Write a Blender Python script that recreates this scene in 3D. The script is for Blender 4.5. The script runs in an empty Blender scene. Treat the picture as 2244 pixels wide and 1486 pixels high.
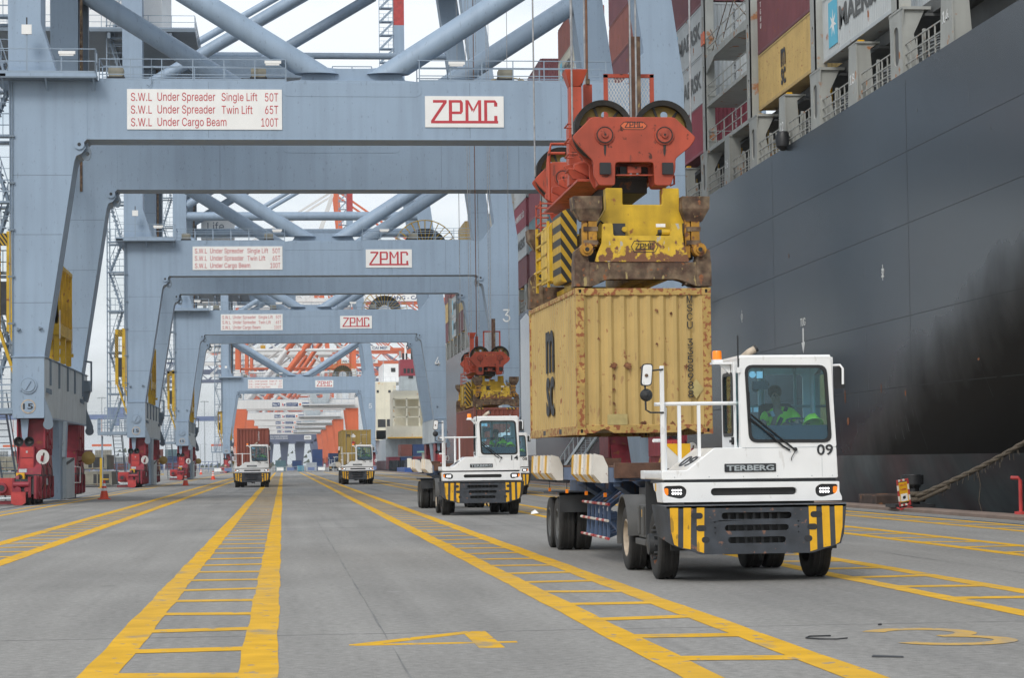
import bpy, bmesh, math, random
from mathutils import Vector, Matrix
from mathutils.geometry import tessellate_polygon
random.seed(7)
S = bpy.context.scene
COL = S.collection
R = math.radians
# ---------------------------------------------------------------- camera, sky, sun, exposure
CAM_H = 1.75
cd = bpy.data.cameras.new('camera'); cam = bpy.data.objects.new('camera', cd); COL.objects.link(cam)
F, YAW, PITCH, ROLL = 5000.0, math.atan(504.2/5000), math.atan(268/5000), 0.012
fw = Vector((math.sin(YAW)*math.cos(PITCH), math.cos(YAW)*math.cos(PITCH), math.sin(PITCH)))
rt = Vector((math.cos(YAW), -math.sin(YAW), 0)); up = rt.cross(fw)
rr = rt*math.cos(ROLL) - up*math.sin(ROLL); uu = up*math.cos(ROLL) + rt*math.sin(ROLL)
cam.matrix_world = Matrix(((rr.x, uu.x, -fw.x, 0), (rr.y, uu.y, -fw.y, 0), (rr.z, uu.z, -fw.z, CAM_H), (0, 0, 0, 1)))
cd.sensor_width = 36; cd.lens = 36*F/2244; cd.clip_start = 0.5; cd.clip_end = 20000
S.camera = cam
S.view_settings.view_transform = 'Standard'; S.view_settings.look = 'None'
S.view_settings.exposure = 0.0; S.view_settings.gamma = 1.0
SUN_EL, SUN_AZ = R(40), R(207)          # behind the camera, through thin overcast
w = bpy.data.worlds.new('World'); S.world = w; w.use_nodes = True
nt = w.node_tree; nt.nodes.clear()
def nd(t, **k):
    n = nt.nodes.new(t)
    for a, b in k.items(): setattr(n, a, b)
    return n
sky = nd('ShaderNodeTexSky', sky_type='NISHITA', sun_disc=False, sun_elevation=SUN_EL, sun_rotation=SUN_AZ)
sky.air_density = 1.0; sky.dust_density = 3.0; sky.ozone_density = 1.0
b1 = nd('ShaderNodeBackground'); b1.inputs[1].default_value = 0.15
b2 = nd('ShaderNodeBackground'); b2.inputs[0].default_value = (0.90, 0.955, 1.0, 1); b2.inputs[1].default_value = 1.12
tc = nd('ShaderNodeTexCoord'); mp = nd('ShaderNodeMapping'); mp.inputs[3].default_value = (1, 1, 3.2)
nz = nd('ShaderNodeTexNoise'); nz.inputs['Scale'].default_value = 4.5; nz.inputs['Detail'].default_value = 7; nz.inputs['Roughness'].default_value = 0.55
cr = nd('ShaderNodeMapRange'); cr.inputs[1].default_value = 0.36; cr.inputs[2].default_value = 0.62; cr.inputs[3].default_value = 0.38; cr.inputs[4].default_value = 1.0
mx = nd('ShaderNodeMixShader'); ou = nd('ShaderNodeOutputWorld')
L = nt.links.new
L(tc.outputs['Generated'], mp.inputs[0]); L(mp.outputs[0], nz.inputs['Vector']); L(nz.outputs[0], cr.inputs[0]); L(cr.outputs[0], mx.inputs[0])
sx = nd('ShaderNodeSeparateXYZ'); gz = nd('ShaderNodeMapRange'); gz.inputs[1].default_value = 0.0; gz.inputs[2].default_value = 0.9; gz.inputs[3].default_value = 1.0; gz.inputs[4].default_value = 1.55
L(tc.outputs['Generated'], sx.inputs[0]); L(sx.outputs[2], gz.inputs[0]); L(gz.outputs[0], b2.inputs[1])   # overcast sky: brighter overhead than at the horizon
L(sky.outputs[0], b1.inputs[0]); L(b1.outputs[0], mx.inputs[1]); L(b2.outputs[0], mx.inputs[2]); L(mx.outputs[0], ou.inputs[0])
sd = bpy.data.lights.new('sun', 'SUN'); sd.energy = 1.5; sd.angle = R(16); sd.color = (1.0, 0.965, 0.91)
sun = bpy.data.objects.new('sun', sd); COL.objects.link(sun)
sun.rotation_euler = (R(90)-SUN_EL, 0, math.pi-SUN_AZ)   # placed so that light comes from azimuth 218 (clockwise from +Y)
sv = Vector((math.sin(SUN_AZ)*math.cos(SUN_EL), math.cos(SUN_AZ)*math.cos(SUN_EL), math.sin(SUN_EL)))
sun.rotation_euler = sv.to_track_quat('Z', 'Y').to_euler(); sun.location = sv*60
# ---------------------------------------------------------------- helpers
class MB:
    def __init__(s): s.v = []; s.f = []; s.mi = []; s.mats = []; s.cur = 0
    def use(s, m):
        if m not in s.mats: s.mats.append(m)
        s.cur = s.mats.index(m); return s
    def add(s, vs, fs):
        o = len(s.v); s.v += [tuple(v) for v in vs]
        s.f += [tuple(i+o for i in f) for f in fs]; s.mi += [s.cur]*len(fs); return s
    def hexa(s, b, t):
        return s.add(list(b)+list(t), [(3, 2, 1, 0), (4, 5, 6, 7), (0, 1, 5, 4), (1, 2, 6, 5), (2, 3, 7, 6), (3, 0, 4, 7)])
    def box(s, x0, x1, y0, y1, z0, z1):
        return s.hexa([(x0, y0, z0), (x1, y0, z0), (x1, y1, z0), (x0, y1, z0)], [(x0, y0, z1), (x1, y0, z1), (x1, y1, z1), (x0, y1, z1)])
    def bar(s, p, q, w, h=None, upv=(0, 0, 1)):
        h = h or w; p, q = Vector(p), Vector(q); d = (q-p)
        if d.length < 1e-6: return s
        d.normalize(); u = Vector(upv)
        if abs(d.dot(u)) > .98: u = Vector((0, 1, 0))
        a = d.cross(u).normalized(); b = a.cross(d)
        c = [a*(-w/2)+b*(-h/2), a*(w/2)+b*(-h/2), a*(w/2)+b*(h/2), a*(-w/2)+b*(h/2)]
        return s.hexa([p+k for k in c], [q+k for k in c])
    def pipe(s, pts, r, n=8, r2=None, cap=True):
        pts = [Vector(p) for p in pts]; m = len(pts); rings = []
        d0 = (pts[1]-pts[0]).normalized()
        a = d0.cross(Vector((0, 0, 1)))
        if a.length < .05: a = d0.cross(Vector((0, 1, 0)))
        a.normalize()
        for i in range(m):
            d = (pts[min(i+1, m-1)]-pts[max(i-1, 0)]).normalized()
            a = (a-d*a.dot(d)).normalized(); b = d.cross(a)
            rad = r if r2 is None else r+(r2-r)*i/(m-1)
            rings += [pts[i]+(a*math.cos(2*math.pi*k/n)+b*math.sin(2*math.pi*k/n))*rad for k in range(n)]
        fs = [(i*n+k, i*n+(k+1) % n, (i+1)*n+(k+1) % n, (i+1)*n+k) for i in range(m-1) for k in range(n)]
        if cap: fs += [tuple(range(n-1, -1, -1)), tuple((m-1)*n+k for k in range(n))]
        return s.add(rings, fs)
    def cut_tube(s, p, q, r, zcut, n=20, cap=None):
        """tube from p to q whose p end is sawn off level at height zcut"""
        p, q = Vector(p), Vector(q); d = (q-p).normalized(); a = d.cross(Vector((0, 0, 1))).normalized(); b = d.cross(a); A = []; B = []
        for k in range(n):
            o = a*(r*math.cos(2*math.pi*k/n))+b*(r*math.sin(2*math.pi*k/n)); t = (zcut-(p+o).z)/d.z; A.append(p+o+d*t); B.append(q+o)
        s.add(A+B, [(k, (k+1) % n, n+(k+1) % n, n+k) for k in range(n)]+[tuple(range(n, 2*n))]); m0 = s.mats[s.cur]
        if cap: s.use(cap)
        s.add(A, [tuple(range(n))]); return s.use(m0)
    def tube(s, p, q, r, n=12, r2=None): return s.pipe([p, q], r, n, r2)
    def prism(s, poly, ax, a, b):
        n = len(poly)
        def P3(u, v, t): return (t, u, v) if ax == 'x' else (u, t, v) if ax == 'y' else (u, v, t)
        vs = [P3(u, v, a) for u, v in poly]+[P3(u, v, b) for u, v in poly]
        return s.add(vs, [tuple(range(n-1, -1, -1)), tuple(range(n, 2*n))]+[(i, (i+1) % n, n+(i+1) % n, n+i) for i in range(n)])
    def plate(s, outer, holes, ax, a, b):
        loops = [outer]+holes; flat = [p for l in loops for p in l]; n = len(flat)
        tri = tessellate_polygon([[Vector((p[0], p[1], 0)) for p in l] for l in loops])
        def P3(u, v, t): return (t, u, v) if ax == 'x' else (u, t, v) if ax == 'y' else (u, v, t)
        vs = [P3(*p, a) for p in flat]+[P3(*p, b) for p in flat]
        fs = [tuple(t) for t in tri]+[tuple(i+n for i in reversed(t)) for t in tri]; o = 0
        for l in loops:
            k = len(l); fs += [(o+i, o+(i+1) % k, n+o+(i+1) % k, n+o+i) for i in range(k)]; o += k
        return s.add(vs, fs)
    def lathe(s, prof, c, ax, n=20, closed=False):
        c = Vector(c); vs = []; m = len(prof)
        for i in range(n):
            t = 2*math.pi*i/n; co, si = math.cos(t), math.sin(t)
            for r, h in prof:
                o = (h, r*co, r*si) if ax == 'x' else (r*co, h, r*si) if ax == 'y' else (r*co, r*si, h)
                vs.append(c+Vector(o))
        fs = [(i*m+j, i*m+j+1, ((i+1) % n)*m+j+1, ((i+1) % n)*m+j) for i in range(n) for j in range(m-1)]
        if closed: fs += [(i*m+m-1, i*m, ((i+1) % n)*m, ((i+1) % n)*m+m-1) for i in range(n)]
        return s.add(vs, fs)
    def disc(s, c, r, ax, t, n=20):
        return s.lathe([(0.0001, -t/2), (r, -t/2), (r, t/2), (0.0001, t/2)], c, ax, n)
    def ball(s, c, r, n=12, sc=(1, 1, 1)):
        c = Vector(c); m = n//2+1; vs = []
        for i in range(n):
            for j in range(m):
                ph = math.pi*j/(m-1); t = 2*math.pi*i/n
                vs.append(c+Vector((r*sc[0]*math.sin(ph)*math.cos(t), r*sc[1]*math.sin(ph)*math.sin(t), r*sc[2]*math.cos(ph))))
        return s.add(vs, [(i*m+j, i*m+j+1, ((i+1) % n)*m+j+1, ((i+1) % n)*m+j) for i in range(n) for j in range(m-1)])
    def mesh(s, me, M, mat=None):
        if mat: s.use(mat)
        return s.add([M @ v.co for v in me.vertices], [tuple(p.vertices) for p in me.polygons])
    def build(s, name, parent=None, loc=(0, 0, 0), bevel=0, smooth=0.6, merge=True):
        me = bpy.data.meshes.new(name); me.from_pydata(s.v, [], s.f)
        for m in s.mats: me.materials.append(m)
        for p, i in zip(me.polygons, s.mi): p.material_index = i
        bm = bmesh.new(); bm.from_mesh(me)
        bmesh.ops.recalc_face_normals(bm, faces=bm.faces); bm.to_mesh(me); bm.free()
        for p in me.polygons: p.use_smooth = True
        me.set_sharp_from_angle(angle=smooth)
        o = bpy.data.objects.new(name, me); COL.objects.link(o); o.location = loc
        if parent: o.parent = parent
        if bevel:
            bv = o.modifiers.new('bevel', 'BEVEL'); bv.width = bevel; bv.segments = 2; bv.limit_method = 'ANGLE'; bv.angle_limit = 0.7
        return o
def rrect(x0, x1, z0, z1, r, n=4):
    out = []
    for cx, cz, a0 in ((x1-r, z1-r, 0), (x0+r, z1-r, 90), (x0+r, z0+r, 180), (x1-r, z0+r, 270)):
        for i in range(n+1):
            a = R(a0+90*i/n); out.append((cx+r*math.cos(a), cz+r*math.sin(a)))
    return out
def rpoly(pts, r, n=4):
    out = []; m = len(pts)
    for i in range(m):
        p = Vector(pts[i]); a = (Vector(pts[i-1])-p); b = (Vector(pts[(i+1) % m])-p)
        q = min(r, a.length*.45, b.length*.45); a = p+a.normalized()*q; b = p+b.normalized()*q
        for k in range(n+1):
            t = k/n; v = a*(1-t)**2+p*2*t*(1-t)+b*t*t; out.append((v.x, v.y))
    return out
def circ(cx, cz, r, n=16): return [(cx+r*math.cos(2*math.pi*i/n), cz+r*math.sin(2*math.pi*i/n)) for i in range(n)]
def tag(o, label=None, cat=None, group=None, kind=None):
    if label: o['label'] = label
    if cat: o['category'] = cat
    if group: o['group'] = group
    if kind: o['kind'] = kind
    return o
def thing(name, label, cat, loc=(0, 0, 0), group=None, rz=0):
    o = bpy.data.objects.new(name, None); COL.objects.link(o); o.location = loc; o.rotation_euler = (0, 0, rz); o.empty_display_size = .3
    return tag(o, label, cat, group)
def kids(o): return [c for c in ALLC.get(o.name, [])] if False else list(o.children)
def copy_tree(o, loc=None, parent=None, skip=()):
    c = o.copy(); COL.objects.link(c)
    if parent: c.parent = parent
    if loc is not None: c.location = loc
    for ch in kids(o):
        if ch.name.split('.')[0] not in skip: copy_tree(ch, None, c, skip)
    return c
# ---------------------------------------------------------------- materials
def mat(name, col, rough=.6, metal=0, spec=.5, var=.18, vs=1.5, streak=0, rust=0, rustcol=(.16, .06, .025), rs=3.0, bump=0, bs=20, alt=None, coat=0, emit=0, chips=0, chipcol=(.04, .03, .025), rz=None):
    m = bpy.data.materials.new(name); m.use_nodes = True; t = m.node_tree; N = t.nodes.new; K = t.links.new
    b = t.nodes['Principled BSDF']; b.inputs['Roughness'].default_value = rough; b.inputs['Metallic'].default_value = metal
    b.inputs['Specular IOR Level'].default_value = spec
    if coat: b.inputs['Coat Weight'].default_value = coat; b.inputs['Coat Roughness'].default_value = .12
    col = tuple(col)+(1,)
    tcn = N('ShaderNodeTexCoord')
    def noise(scale, det=4, mapping=None):
        n = N('ShaderNodeTexNoise'); n.inputs['Scale'].default_value = scale; n.inputs['Detail'].default_value = det
        if mapping:
            g = N('ShaderNodeMapping'); g.inputs[3].default_value = mapping; K(tcn.outputs['Object'], g.inputs[0]); K(g.outputs[0], n.inputs['Vector'])
        else: K(tcn.outputs['Object'], n.inputs['Vector'])
        return n.outputs[0]
    def rng(src, a, bb, c, d):
        n = N('ShaderNodeMapRange'); n.inputs[1].default_value = a; n.inputs[2].default_value = bb; n.inputs[3].default_value = c; n.inputs[4].default_value = d
        K(src, n.inputs[0]); return n.outputs[0]
    def mix(fac, a, bb, typ='MIX'):
        n = N('ShaderNodeMix'); n.data_type = 'RGBA'; n.blend_type = typ
        for s_, v in ((0, fac), (6, a), (7, bb)):
            if isinstance(v, (tuple, float, int)): n.inputs[s_].default_value = v
            else: K(v, n.inputs[s_])
        return n.outputs[2]
    c = col
    if alt: c = mix(rng(noise(vs*.6, 5), .4, .6, 0, 1), c, tuple(alt)+(1,))
    if var:
        g = rng(noise(vs, 6), .3, .7, 1-var, 1+var*.6)
        cc = N('ShaderNodeCombineColor'); [K(g, cc.inputs[i]) for i in range(3)]
        c = mix(1.0, c, cc.outputs[0], 'MULTIPLY')
    if streak:
        g = rng(noise(1.0, 5, (2.2, 2.2, .12)), .45, .75, 0, streak)
        c = mix(g, c, tuple(x*.45 for x in col[:3])+(1,))
    if chips:
        g = rng(noise(9, 6, (1, 1, .35)), .64, .67, 0, chips)
        c = mix(g, c, tuple(chipcol)+(1,))
    if rust:
        rn_ = noise(rs, 8)
        if rz:                                  # wear that grows towards the lower, scraped edge
            sz_ = N('ShaderNodeSeparateXYZ'); K(tcn.outputs['Object'], sz_.inputs[0]); g_ = rng(sz_.outputs[2], rz[0], rz[1], -.10, .16); ad = N('ShaderNodeMath'); K(rn_, ad.inputs[0]); K(g_, ad.inputs[1]); rn_ = ad.outputs[0]
        a1 = rng(rn_, .66-rust*.3, .72-rust*.3, 0, 1)
        rc = mix(noise(rs*6, 3), tuple(rustcol)+(1,), tuple(x*2.1 for x in rustcol)+(1,))
        c = mix(a1, c, rc)
        rg = rng(a1, 0, 1, rough, .9); K(rg, b.inputs['Roughness'])
    if isinstance(c, tuple): b.inputs['Base Color'].default_value = c
    else: K(c, b.inputs['Base Color'])
    if bump:
        bn = N('ShaderNodeBump'); bn.inputs['Strength'].default_value = bump; bn.inputs['Distance'].default_value = .02
        K(noise(bs, 6), bn.inputs['Height']); K(bn.outputs[0], b.inputs['Normal'])
    if emit:
        b.inputs['Emission Color'].default_value = col; b.inputs['Emission Strength'].default_value = emit
    return m
def stripes(name, c1, c2, scale, rot, rough=.6, duty=.5, rust=0):
    m = bpy.data.materials.new(name); m.use_nodes = True; t = m.node_tree; N = t.nodes.new; K = t.links.new
    b = t.nodes['Principled BSDF']; b.inputs['Roughness'].default_value = rough
    tcn = N('ShaderNodeTexCoord'); g = N('ShaderNodeMapping'); g.inputs[2].default_value = rot; wv = N('ShaderNodeTexWave'); wv.inputs['Scale'].default_value = scale; wv.inputs['Distortion'].default_value = 0
    K(tcn.outputs['Object'], g.inputs[0]); K(g.outputs[0], wv.inputs['Vector'])
    r_ = N('ShaderNodeMath'); r_.operation = 'GREATER_THAN'; r_.inputs[1].default_value = duty; K(wv.outputs['Fac'], r_.inputs[0])
    n = N('ShaderNodeTexNoise'); n.inputs['Scale'].default_value = 6; n.inputs['Detail'].default_value = 5; K(tcn.outputs['Object'], n.inputs['Vector'])
    mx = N('ShaderNodeMix'); mx.data_type = 'RGBA'; K(r_.outputs[0], mx.inputs[0]); mx.inputs[6].default_value = tuple(c1)+(1,); mx.inputs[7].default_value = tuple(c2)+(1,)
    m2 = N('ShaderNodeMix'); m2.data_type = 'RGBA'; m2.blend_type = 'MULTIPLY'; m2.inputs[0].default_value = .5; K(mx.outputs[2], m2.inputs[6]); K(n.outputs[0], m2.inputs[7]); 
    K(m2.outputs[2], b.inputs['Base Color']); return m
def glass(name, tint, refl=1.0):
    m = bpy.data.materials.new(name); m.use_nodes = True; t = m.node_tree; t.nodes.clear(); N = t.nodes.new; K = t.links.new
    tr = N('ShaderNodeBsdfTransparent'); tr.inputs[0].default_value = tuple(tint)+(1,)
    gl = N('ShaderNodeBsdfGlossy'); gl.inputs['Roughness'].default_value = .02; gl.inputs[0].default_value = (.92, 1, 1, 1)
    fr = N('ShaderNodeFresnel'); fr.inputs[0].default_value = 1.5
    ml = N('ShaderNodeMath'); ml.operation = 'MULTIPLY_ADD'; ml.inputs[1].default_value = refl; ml.inputs[2].default_value = .03; K(fr.outputs[0], ml.inputs[0])
    mx = N('ShaderNodeMixShader'); K(ml.outputs[0], mx.inputs[0]); K(tr.outputs[0], mx.inputs[1]); K(gl.outputs[0], mx.inputs[2])
    o = N('ShaderNodeOutputMaterial'); K(mx.outputs[0], o.inputs[0]); return m
M = dict(
 crane=mat('crane_paint', (.268, .352, .455), .5, var=.08, vs=.3, streak=.24, spec=.4, chips=.35, chipcol=(.12, .15, .18)),
 crane_dk=mat('crane_paint_dark', (.15, .195, .245), .55, var=.1, vs=.6, streak=.15),
 rail=mat('rail_grey', (.24, .31, .39), .55, var=.1),
 bright_grey=mat('brightened_grey', (.50, .555, .585), .6, var=.12, vs=.8, streak=.3, chips=.3),  # weathered grey lifted further so the sill sides look lit; other pale parts share it
 red=mat('bogie_red', (.25, .022, .038), .5, var=.3, vs=2.5, streak=.3, rust=.12, rs=4),
 red_br=mat('buffer_red', (.42, .042, .04), .5, var=.25, vs=3, chips=.4),
 yellow=mat('crane_yellow', (.58, .36, .015), .55, var=.2, vs=2, streak=.2, rust=.08),
 white=mat('white_paint', (.84, .85, .85), .45, var=.06, vs=1.0),
 sign=mat('sign_white', (.78, .78, .76), .5, var=.04, streak=.06),
 signred=mat('sign_red', (.48, .035, .05), .55, var=.12, vs=3),
 ink=mat('black_lettering', (.018, .02, .024), .6, var=.1),
 inkw=mat('white_lettering', (.72, .74, .74), .6, var=.1),
 rubber=mat('tyre_rubber', (.022, .021, .02), .82, var=.35, vs=5, bump=.3, bs=40),
 black=mat('black_plastic', (.013, .014, .016), .5, var=.25, vs=4),
 dark=mat('dark_steel', (.03, .033, .037), .6, var=.35, vs=3, rust=.06),
 bumper=mat('bumper_paint', (.038, .045, .056), .5, var=.4, vs=4, rust=.09, rustcol=(.13, .07, .05), rs=9, bump=.15, bs=14),
 byel=mat('bumper_yellow', (.72, .39, .008), .5, var=.18, vs=4, chips=.5),
 twhite=mat('tractor_white', (.79, .80, .80), .32, var=.07, vs=1.6, streak=.13, coat=.3, chips=.22, chipcol=(.30, .27, .22)),
 steel=mat('galvanised', (.42, .43, .43), .45, metal=.6, var=.2),
 cable=mat('wire_rope', (.34, .35, .36), .6, metal=.2, var=.3, vs=8),
 cablebr=mat('rusty_rope', (.16, .08, .045), .8, var=.3, vs=8),
 orange=mat('amber_lens', (.85, .22, .01), .25, var=.05, emit=.25),
 ledw=mat('led_lamp', (1, 1, 1), .3, var=0, emit=2.2),
 mirror=mat('mirror_glass', (.75, .77, .78), .05, metal=1, var=0),
 concrete=None,
 hb=mat('headblock_red', (.42, .066, .030), .55, var=.2, vs=2.0, streak=.6, rust=.05, rustcol=(.05, .02, .015), rs=6, chips=.5),
 hb2=mat('headblock_shaft', (.36, .06, .03), .6, var=.35, vs=6, rust=.2, rustcol=(.04, .02, .015), rs=9),
 sy=mat('spreader_yellow', (.60, .38, .014), .55, var=.3, vs=3, streak=.8, rust=.09, rs=4),
 syw=mat('spreader_worn', (.60, .39, .03), .65, var=.3, vs=4, rust=.40, rustcol=(.12, .055, .03), rs=7, chips=1.0, rz=(.98, .46), chipcol=(.42, .40, .34)),
 srust=mat('rusted_steel', (.085, .048, .032), .85, var=.55, vs=6, alt=(.19, .135, .085), bump=.3, bs=18, chips=.9, chipcol=(.36, .28, .12), rust=.15, rs=8),
 sheave=mat('sheave_olive', (.24, .16, .025), .6, var=.4, vs=6, rust=.15, rustcol=(.03, .02, .015)),
 grease=mat('grease_black', (.018, .016, .014), .45, var=.4, vs=8),
 mscy=mat('container_yellow', (.485, .338, .122), .6, var=.12, vs=1.2, streak=.3, rust=.02, rustcol=(.17, .065, .03), rs=7, chips=.5, chipcol=(.26, .13, .06)),
 mscy2=mat('container_yellow_frame', (.44, .29, .085), .65, var=.25, vs=4, rust=.5, rustcol=(.17, .06, .025), rs=11),
 brown=mat('container_brown', (.235, .065, .045), .6, var=.15, vs=1, streak=.2, rust=.08),
 maroon=mat('container_maroon', (.15, .042, .05), .6, var=.15, vs=.8, streak=.2, rust=.04),
 cred=mat('container_red', (.24, .03, .05), .6, var=.15, vs=.8, streak=.2),
 mk=mat('container_grey', (.42, .45, .46), .6, var=.08, vs=.8, streak=.18, rust=.07, rs=1.5),
 mkl=mat('container_pale', (.50, .48, .40), .6, var=.08, vs=.8, streak=.15, rust=.05),
 blue=mat('container_blue', (.02, .055, .17), .55, var=.2, vs=1),
 teal=mat('container_teal', (.12, .22, .25), .6, var=.15),
 gold=mat('container_gold', (.36, .25, .065), .6, var=.15, vs=1, streak=.2, rust=.06),
 starb=mat('star_panel', (.10, .45, .62), .5, var=.06),
 tblue=mat('trailer_blue', (.085, .135, .24), .6, var=.25, vs=2, streak=.2, rust=.17, rustcol=(.12, .075, .055), rs=4),
 trust=mat('trailer_rust', (.11, .055, .035), .85, var=.5, vs=5, bump=.3),
 gw=mat('guide_white', (.66, .63, .57), .6, var=.12, vs=4, rust=.10, rs=8),
 gy=mat('guide_yellow', (.66, .36, .02), .6, var=.15, vs=4, rust=.08, rs=8),
 hull=mat('hull_paint', (.018, .023, .029), .25, var=.3, vs=.16, streak=.5, spec=.68, bump=.10, bs=.3),
ship=mat('ship_grey', (.33, .34, .32), .6, var=.12, vs=1, streak=.25, rust=.12, rustcol=(.22, .10, .045), rs=1.6),
 shipdk=mat('ship_shadow_grey', (.10, .105, .105), .7, var=.2, vs=1),
 cream=mat('ship_cream', (.78, .73, .58), .6, var=.1, vs=.3, streak=.15, rust=.09, rustcol=(.40, .22, .08), rs=.5),
 funnel=mat('funnel_red', (.36, .05, .07), .6, var=.1),
 rworange=mat('crane_orange', (.62, .13, .045), .55, var=.12, vs=.3, streak=.15),
 rwwhite=mat('crane_white', (.66, .66, .65), .55, var=.08, vs=.3, streak=.2),
 navy=mat('crane_navy', (.085, .105, .175), .6, var=.12, vs=.3),
 yblue=mat('yard_crane_blue', (.13, .18, .33), .6, var=.15, vs=.4),
 hatch=mat('hatch_cover_grey', (.28, .27, .22), .75, var=.3, vs=1.5, streak=.5, rust=.06),
 rope=mat('rope_fibre', (.115, .093, .068), .95, var=.5, vs=30, bump=.8, bs=60),
 cone=mat('cone_orange', (.72, .07, .025), .5, var=.1),
 pole=mat('pole_grey', (.36, .40, .42), .5, var=.1),
 skin=mat('skin', (.36, .20, .14), .55, var=.08),
 hair=mat('hair', (.012, .010, .010), .6, var=.2),
 vest=mat('hi_vis_shirt', (.42, .78, .05), .7, var=.12, vs=6),
 helmet=mat('helmet_lime', (.48, .72, .06), .35, var=.05),
 strap=mat('belt_navy', (.02, .025, .04), .8, var=.1),
 seat=mat('seat_dark', (.03, .035, .04), .8, var=.2),
 dash=mat('dash_grey', (.045, .055, .065), .6, var=.15),
 interior=mat('cab_interior', (.34, .38, .38), .7, var=.1),
 paper=mat('paper_white', (.8, .8, .78), .8, var=.05),
 glass=glass('windscreen_glass', (.70, .90, 1.0), .38),
 glass2=glass('side_glass', (.5, .72, .74), .8),
 strp=stripes('hazard_stripe', (.62, .38, .02), (.02, .02, .02), 2.1, (0, R(35), 0)),
 cope=mat('cope_concrete', (.20, .145, .115), .9, var=.25, vs=1.0, bump=.3, bs=8),
 fender=mat('fender_rubber', (.05, .032, .025), .9, var=.5, vs=3, rust=.35, rustcol=(.12, .05, .02), rs=2),
 grn=mat('roof_green', (.20, .42, .34), .6, var=.1),
 tug=mat('tug_blue', (.03, .09, .30), .5, var=.15),
 chrome=mat('exhaust_steel', (.6, .6, .58), .3, metal=.9, var=.2),
 exh=mat('exhaust_tan', (.46, .38, .29), .6, var=.3, vs=8),
 box=mat('cargo_white', (.68, .72, .76), .7, var=.1),
)
def sheet_material(name, kind, faded=0.0):
    m = bpy.data.materials.new(name); m.use_nodes = True; t = m.node_tree; N = t.nodes.new; K = t.links.new
    b = t.nodes['Principled BSDF']; b.inputs['Roughness'].default_value = .9; b.inputs['Specular IOR Level'].default_value = .25
    tcn = N('ShaderNodeTexCoord')
    def noise(scale, det, mp=None):
        n = N('ShaderNodeTexNoise'); n.inputs['Scale'].default_value = scale; n.inputs['Detail'].default_value = det
        g = N('ShaderNodeMapping'); g.inputs[3].default_value = mp or (1, 1, 1); K(tcn.outputs['Object'], g.inputs[0]); K(g.outputs[0], n.inputs['Vector']); return n.outputs[0]
    def rng(src, a, bb, c, d):
        n = N('ShaderNodeMapRange'); n.inputs[1].default_value = a; n.inputs[2].default_value = bb; n.inputs[3].default_value = c; n.inputs[4].default_value = d
        K(src, n.inputs[0]); return n.outputs[0]
    def mul(a, bb):
        n = N('ShaderNodeMath'); n.operation = 'MULTIPLY'; K(a, n.inputs[0]); K(bb, n.inputs[1]); return n.outputs[0]
    def mix(fac, a, bb):
        n = N('ShaderNodeMix'); n.data_type = 'RGBA'
        for s_, v in ((0, fac), (6, a), (7, bb)):
            if isinstance(v, (tuple, float)): n.inputs[s_].default_value = v
            else: K(v, n.inputs[s_])
        return n.outputs[2]
    if kind == 'concrete':
        v = mul(rng(noise(.35, 8, (1, .35, 1)), .3, .7, .84, 1.14), rng(noise(11, 5), .3, .7, .80, 1.18))
        v = mul(v, rng(noise(70, 3), .32, .68, .78, 1.2))
        v = mul(v, rng(noise(240, 2), .3, .7, .85, 1.15))
        v = mul(v, rng(noise(1.0, 5, (1.6, .05, 1)), .35, .7, 1.06, .90))     # tyre-worn streaks along the lanes
        cc = N('ShaderNodeMix'); cc.data_type = 'RGBA'; cc.blend_type = 'MULTIPLY'; cc.inputs[0].default_value = 1
        g = N('ShaderNodeCombineColor'); [K(v, g.inputs[i]) for i in range(3)]
        cc.inputs[6].default_value = (.242, .233, .218, 1); K(g.outputs[0], cc.inputs[7])
        c = mix(rng(noise(.22, 7, (1, .5, 1)), .58, .70, 0, .30), cc.outputs[2], (.17, .165, .16, 1))
        c = mix(rng(noise(1.1, 4, (1.3, .02, 1)), .57, .72, 0, .40), c, (.13, .128, .125, 1))      # rubber laid down along the lanes
        c = mix(rng(noise(.9, 3), .70, .76, 0, .45), c, (.10, .098, .095, 1))                      # oil drips
        c = mix(rng(noise(2.6, 6, (.5, 3.0, 1)), .60, .72, 0, .28), c, (.33, .325, .315, 1))       # broomed surface
        c = mix(rng(noise(1.7, 8, (1, .6, 1)), .66, .74, 0, .35), c, (.36, .35, .34, 1))
    else:
        v = rng(noise(2.2, 8), .3, .7, .84, 1.1)
        cc = N('ShaderNodeMix'); cc.data_type = 'RGBA'; cc.blend_type = 'MULTIPLY'; cc.inputs[0].default_value = 1
        g = N('ShaderNodeCombineColor'); [K(v, g.inputs[i]) for i in range(3)]
        cc.inputs[6].default_value = (.63, .35, .014, 1); K(g.outputs[0], cc.inputs[7])
        c = mix(rng(noise(1.3, 9, (1, .5, 1)), .60, .70, 0, .75), cc.outputs[2], (.27, .23, .15, 1))
        c = mix(rng(noise(6.0, 9, (1, .7, 1)), .62, .66, 0, .8), c, (.24, .22, .18, 1))
        c = mix(rng(noise(.05, 3, (0, 1, 1)), .5, .62, 0, .25), c, (.28, .25, .18, 1))
        if faded: c = mix(rng(noise(3.0, 8), .35, .65, faded*.6, min(1, faded*1.5)), c, (.25, .24, .22, 1))
    K(c, b.inputs['Base Color'])
    bn = N('ShaderNodeBump'); bn.inputs['Strength'].default_value = .35; bn.inputs['Distance'].default_value = .006
    K(noise(55, 5), bn.inputs['Height']); K(bn.outputs[0], b.inputs['Normal'])
    return m
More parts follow.
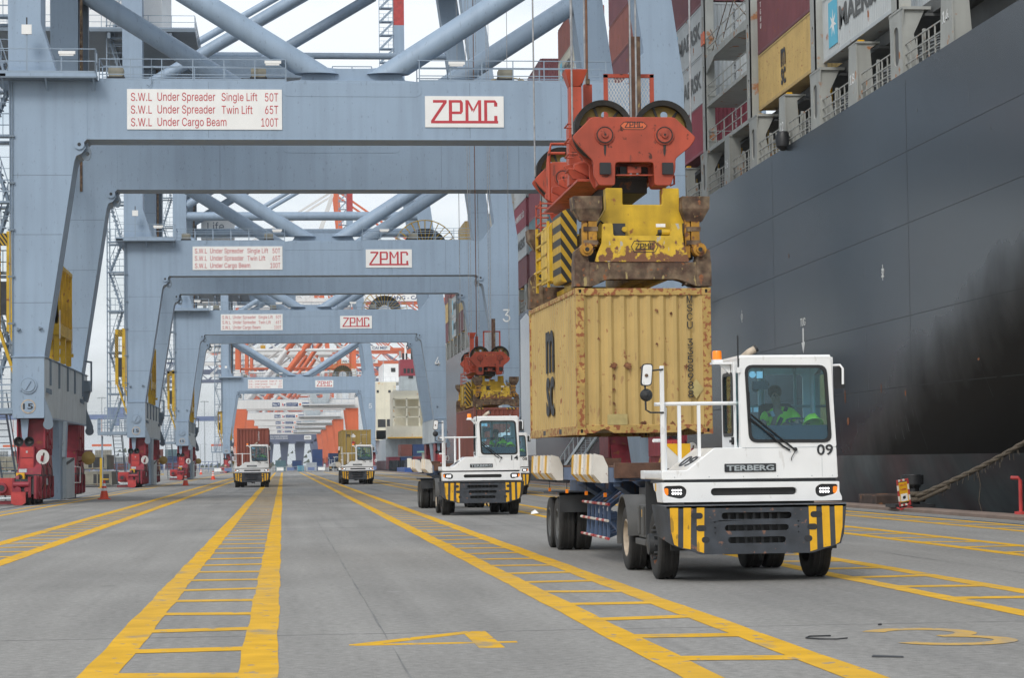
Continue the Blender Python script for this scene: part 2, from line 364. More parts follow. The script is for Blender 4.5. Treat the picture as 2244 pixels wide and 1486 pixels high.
def darken_low_hull(m):  # darkens and dulls the hull below a slanting line, with a noisy edge
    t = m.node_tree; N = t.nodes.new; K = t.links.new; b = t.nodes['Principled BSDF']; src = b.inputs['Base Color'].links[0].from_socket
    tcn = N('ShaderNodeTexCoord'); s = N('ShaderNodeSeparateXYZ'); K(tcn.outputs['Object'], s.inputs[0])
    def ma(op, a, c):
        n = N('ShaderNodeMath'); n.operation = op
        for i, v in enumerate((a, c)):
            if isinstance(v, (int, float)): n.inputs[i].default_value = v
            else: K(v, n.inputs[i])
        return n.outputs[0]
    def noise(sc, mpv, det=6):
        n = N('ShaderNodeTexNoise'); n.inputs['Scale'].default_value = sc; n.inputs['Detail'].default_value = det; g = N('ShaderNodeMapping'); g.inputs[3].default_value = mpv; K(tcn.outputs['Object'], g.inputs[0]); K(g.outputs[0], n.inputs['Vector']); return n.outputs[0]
    d = ma('SUBTRACT', ma('SUBTRACT', 27.6, ma('MULTIPLY', s.outputs[1], .273)), s.outputs[2])      # metres below the upper edge of the dark area
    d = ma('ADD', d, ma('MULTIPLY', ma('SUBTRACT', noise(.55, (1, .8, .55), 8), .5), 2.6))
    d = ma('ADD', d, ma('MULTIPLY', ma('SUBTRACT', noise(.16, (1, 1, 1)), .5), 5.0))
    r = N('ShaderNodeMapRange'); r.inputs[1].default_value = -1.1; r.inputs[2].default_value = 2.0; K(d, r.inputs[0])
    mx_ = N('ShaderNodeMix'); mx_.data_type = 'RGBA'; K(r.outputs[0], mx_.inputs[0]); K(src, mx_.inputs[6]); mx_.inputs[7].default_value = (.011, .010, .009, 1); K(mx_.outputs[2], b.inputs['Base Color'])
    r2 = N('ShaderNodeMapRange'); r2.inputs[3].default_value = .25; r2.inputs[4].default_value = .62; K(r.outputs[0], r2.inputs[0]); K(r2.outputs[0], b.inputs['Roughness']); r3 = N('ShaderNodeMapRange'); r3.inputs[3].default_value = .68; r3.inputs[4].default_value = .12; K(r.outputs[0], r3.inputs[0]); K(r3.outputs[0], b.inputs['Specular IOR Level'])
darken_low_hull(M['hull'])
M['concrete'] = sheet_material('apron_concrete', 'concrete'); M['paint'] = sheet_material('road_paint_yellow', 'paint'); M['paintf'] = sheet_material('road_paint_worn', 'paint', .42)
# ---------------------------------------------------------------- lettering (built-in font, cached as meshes)
TXT = {}
FONT = None
try:                                   # a plain grotesque that ships inside Blender; the built-in font otherwise
    import os
    fp = os.path.join(bpy.utils.system_resource('DATAFILES'), 'fonts', 'Inter.woff2')
    if os.path.exists(fp): FONT = bpy.data.fonts.load(fp)
except Exception: FONT = None
def txt(body, bold=0.0):
    k = (body, bold)
    if k not in TXT:
        cu = bpy.data.curves.new('lettering_curve', 'FONT'); cu.body = body; cu.size = 1; cu.offset = bold; cu.extrude = .004; cu.resolution_u = 3; cu.align_x = 'LEFT'
        if FONT and bold < .008: cu.font = FONT; cu.offset = 0
        ob = bpy.data.objects.new('lettering_curve', cu); COL.objects.link(ob)
        dg = bpy.context.evaluated_depsgraph_get(); me = bpy.data.meshes.new_from_object(ob.evaluated_get(dg))
        bpy.data.objects.remove(ob); bpy.data.curves.remove(cu)
        xs = [v.co.x for v in me.vertices] or [0]; ys = [v.co.y for v in me.vertices] or [0]
        TXT[k] = (me, min(xs), max(xs), min(ys), max(ys))
    return TXT[k]
for k in [('S.W.L', .005), ('Under Spreader', .005), ('Under Cargo Beam', .005), ('Single Lift', .005), ('Twin Lift', .005), ('50T', .005), ('65T', .005), ('100T', .005), ('15', .02), ('TERBERG', .03), ('MAERSK', .03), ('m', .05), ('sc', .05)]: txt(*k)
def letters(mb, body, o, xd, yd, width=None, height=None, bold=0.0, m=None, lift=.004):
    """flat lettering filling a width x height box whose lower-left corner is o; xd, yd = reading and up directions"""
    me, a, b, c, d = txt(body, bold); xd, yd, o = Vector(xd), Vector(yd), Vector(o); n = xd.cross(yd)
    sy = height/(d-c); sx = width/(b-a) if width else sy
    if m: mb.use(m)
    return mb.add([o+xd*((v.co.x-a)*sx)+yd*((v.co.y-c)*sy)+n*(v.co.z*1.0+lift) for v in me.vertices], [tuple(p.vertices) for p in me.polygons])
def zpmc(mb, o, xd, yd, s, t=.006):
    """the ZPMC wordmark as strokes on a common base bar; 3.15 x 1.10 units times s"""
    o, xd, yd = Vector(o), Vector(xd), Vector(yd); n = xd.cross(yd)
    def q(*p):
        vs = [o+xd*(u*s)+yd*(v*s) for u, v in p]; mb.hexa(vs, [k+n*t for k in vs])
    q((0, 0), (3.15, 0), (3.15, .125), (0, .125)); q((.10, .975), (.74, .975), (.74, 1.1), (.10, 1.1)); q((.0, .125), (.16, .125), (.74, .975), (.575, .975))
    q((.84, .125), (.99, .125), (.99, 1.1), (.84, 1.1)); q((.99, .98), (1.5, .98), (1.42, 1.1), (.99, 1.1)); q((1.36, .56), (1.5, .56), (1.5, .98), (1.36, .98)); q((.99, .44), (1.42, .44), (1.5, .56), (.99, .56))
    q((1.62, .125), (1.76, .125), (1.76, 1.1), (1.62, 1.1)); q((2.22, .125), (2.36, .125), (2.36, 1.1), (2.22, 1.1)); q((1.76, .92), (1.92, .55), (1.99, .66), (1.76, 1.1)); q((1.99, .66), (1.99, .5), (2.22, .92), (2.22, 1.1))
    q((2.5, .125), (2.64, .125), (2.64, 1.1), (2.5, 1.1)); q((2.64, .98), (3.1, .98), (3.02, 1.1), (2.64, 1.1)); q((2.97, .8), (3.12, .8), (3.12, .98), (2.97, .98)); q((2.97, .125), (3.12, .125), (3.12, .36), (2.97, .36))
XP, YP, ZP = Vector((1, 0, 0)), Vector((0, 1, 0)), Vector((0, 0, 1))
# ---------------------------------------------------------------- ground, quay, water, markings
def structure(o): o['kind'] = 'structure'; return o
KX = 19.55                                   # foot of the quay kerb
structure(MB().use(M['concrete']).add([(-3000, -60, 0), (KX, -60, 0), (KX, 6000, 0), (-3000, 6000, 0)], [(0, 1, 2, 3)]).build('ground'))
g = MB().use(M['cope']); g.prism([(KX, -.6), (20.35, -.6), (20.35, .10), (20.3, .12), (KX+.05, .12), (KX, .09)], 'y', -40, 900)
structure(g.build('quay_kerb'))
structure(MB().use(M['cope']).add([(20.34, -40, .1), (20.34, 900, .1), (20.34, 900, -9), (20.34, -40, -9)], [(0, 1, 2, 3)]).build('quay_wall'))
wm = mat('harbour_water', (.03, .05, .05), .15, var=.2, vs=.2, bump=.4, bs=1.5)
structure(MB().use(wm).add([(20.3, -60, -3), (6000, -60, -3), (6000, 9000, -3), (20.3, 9000, -3)], [(0, 1, 2, 3)]).build('water'))
def wob(x, y, a): return x+a*(math.sin(y*.9+x*7)*.5+math.sin(y*2.3+x*3)*.3+math.sin(y*5.1)*.2)
def stripe(mb, x0, x1, ya, yb, z=.004, a=.018):
    y = ya; vs = []; fs = []
    while y < yb+.01:
        vs += [(wob(x0, y, a), y, z), (wob(x1, y+3, a), y, z)]; y += .6 if y < 60 else 6.0
    vs += [(x0, yb, z), (x1, yb, z)]
    mb.add(vs, [(2*i, 2*i+1, 2*i+3, 2*i+2) for i in range(len(vs)//2-1)])
def ladder(xa, xb, wd=.33, y0=6, y1=460, pitch=2.62, ph=0.15):
    mb = MB().use(M['paint']); stripe(mb, xa, xa+wd, y0, y1); stripe(mb, xb-wd, xb, y0, y1)
    y = y0+ph
    while y < 330:
        k = .10*math.sin(y*1.7); t = .23
        mb.add([(xa+wd-.012, y-t+k, .0045), (xb-wd+.012, y-t-k, .0045), (xb-wd+.012, y+t-k, .0045), (xa+wd-.012, y+t+k, .0045)], [(0, 1, 2, 3)]); y += pitch
    structure(mb.build('lane_marking'))
ladder(-1.71, -.06); ladder(3.16, 4.75, ph=.72); ladder(-6.62, -4.98); ladder(7.98, 9.58, ph=.5, wd=.30); ladder(12.7, 14.3, wd=.30); ladder(16.75, 18.3, wd=.28)
mb = MB().use(M['paint']); stripe(mb, -10.98, -10.83, 30, 600); stripe(mb, -10.3, -10.05, 30, 600); structure(mb.build('lane_marking'))
mb = MB().use(M['paint'])
mb.plate([(.62, 22.0), (.62, 22.14), (1.84, 23.55), (2.06, 23.55), (2.06, 22.16), (2.24, 22.16), (2.24, 22.02), (2.06, 22.02), (2.06, 21.45), (1.82, 21.45), (1.82, 22.02)], [[(.92, 22.16), (1.82, 22.16), (1.82, 23.22)]], 'z', 0, .004)
def arc(cx, cy, rx, ry, a0, a1, n=14): return [(cx+rx*math.cos(R(a0+(a1-a0)*k/n)), cy+ry*math.sin(R(a0+(a1-a0)*k/n))) for k in range(n+1)]
def band(outer, inner, z=.004): n = len(outer); mb.add([(u, v, z) for u, v in outer]+[(u, v, z) for u, v in inner], [(i, i+1, n+i+1, n+i) for i in range(n-1)])
structure(mb.build('lane_number')); mb = MB().use(M['paintf'])
band(arc(6.26, 22.22, .56, .62, 158, -82), arc(6.26, 22.2, .34, .38, 158, -82)); band(arc(6.30, 21.25, .62, .62, 86, -160), arc(6.30, 21.26, .40, .37, 86, -160), .0052)
band([(-3.95, 22.7), (-2.95, 22.7)], [(-3.95, 22.5), (-2.95, 22.5)]); band([(-3.95, 22.7), (-3.95, 21.9)], [(-3.77, 22.7), (-3.77, 21.9)]); band(arc(-3.5, 21.6, .58, .5, 120, -150), arc(-3.5, 21.6, .40, .32, 120, -150))
structure(mb.build('lane_number'))
# steel crane rails let into the apron, and slab joints
def railstrip(x):
    mb = MB().use(M['dark']); mb.box(x-.16, x+.16, 10, 900, -.02, .003); mb.use(M['steel']); mb.box(x-.04, x+.04, 10, 900, 0, .012)
    structure(mb.build('crane_rail'))
railstrip(-11.72); railstrip(18.62)
jm = mat('joint_sealant', (.17, .168, .163), .9, var=.3)
mb = MB().use(jm)
for x in (1.02, 10.9): stripe(mb, x-.006, x+.006, 6, 200, .003, .012)
for y in (23.5, 62, 101): mb.box(-10.5, 19.4, y-.006, y+.006, -.01, .0032)
structure(mb.build('slab_joint'))
# ---------------------------------------------------------------- ship-to-shore crane (X measured from the camera; front face of the sea-side frame at local y = 0)
def rail_run(mb, pts, h=1.05, step=1.5, r=.022, mids=(.5,)):
    for a, b in zip(pts[:-1], pts[1:]):
        a, b = Vector(a), Vector(b); n = max(1, int(round((b-a).length/step)))
        for i in range(n+1):
            p = a.lerp(b, i/n); mb.bar(p, p+ZP*h, .05, .05)
        for f in (1.0,)+tuple(mids): mb.bar(a+ZP*h*f, b+ZP*h*f, .04, .04)
        mb.bar(a+ZP*.06, b+ZP*.06, .015, .12)
def make_crane():
    C = thing('gantry_crane', 'x', 'gantry crane'); pc = M['crane']; cx = 3.42
    def mx(p): return [(2*cx-u, v) for u, v in p]
    for y0 in (0.0, 19.8):
        y1 = y0+2.2
        legL = [(-12.5, 6.9), (-11.05, 6.9)]+[(-9.66, 16.05), (-9.56, 16.33), (-9.30, 16.45), (-9.12, 16.7), (-9.22, 16.95), (-9.05, 17.14)]+[(-9.05, 19.9), (-10.1, 19.9), (-10.5, 20.35), (-11.2, 22.6), (-11.2, 44.5), (-12.85, 44.5), (-12.7, 19.9)]
        mb = MB().use(pc).prism(legL, 'y', y0, y1).use(M['crane_dk'])     # plates and their weld seams
        for z in (9.4, 12.6, 15.4): mb.box(-12.56, -11.07+(z-6.9)*.152, y0-.004, y0+.01, z, z+.03)
        mb.box(-12.75, -11.22, y0-.004, y0+.01, 24.4, 24.43); mb.build('portal_leg', C, bevel=.012)
        legR = [(19.38, 6.9), (17.92, 6.9), (16.52, 16.05), (16.42, 16.33), (16.14, 16.45), (15.96, 16.7), (16.06, 16.95), (15.89, 17.14), (15.89, 19.9), (16.3, 19.9), (16.7, 20.3), (17.45, 21.4), (14.3, 44.5), (16.05, 44.5), (19.38, 20.0)]
        mb = MB().use(pc).prism(legR, 'y', y0, y1).use(M['crane_dk'])
        for z in (9.4, 12.6, 15.4): mb.box(2*cx+11.07-(z-6.9)*.152, 19.38, y0-.004, y0+.01, z, z+.03)
        mb.box(17.2, 18.7, y0-.004, y0+.01, 24.4, 24.43); mb.build('portal_leg', C, bevel=.012)
        mb = MB().use(pc)
        top = [(-9.05, 19.9), (.3, 19.9), (.8, 19.96), (6.0, 19.96), (6.55, 19.9), (15.89, 19.9)]
        mb.prism([(-9.05, 17.14), (15.89, 17.14)]+top[::-1], 'y', y0, y1)
        for s_ in (.12, 1.0): pass
        lo = rrect(.1, 6.7, 19.18, 19.86, .28)
        mb.prism(lo, 'y', y0-.014, y0+.01)
        mb.prism(rpoly([(.25, 19.9), (.9, 19.98), (1.15, 20.5), (1.6, 20.75), (2.6, 20.62), (4.25, 20.62), (5.25, 20.75), (5.7, 20.5), (5.95, 19.98), (6.6, 19.9)], .25, 4), 'y', y0+.52, y0+.60)
        mb.box(-9.05, 15.89, y0-.03, y0+.1, 17.10, 17.16); mb.use(M['crane_dk']); [mb.box(x-.012, x+.012, y0-.004, y0+.01, 17.2, 19.88) for x in (-3.4, 9.0, 13.4)]; mb.use(pc)
        mb.build('portal_beam', C, bevel=.02)
        for sx in (1, -1):
            mb = MB().use(pc); ex = -9.42 if sx == 1 else 2*cx+9.42
            mb.disc((ex, y0-.03, 16.86), .24, 'y', .12, 18); mb.use(M['ink']).disc((ex, y0-.095, 16.86), .085, 'y', .02, 12); mb.use(M['crane_dk'])
            d = .28*sx
            mb.plate(rpoly([(ex+d*.2, 16.62), (ex+d*.4, 16.2), (ex+d*1.5, 16.1), (ex+d*2.0, 16.5), (ex+d*1.2, 17.05)], .15), [circ(ex+d*1.25, 16.45, .1, 10)], 'y', y0+.25, y0+.35)
            mb.build('lifting_lug', C)
        yt = y0+.56
        for xa, za, xb, zb in ((1.72, 20.34, -11.6, 28.7), (5.12, 20.34, 17.2, 28.2)):
            mb = MB().use(pc); mb.cut_tube((xa, yt, za), (xb, yt, zb), .56, 20.34, 24, M['crane_dk'])  # darker colour on the end caps stands for shade on their undersides
            mb.build('brace_tube', C)
        MB().use(pc).tube((-11.3, yt, 31.2), (16.6, yt, 31.2), .52, 18).build('brace_tube', C)
        MB().use(pc).tube((-11.2, yt, 32.5), (8.5, yt, 44.4), .5, 16).build('brace_tube', C)
    MB().use(pc).tube((-11.3, 20.9, 38.95), (15.5, 20.9, 38.95), .3, 14).build('brace_tube', C)
    # trolley girders, machinery house
    for y in (5.2, 15.2): MB().use(pc).box(-30, 62, y, y+1.6, 46, 48.2).build('trolley_girder', C)
    mb = MB().use(pc); mb.box(-13.5, 16.9, .1, 2.1, 44.5, 46); mb.build('cross_beam', C); mb = MB().use(pc); mb.box(-13.5, 16.9, 19.9, 21.9, 44.5, 46); mb.build('cross_beam', C)
    for y in (5.5, 16): MB().use(pc).tube((-16, y, 49.4), (14, y, 67), .45, 12).build('back_stay', C)
    mb = MB().use(M['crane_dk']); mb.box(-26, -7, 1.5, 21, 37.4, 37.65); [mb.bar((x, 1.6, 37.1), (x, 20.9, 37.1), .25, .5) for x in (-25, -21, -17.5, -14, -9)]
    mb.build('house_platform', C); MB().use(pc).box(-9.8, 3.0, 19.4, 22.3, 36.7, 38.6).build('rear_girder', C)
    mb = MB().use(M['rail']); rail_run(mb, [(-26, 1.55, 37.65), (-7, 1.55, 37.65), (-7, 20.9, 37.65)], 1.1, 2.0); mb.build('railing', C)
    ho = MB().use(M['white']).box(-25.5, -9.8, 4, 20.5, 37.7, 45.5).build('machinery_house', C)
    mb = MB(); letters(mb, 'Cai Mep International', (-17.5, 3.99, 39.62), XP, ZP, 4.2, .46, m=M['crane_dk']); letters(mb, 'CMIT', (-17.6, 3.99, 40.55), XP, ZP, 4.6, 1.7, m=M['crane_dk'])
    mb.build('lettering', ho)
    eh = MB().use(M['white']).box(-10.2, -6.0, 21.2, 24, 30.4, 33.6).build('equipment_cabin', C)
    mb = MB(); letters(mb, 'Life', (-9.4, 21.19, 31.6), XP, ZP, 2.1, 1.1, m=M['crane_dk']); mb.build('lettering', eh)
    # mast with red top
    mb = MB().use(pc); mb.box(14.0, 15.3, 9.5, 11, 44.5, 56); mb.box(13.4, 16.4, 2, 20, 44.5, 46); mb.use(M['red_br']); mb.box(14.0, 15.3, 9.5, 11, 56, 68); mb.build('mast', C)
    mb = MB().use(M['rail'])
    for k in range(12):
        z = 44.5+k*1.7; mb.box(12.2, 14.0, 9.4, 10.6, z, z+.12); mb.bar((12.3, 9.4, z), (13.9, 9.4, z+1.6), .1, .25); rail_run(mb, [(12.2, 9.4, z), (13.9, 9.4, z)], 1.0, .6)
    for x in (12.2, 13.9): mb.bar((x, 9.4, 43), (x, 9.4, 66), .08, .08)
    mb.build('mast_stair', C)
    # walkways and railings
    mb = MB().use(pc); mb.box(-13.3, -8.55, -.95, 0.0, 19.93, 20.08); mb.box(-13.3, -12.72, -.95, 22.2, 19.9, 20.06)
    for x in (-12.9, -10.9, -8.7): mb.bar((x, -.1, 19.45), (x, -.9, 19.93), .08, .08)
    mb.use(M['crane_dk']).box(-13.3, -8.55, -.96, -.02, 19.86, 19.93); mb.build('platform', C)
    mb = MB().use(M['rail'])
    rail_run(mb, [(-13.3, -.92, 20.08), (-8.6, -.92, 20.08), (-8.6, -.1, 20.08)], 1.15, 1.55, mids=(.5,)); mb.build('railing', C)
    mb = MB().use(M['rail'])
    rail_run(mb, [(-8.5, .08, 19.9), (.25, .08, 19.9)], 1.05, 1.45, mids=(.62, .3)); rail_run(mb, [(-8.5, 2.1, 19.9), (.25, 2.1, 19.9)], 1.05, 1.45); mb.bar((-8.5, .08, 20.95), (-8.5, 2.1, 20.95), .04)
    rail_run(mb, [(6.6, .08, 19.9), (15.6, .08, 19.9)], 1.05, 1.45, mids=(.62, .3)); rail_run(mb, [(6.6, 2.1, 19.9), (15.6, 2.1, 19.9)], 1.05, 1.45)
    mb.pipe([(.25, .08, 20.95), (.7, .08, 20.9), (1.1, .08, 20.45)], .025, 6); mb.pipe([(6.6, .08, 20.95), (6.2, .08, 20.9), (5.8, .08, 20.45)], .025, 6)
    rail_run(mb, [(2.5, 1.9, 19.96), (4.4, 1.9, 19.96)], 1.0, .95)
    mb.build('railing', C)
    mb = MB().use(M['rail']); rail_run(mb, [(-8.5, 19.9, 19.9), (.25, 19.9, 19.9)], 1.05, 1.6); rail_run(mb, [(6.6, 19.9, 19.9), (15.6, 19.9, 19.9)], 1.05, 1.6); mb.build('railing', C)
    for x, z in ((-10.3, 20.98), (-.75, 20.75), (8.0, 20.75)):
        mb = MB().use(M['sign']); mb.box(x, x+.78, -.99 if x < -9 else -.02, -.83 if x < -9 else .1, z, z+.14); mb.box(x+.05, x+.7, -.97 if x < -9 else 0, -.85 if x < -9 else .08, z-.08, z); mb.build('floodlight', C)
    for x in (-1.4, 10.4, -8.1):
        mb = MB().use(M['hatch']); mb.prism(rrect(x, x+.72, 20.15, 20.62, .12), 'y', .3, .8); mb.use(M['dark']).box(x-.05, x+.77, .25, .85, 20.0, 20.15); mb.build('equipment_box', C)
    mb = MB().use(M['rail']); mb.bar((-11.75, -.9, 20.1), (-11.75, -.9, 22.3), .07); mb.use(M['sign']).box(-11.98, -11.52, -1.0, -.85, 21.9, 22.35); mb.use(M['dark']).bar((-11.75, -.9, 22.35), (-11.75, -.9, 22.7), .06); mb.build('sensor_post', C)
    mb = MB().use(M['crane_dk']); mb.box(-11.15, -10.75, 21.0, 21.6, 20, 41); mb.use(M['srust']).box(-11.12, -10.98, 19.75, 20.3, 17, 41); mb.build('cable_tray', C)
    # signs
    sg = MB().use(M['sign']).box(-7.2, .06, -.045, -.012, 17.58, 19.5).build('load_sign', C)
    mb = MB(); yy = -.047
    for i, (a, b, c) in enumerate((('Under Spreader', 'Single Lift', '50T'), ('Under Spreader', 'Twin Lift', '65T'), ('Under Cargo Beam', None, '100T'))):
        z = 18.93-i*.60
        letters(mb, 'S.W.L', (-7.02, yy, z), XP, ZP, .98, .39, .005, M['signred'])
        letters(mb, a, (-5.78, yy, z-.09), XP, ZP, 2.7 if b else 3.22, .50, .005)
        if b: letters(mb, b, (-2.78, yy, z-.09 if 'g' in b else z), XP, ZP, 1.68 if 'g' in b else 1.45, .50 if 'g' in b else .40, .005)
        letters(mb, c, (-.12-(.62 if len(c) == 3 else .80), yy, z), XP, ZP, .62 if len(c) == 3 else .80, .40, .005)
    mb.build('lettering', sg)
    sg = MB().use(M['sign']).box(6.85, 10.62, -.045, -.012, 17.72, 19.22).build('maker_sign', C)
    mb = MB().use(M['signred']); zpmc(mb, (7.13, -.046, 17.91), XP, ZP, 1.02); mb.build('lettering', sg)
    # sills, number roundels, gantry bogies
    for side in (-1, 1):
        x0 = -12.5 if side < 0 else 17.92; x1 = x0+1.46; xc = (x0+x1)/2
        mb = MB().use(pc); mb.box(x0, x1, -.15, 23.3, 4.02, 6.86); mb.use(M['bright_grey']); mb.box(x1, x1+.006, -.1, 23.2, 4.1, 6.8); mb.box(x0-.006, x0, -.1, 23.2, 4.1, 6.8); mb.use(pc); mb.box(x0-.05, x1+.06, -.2, 23.35, 6.86, 6.90)  # bright side skins stand for light falling on the sill sides
        for y in (2.2, 6.5, 11, 15, 19.8): mb.use(M['crane_dk']).box(x1+.006, x1+.10, y, y+.12, 5.6, 6.85)
        for y in (.6, .95, 1.3, 1.65, 18.5, 18.9, 19.3): mb.prism([(x1, 5.45), (x1+.16, 5.4), (x1+.16, 5.15), (x1, 5.25)], 'y', y, y+.12)
        for y in (-.12, 22.6):
            mb.use(M['crane_dk']); mb.prism([(x1, 5.0), (x1+.38, 4.0), (x1+.38, 3.75), (x1-.0, 3.75)] if 1 else [], 'y', y, y+.10)
            mb.disc((x1+.18, y+.05, 3.72), .24, 'y', .16, 14)
        mb.build('sill_beam', C, bevel=.015)
        mb = MB().use(pc); mb.disc((xc, -.17, 5.55), .40, 'y', .08); mb.use(M['crane_dk']).disc((xc, -.215, 5.55), .335, 'y', .012); mb.use(pc); mb.disc((xc, -.22, 5.55), .31, 'y', .06); mb.bar((xc-.12, -.28, 5.35), (xc+.12, -.28, 5.75), .04); mb.bar((xc-.3, -.2, 5.5), (xc-.36, -.2, 5.3), .05); mb.build('access_hatch', C)
        rn = MB().use(M['exh']); rn.disc((xc, -.16, 4.56), .335, 'y', .03, 28); rn.use(pc).disc((xc, -.175, 4.56), .275, 'y', .03, 28); letters(rn, '15', (xc-.24, -.192, 4.43), XP, ZP, .46, .27, .02, M['ink']); rn.build('number_roundel', C)
        for yb in (0.0, 17.6):
            B = MB().use(M['red'])                 # main equaliser housing
            B.prism([(x0+.2, 4.0), (x1-.1, 4.0), (x1-.1, 2.2), (x1-.25, 1.5), (x0+.3, 1.5), (x0+.2, 2.2)], 'y', yb+.7, yb+3.9)
            B.box(x0+.12, x0+.20, yb+.5, yb+4.1, 1.9, 4.0); B.box(x1-.12, x1-.02, yb+.5, yb+4.1, 2.6, 4.0)
            for k in range(3): B.box(x1-.16, x1+.02, yb+.8+k*1.2, yb+.9+k*1.2, 2.3, 3.98)
            B.prism([(yb-.6, 1.2), (yb+1.9, 1.2), (yb+1.5, 2.6), (yb+.6, 2.6)], 'x', x0+.25, x1-.12); B.prism([(yb+2.6, 1.2), (yb+5.2, 1.2), (yb+4.2, 2.6), (yb+3.0, 2.6)], 'x', x0+.25, x1-.12)
            bg = B.build('bogie', C, bevel=.012)
            for k in range(4):
                y = yb-1.25+k*1.85; wq = MB().use(M['red']); wq.prism([(y-.42, .28), (y+.42, .28), (y+.5, .7), (y+.3, 1.35), (y-.3, 1.35), (y-.5, .7)], 'x', x1-.30, x1-.12); wq.prism([(y-.42, .28), (y+.42, .28), (y+.5, .7), (y+.3, 1.35), (y-.3, 1.35), (y-.5, .7)], 'x', x0+.3, x0+.45)
                wq.disc((x1-.10, y, .45), .2, 'x', .1, 14); wq.use(M['dark']).disc((xc-.05, y, .36), .36, 'x', .5, 16); wq.use(M['dark']).box(x0+.5, x1-.35, y-.5, y+.5, .5, 1.1); wq.use(M['red']).box(x1-.14, x1, y-.08, y+.08, .3, 1.3); wq.build('wheel_block', bg)
            for k in range(3):
                y = yb-1.1+k*1.85; MB().use(M['dark']).pipe([(x1-.05, y, 1.9), (x1+.06, y+.2, 1.6), (x1+.04, y+.4, 1.0), (x1-.05, y+.5, .7)], .022, 6).build('hose', bg)
                MB().use(M['dark']).box(x0+.5, x1-.10, yb-.325+k*1.85-.3, yb-.325+k*1.85+.3, .22, 1.4).build('gap_shade_box', bg)  # dark boxes put in for the shade between the wheel blocks
            q = MB().use(M['bright_grey']).box(x1-.1, x1+.03, yb+1.0, yb+1.35, .9, 1.2); q.build('junction_box', bg); MB().use(M['red']).tube((x1-.12, yb+2.3, 2.9), (x1+.1, yb+2.3, 2.9), .16, 12).build('pivot_pin', bg); MB().use(M['red']).tube((x1-.12, yb+.9, 3.3), (x1+.12, yb+.9, 3.3), .09, 10).build('pivot_pin', bg)
            if yb == 0:
                q = MB().use(M['red']); q.box(x0+.32, x0+1.0, -.15, .5, 1.55, 2.7); q.box(x0+.25, x0+1.07, -.05, .4, 1.25, 1.55); q.use(M['red_br']).box(x0+.36, x0+.96, -.17, -.15, 2.2, 2.66); q.box(x0+.36, x0+.96, -.17, -.15, 1.6, 2.14); q.use(M['steel']).box(x0+.62, x0+.7, -.18, -.17, 2.4, 2.5); q.build('cabinet', bg)
                q = MB().use(M['dark']); q.box(x0+.30, x1-.3, -1.9, -1.0, .5, 1.2); q.use(M['red']); q.tube((x0+.25, -1.95, .95), (x0+.95, -1.95, .95), .13, 12); q.tube((x0+.45, -2.05, .7), (x0+.45, -1.6, .7), .16, 12); q.tube((x0+.85, -2.02, .72), (x0+.85, -1.6, .72), .11, 12); q.box(x1-.55, x1-.42, -2.0, -1.2, .35, 1.3); q.box(x1-.3, x1-.18, -1.9, -1.0, .3, 1.35); q.box(x0+.2, x0+.3, -1.95, -1.0, .45, 1.25); q.use(M['red_br']).prism([(x0+.2, .62), (x0+.85, .62), (x0+.85, .12), (x0+.7, .02), (x0+.35, .02), (x0+.2, .12)], 'y', -2.45, -2.2); q.build('buffer', bg)
                q = MB().use(M['red_br']); sx = x0-.08 if side < 0 else x0-.08
                q.prism(rrect(sx-.55, sx+.3, .45, 1.25, .12), 'y', -1.7, -.5); q.use(M['red']).disc((sx-.2, -1.85, .8), .24, 'y', .35, 18); q.use(M['dark']).disc((sx-.2, -2.03, .8), .14, 'y', .02, 12); q.use(M['red']).box(sx-.6, sx+.4, -1.8, -.6, .05, .2); q.use(M['bright_grey']).pipe([(sx-.5, -1.75, .45), (sx-.3, -1.9, .32), (sx+.3, -1.9, .32)], .06, 8); q.build('drive_motor', bg)
                q = MB().use(M['byel']).box(x0+.28, x0+.66, -1.15, -.8, 1.12, 1.48); q.use(M['dark']).disc((x0+.45, -1.17, 1.3), .12, 'y', .06, 14); q.use(M['bright_grey']).box(x0+.4, x0+.75, -1.1, -.8, 1.5, 1.66); q.build('rail_clamp_motor', bg)
                q = MB().use(pc); q.hexa([(x0+.40, .3, 3.0), (x0+.62, .3, 3.0), (x0+.62, .5, 3.0), (x0+.40, .5, 3.0)], [(x0+.32, .3, 4.0), (x0+.7, .3, 4.0), (x0+.7, .5, 4.0), (x0+.32, .5, 4.0)]); q.build('bracket', bg)
                for s_ in (-1, 1):
                    q = MB().use(M['black']); hx = x0+.53+s_*.24; q.lathe([(.02, .35), (.08, .3), (.14, .08), (.235, -.05), (.21, -.05), (.1, .1), (.001, .12)], (hx, -.1, 2.93), 'y', 16); q.build('horn', bg)
                q = MB().use(M['sign']); q.lathe([(.001, .10), (.2, .07), (.34, 0), (.34, -.03), (.001, -.03)], (0, 0, 0), 'y', 20); q.use(M['red']).box(-.10, .02, -.08, -.03, -.2, .05); q.bar((-.2, .05, -.1), (-.02, 0, -.1), .05); q.use(M['srust']).box(-.03, .05, -.045, -.035, -.22, .2); mi_ = q.build('convex_mirror', bg); mi_.location = (x1-.02, -.75, 2.2); mi_.rotation_euler = (0, R(12), R(38))
            else:
                q = MB().use(M['gold']); q.lathe([(.001, -.10), (.2, -.07), (.37, 0), (.37, .05), (.001, .05)], (x1+.45, yb+1.0, 2.2), 'y', 20); q.use(M['red']).bar((x1+.4, yb+1.05, 2.2), (x1-.1, yb+1.5, 2.0), .06); q.build('convex_mirror', bg)  # plain gold colour stands in for the mirror's reflection
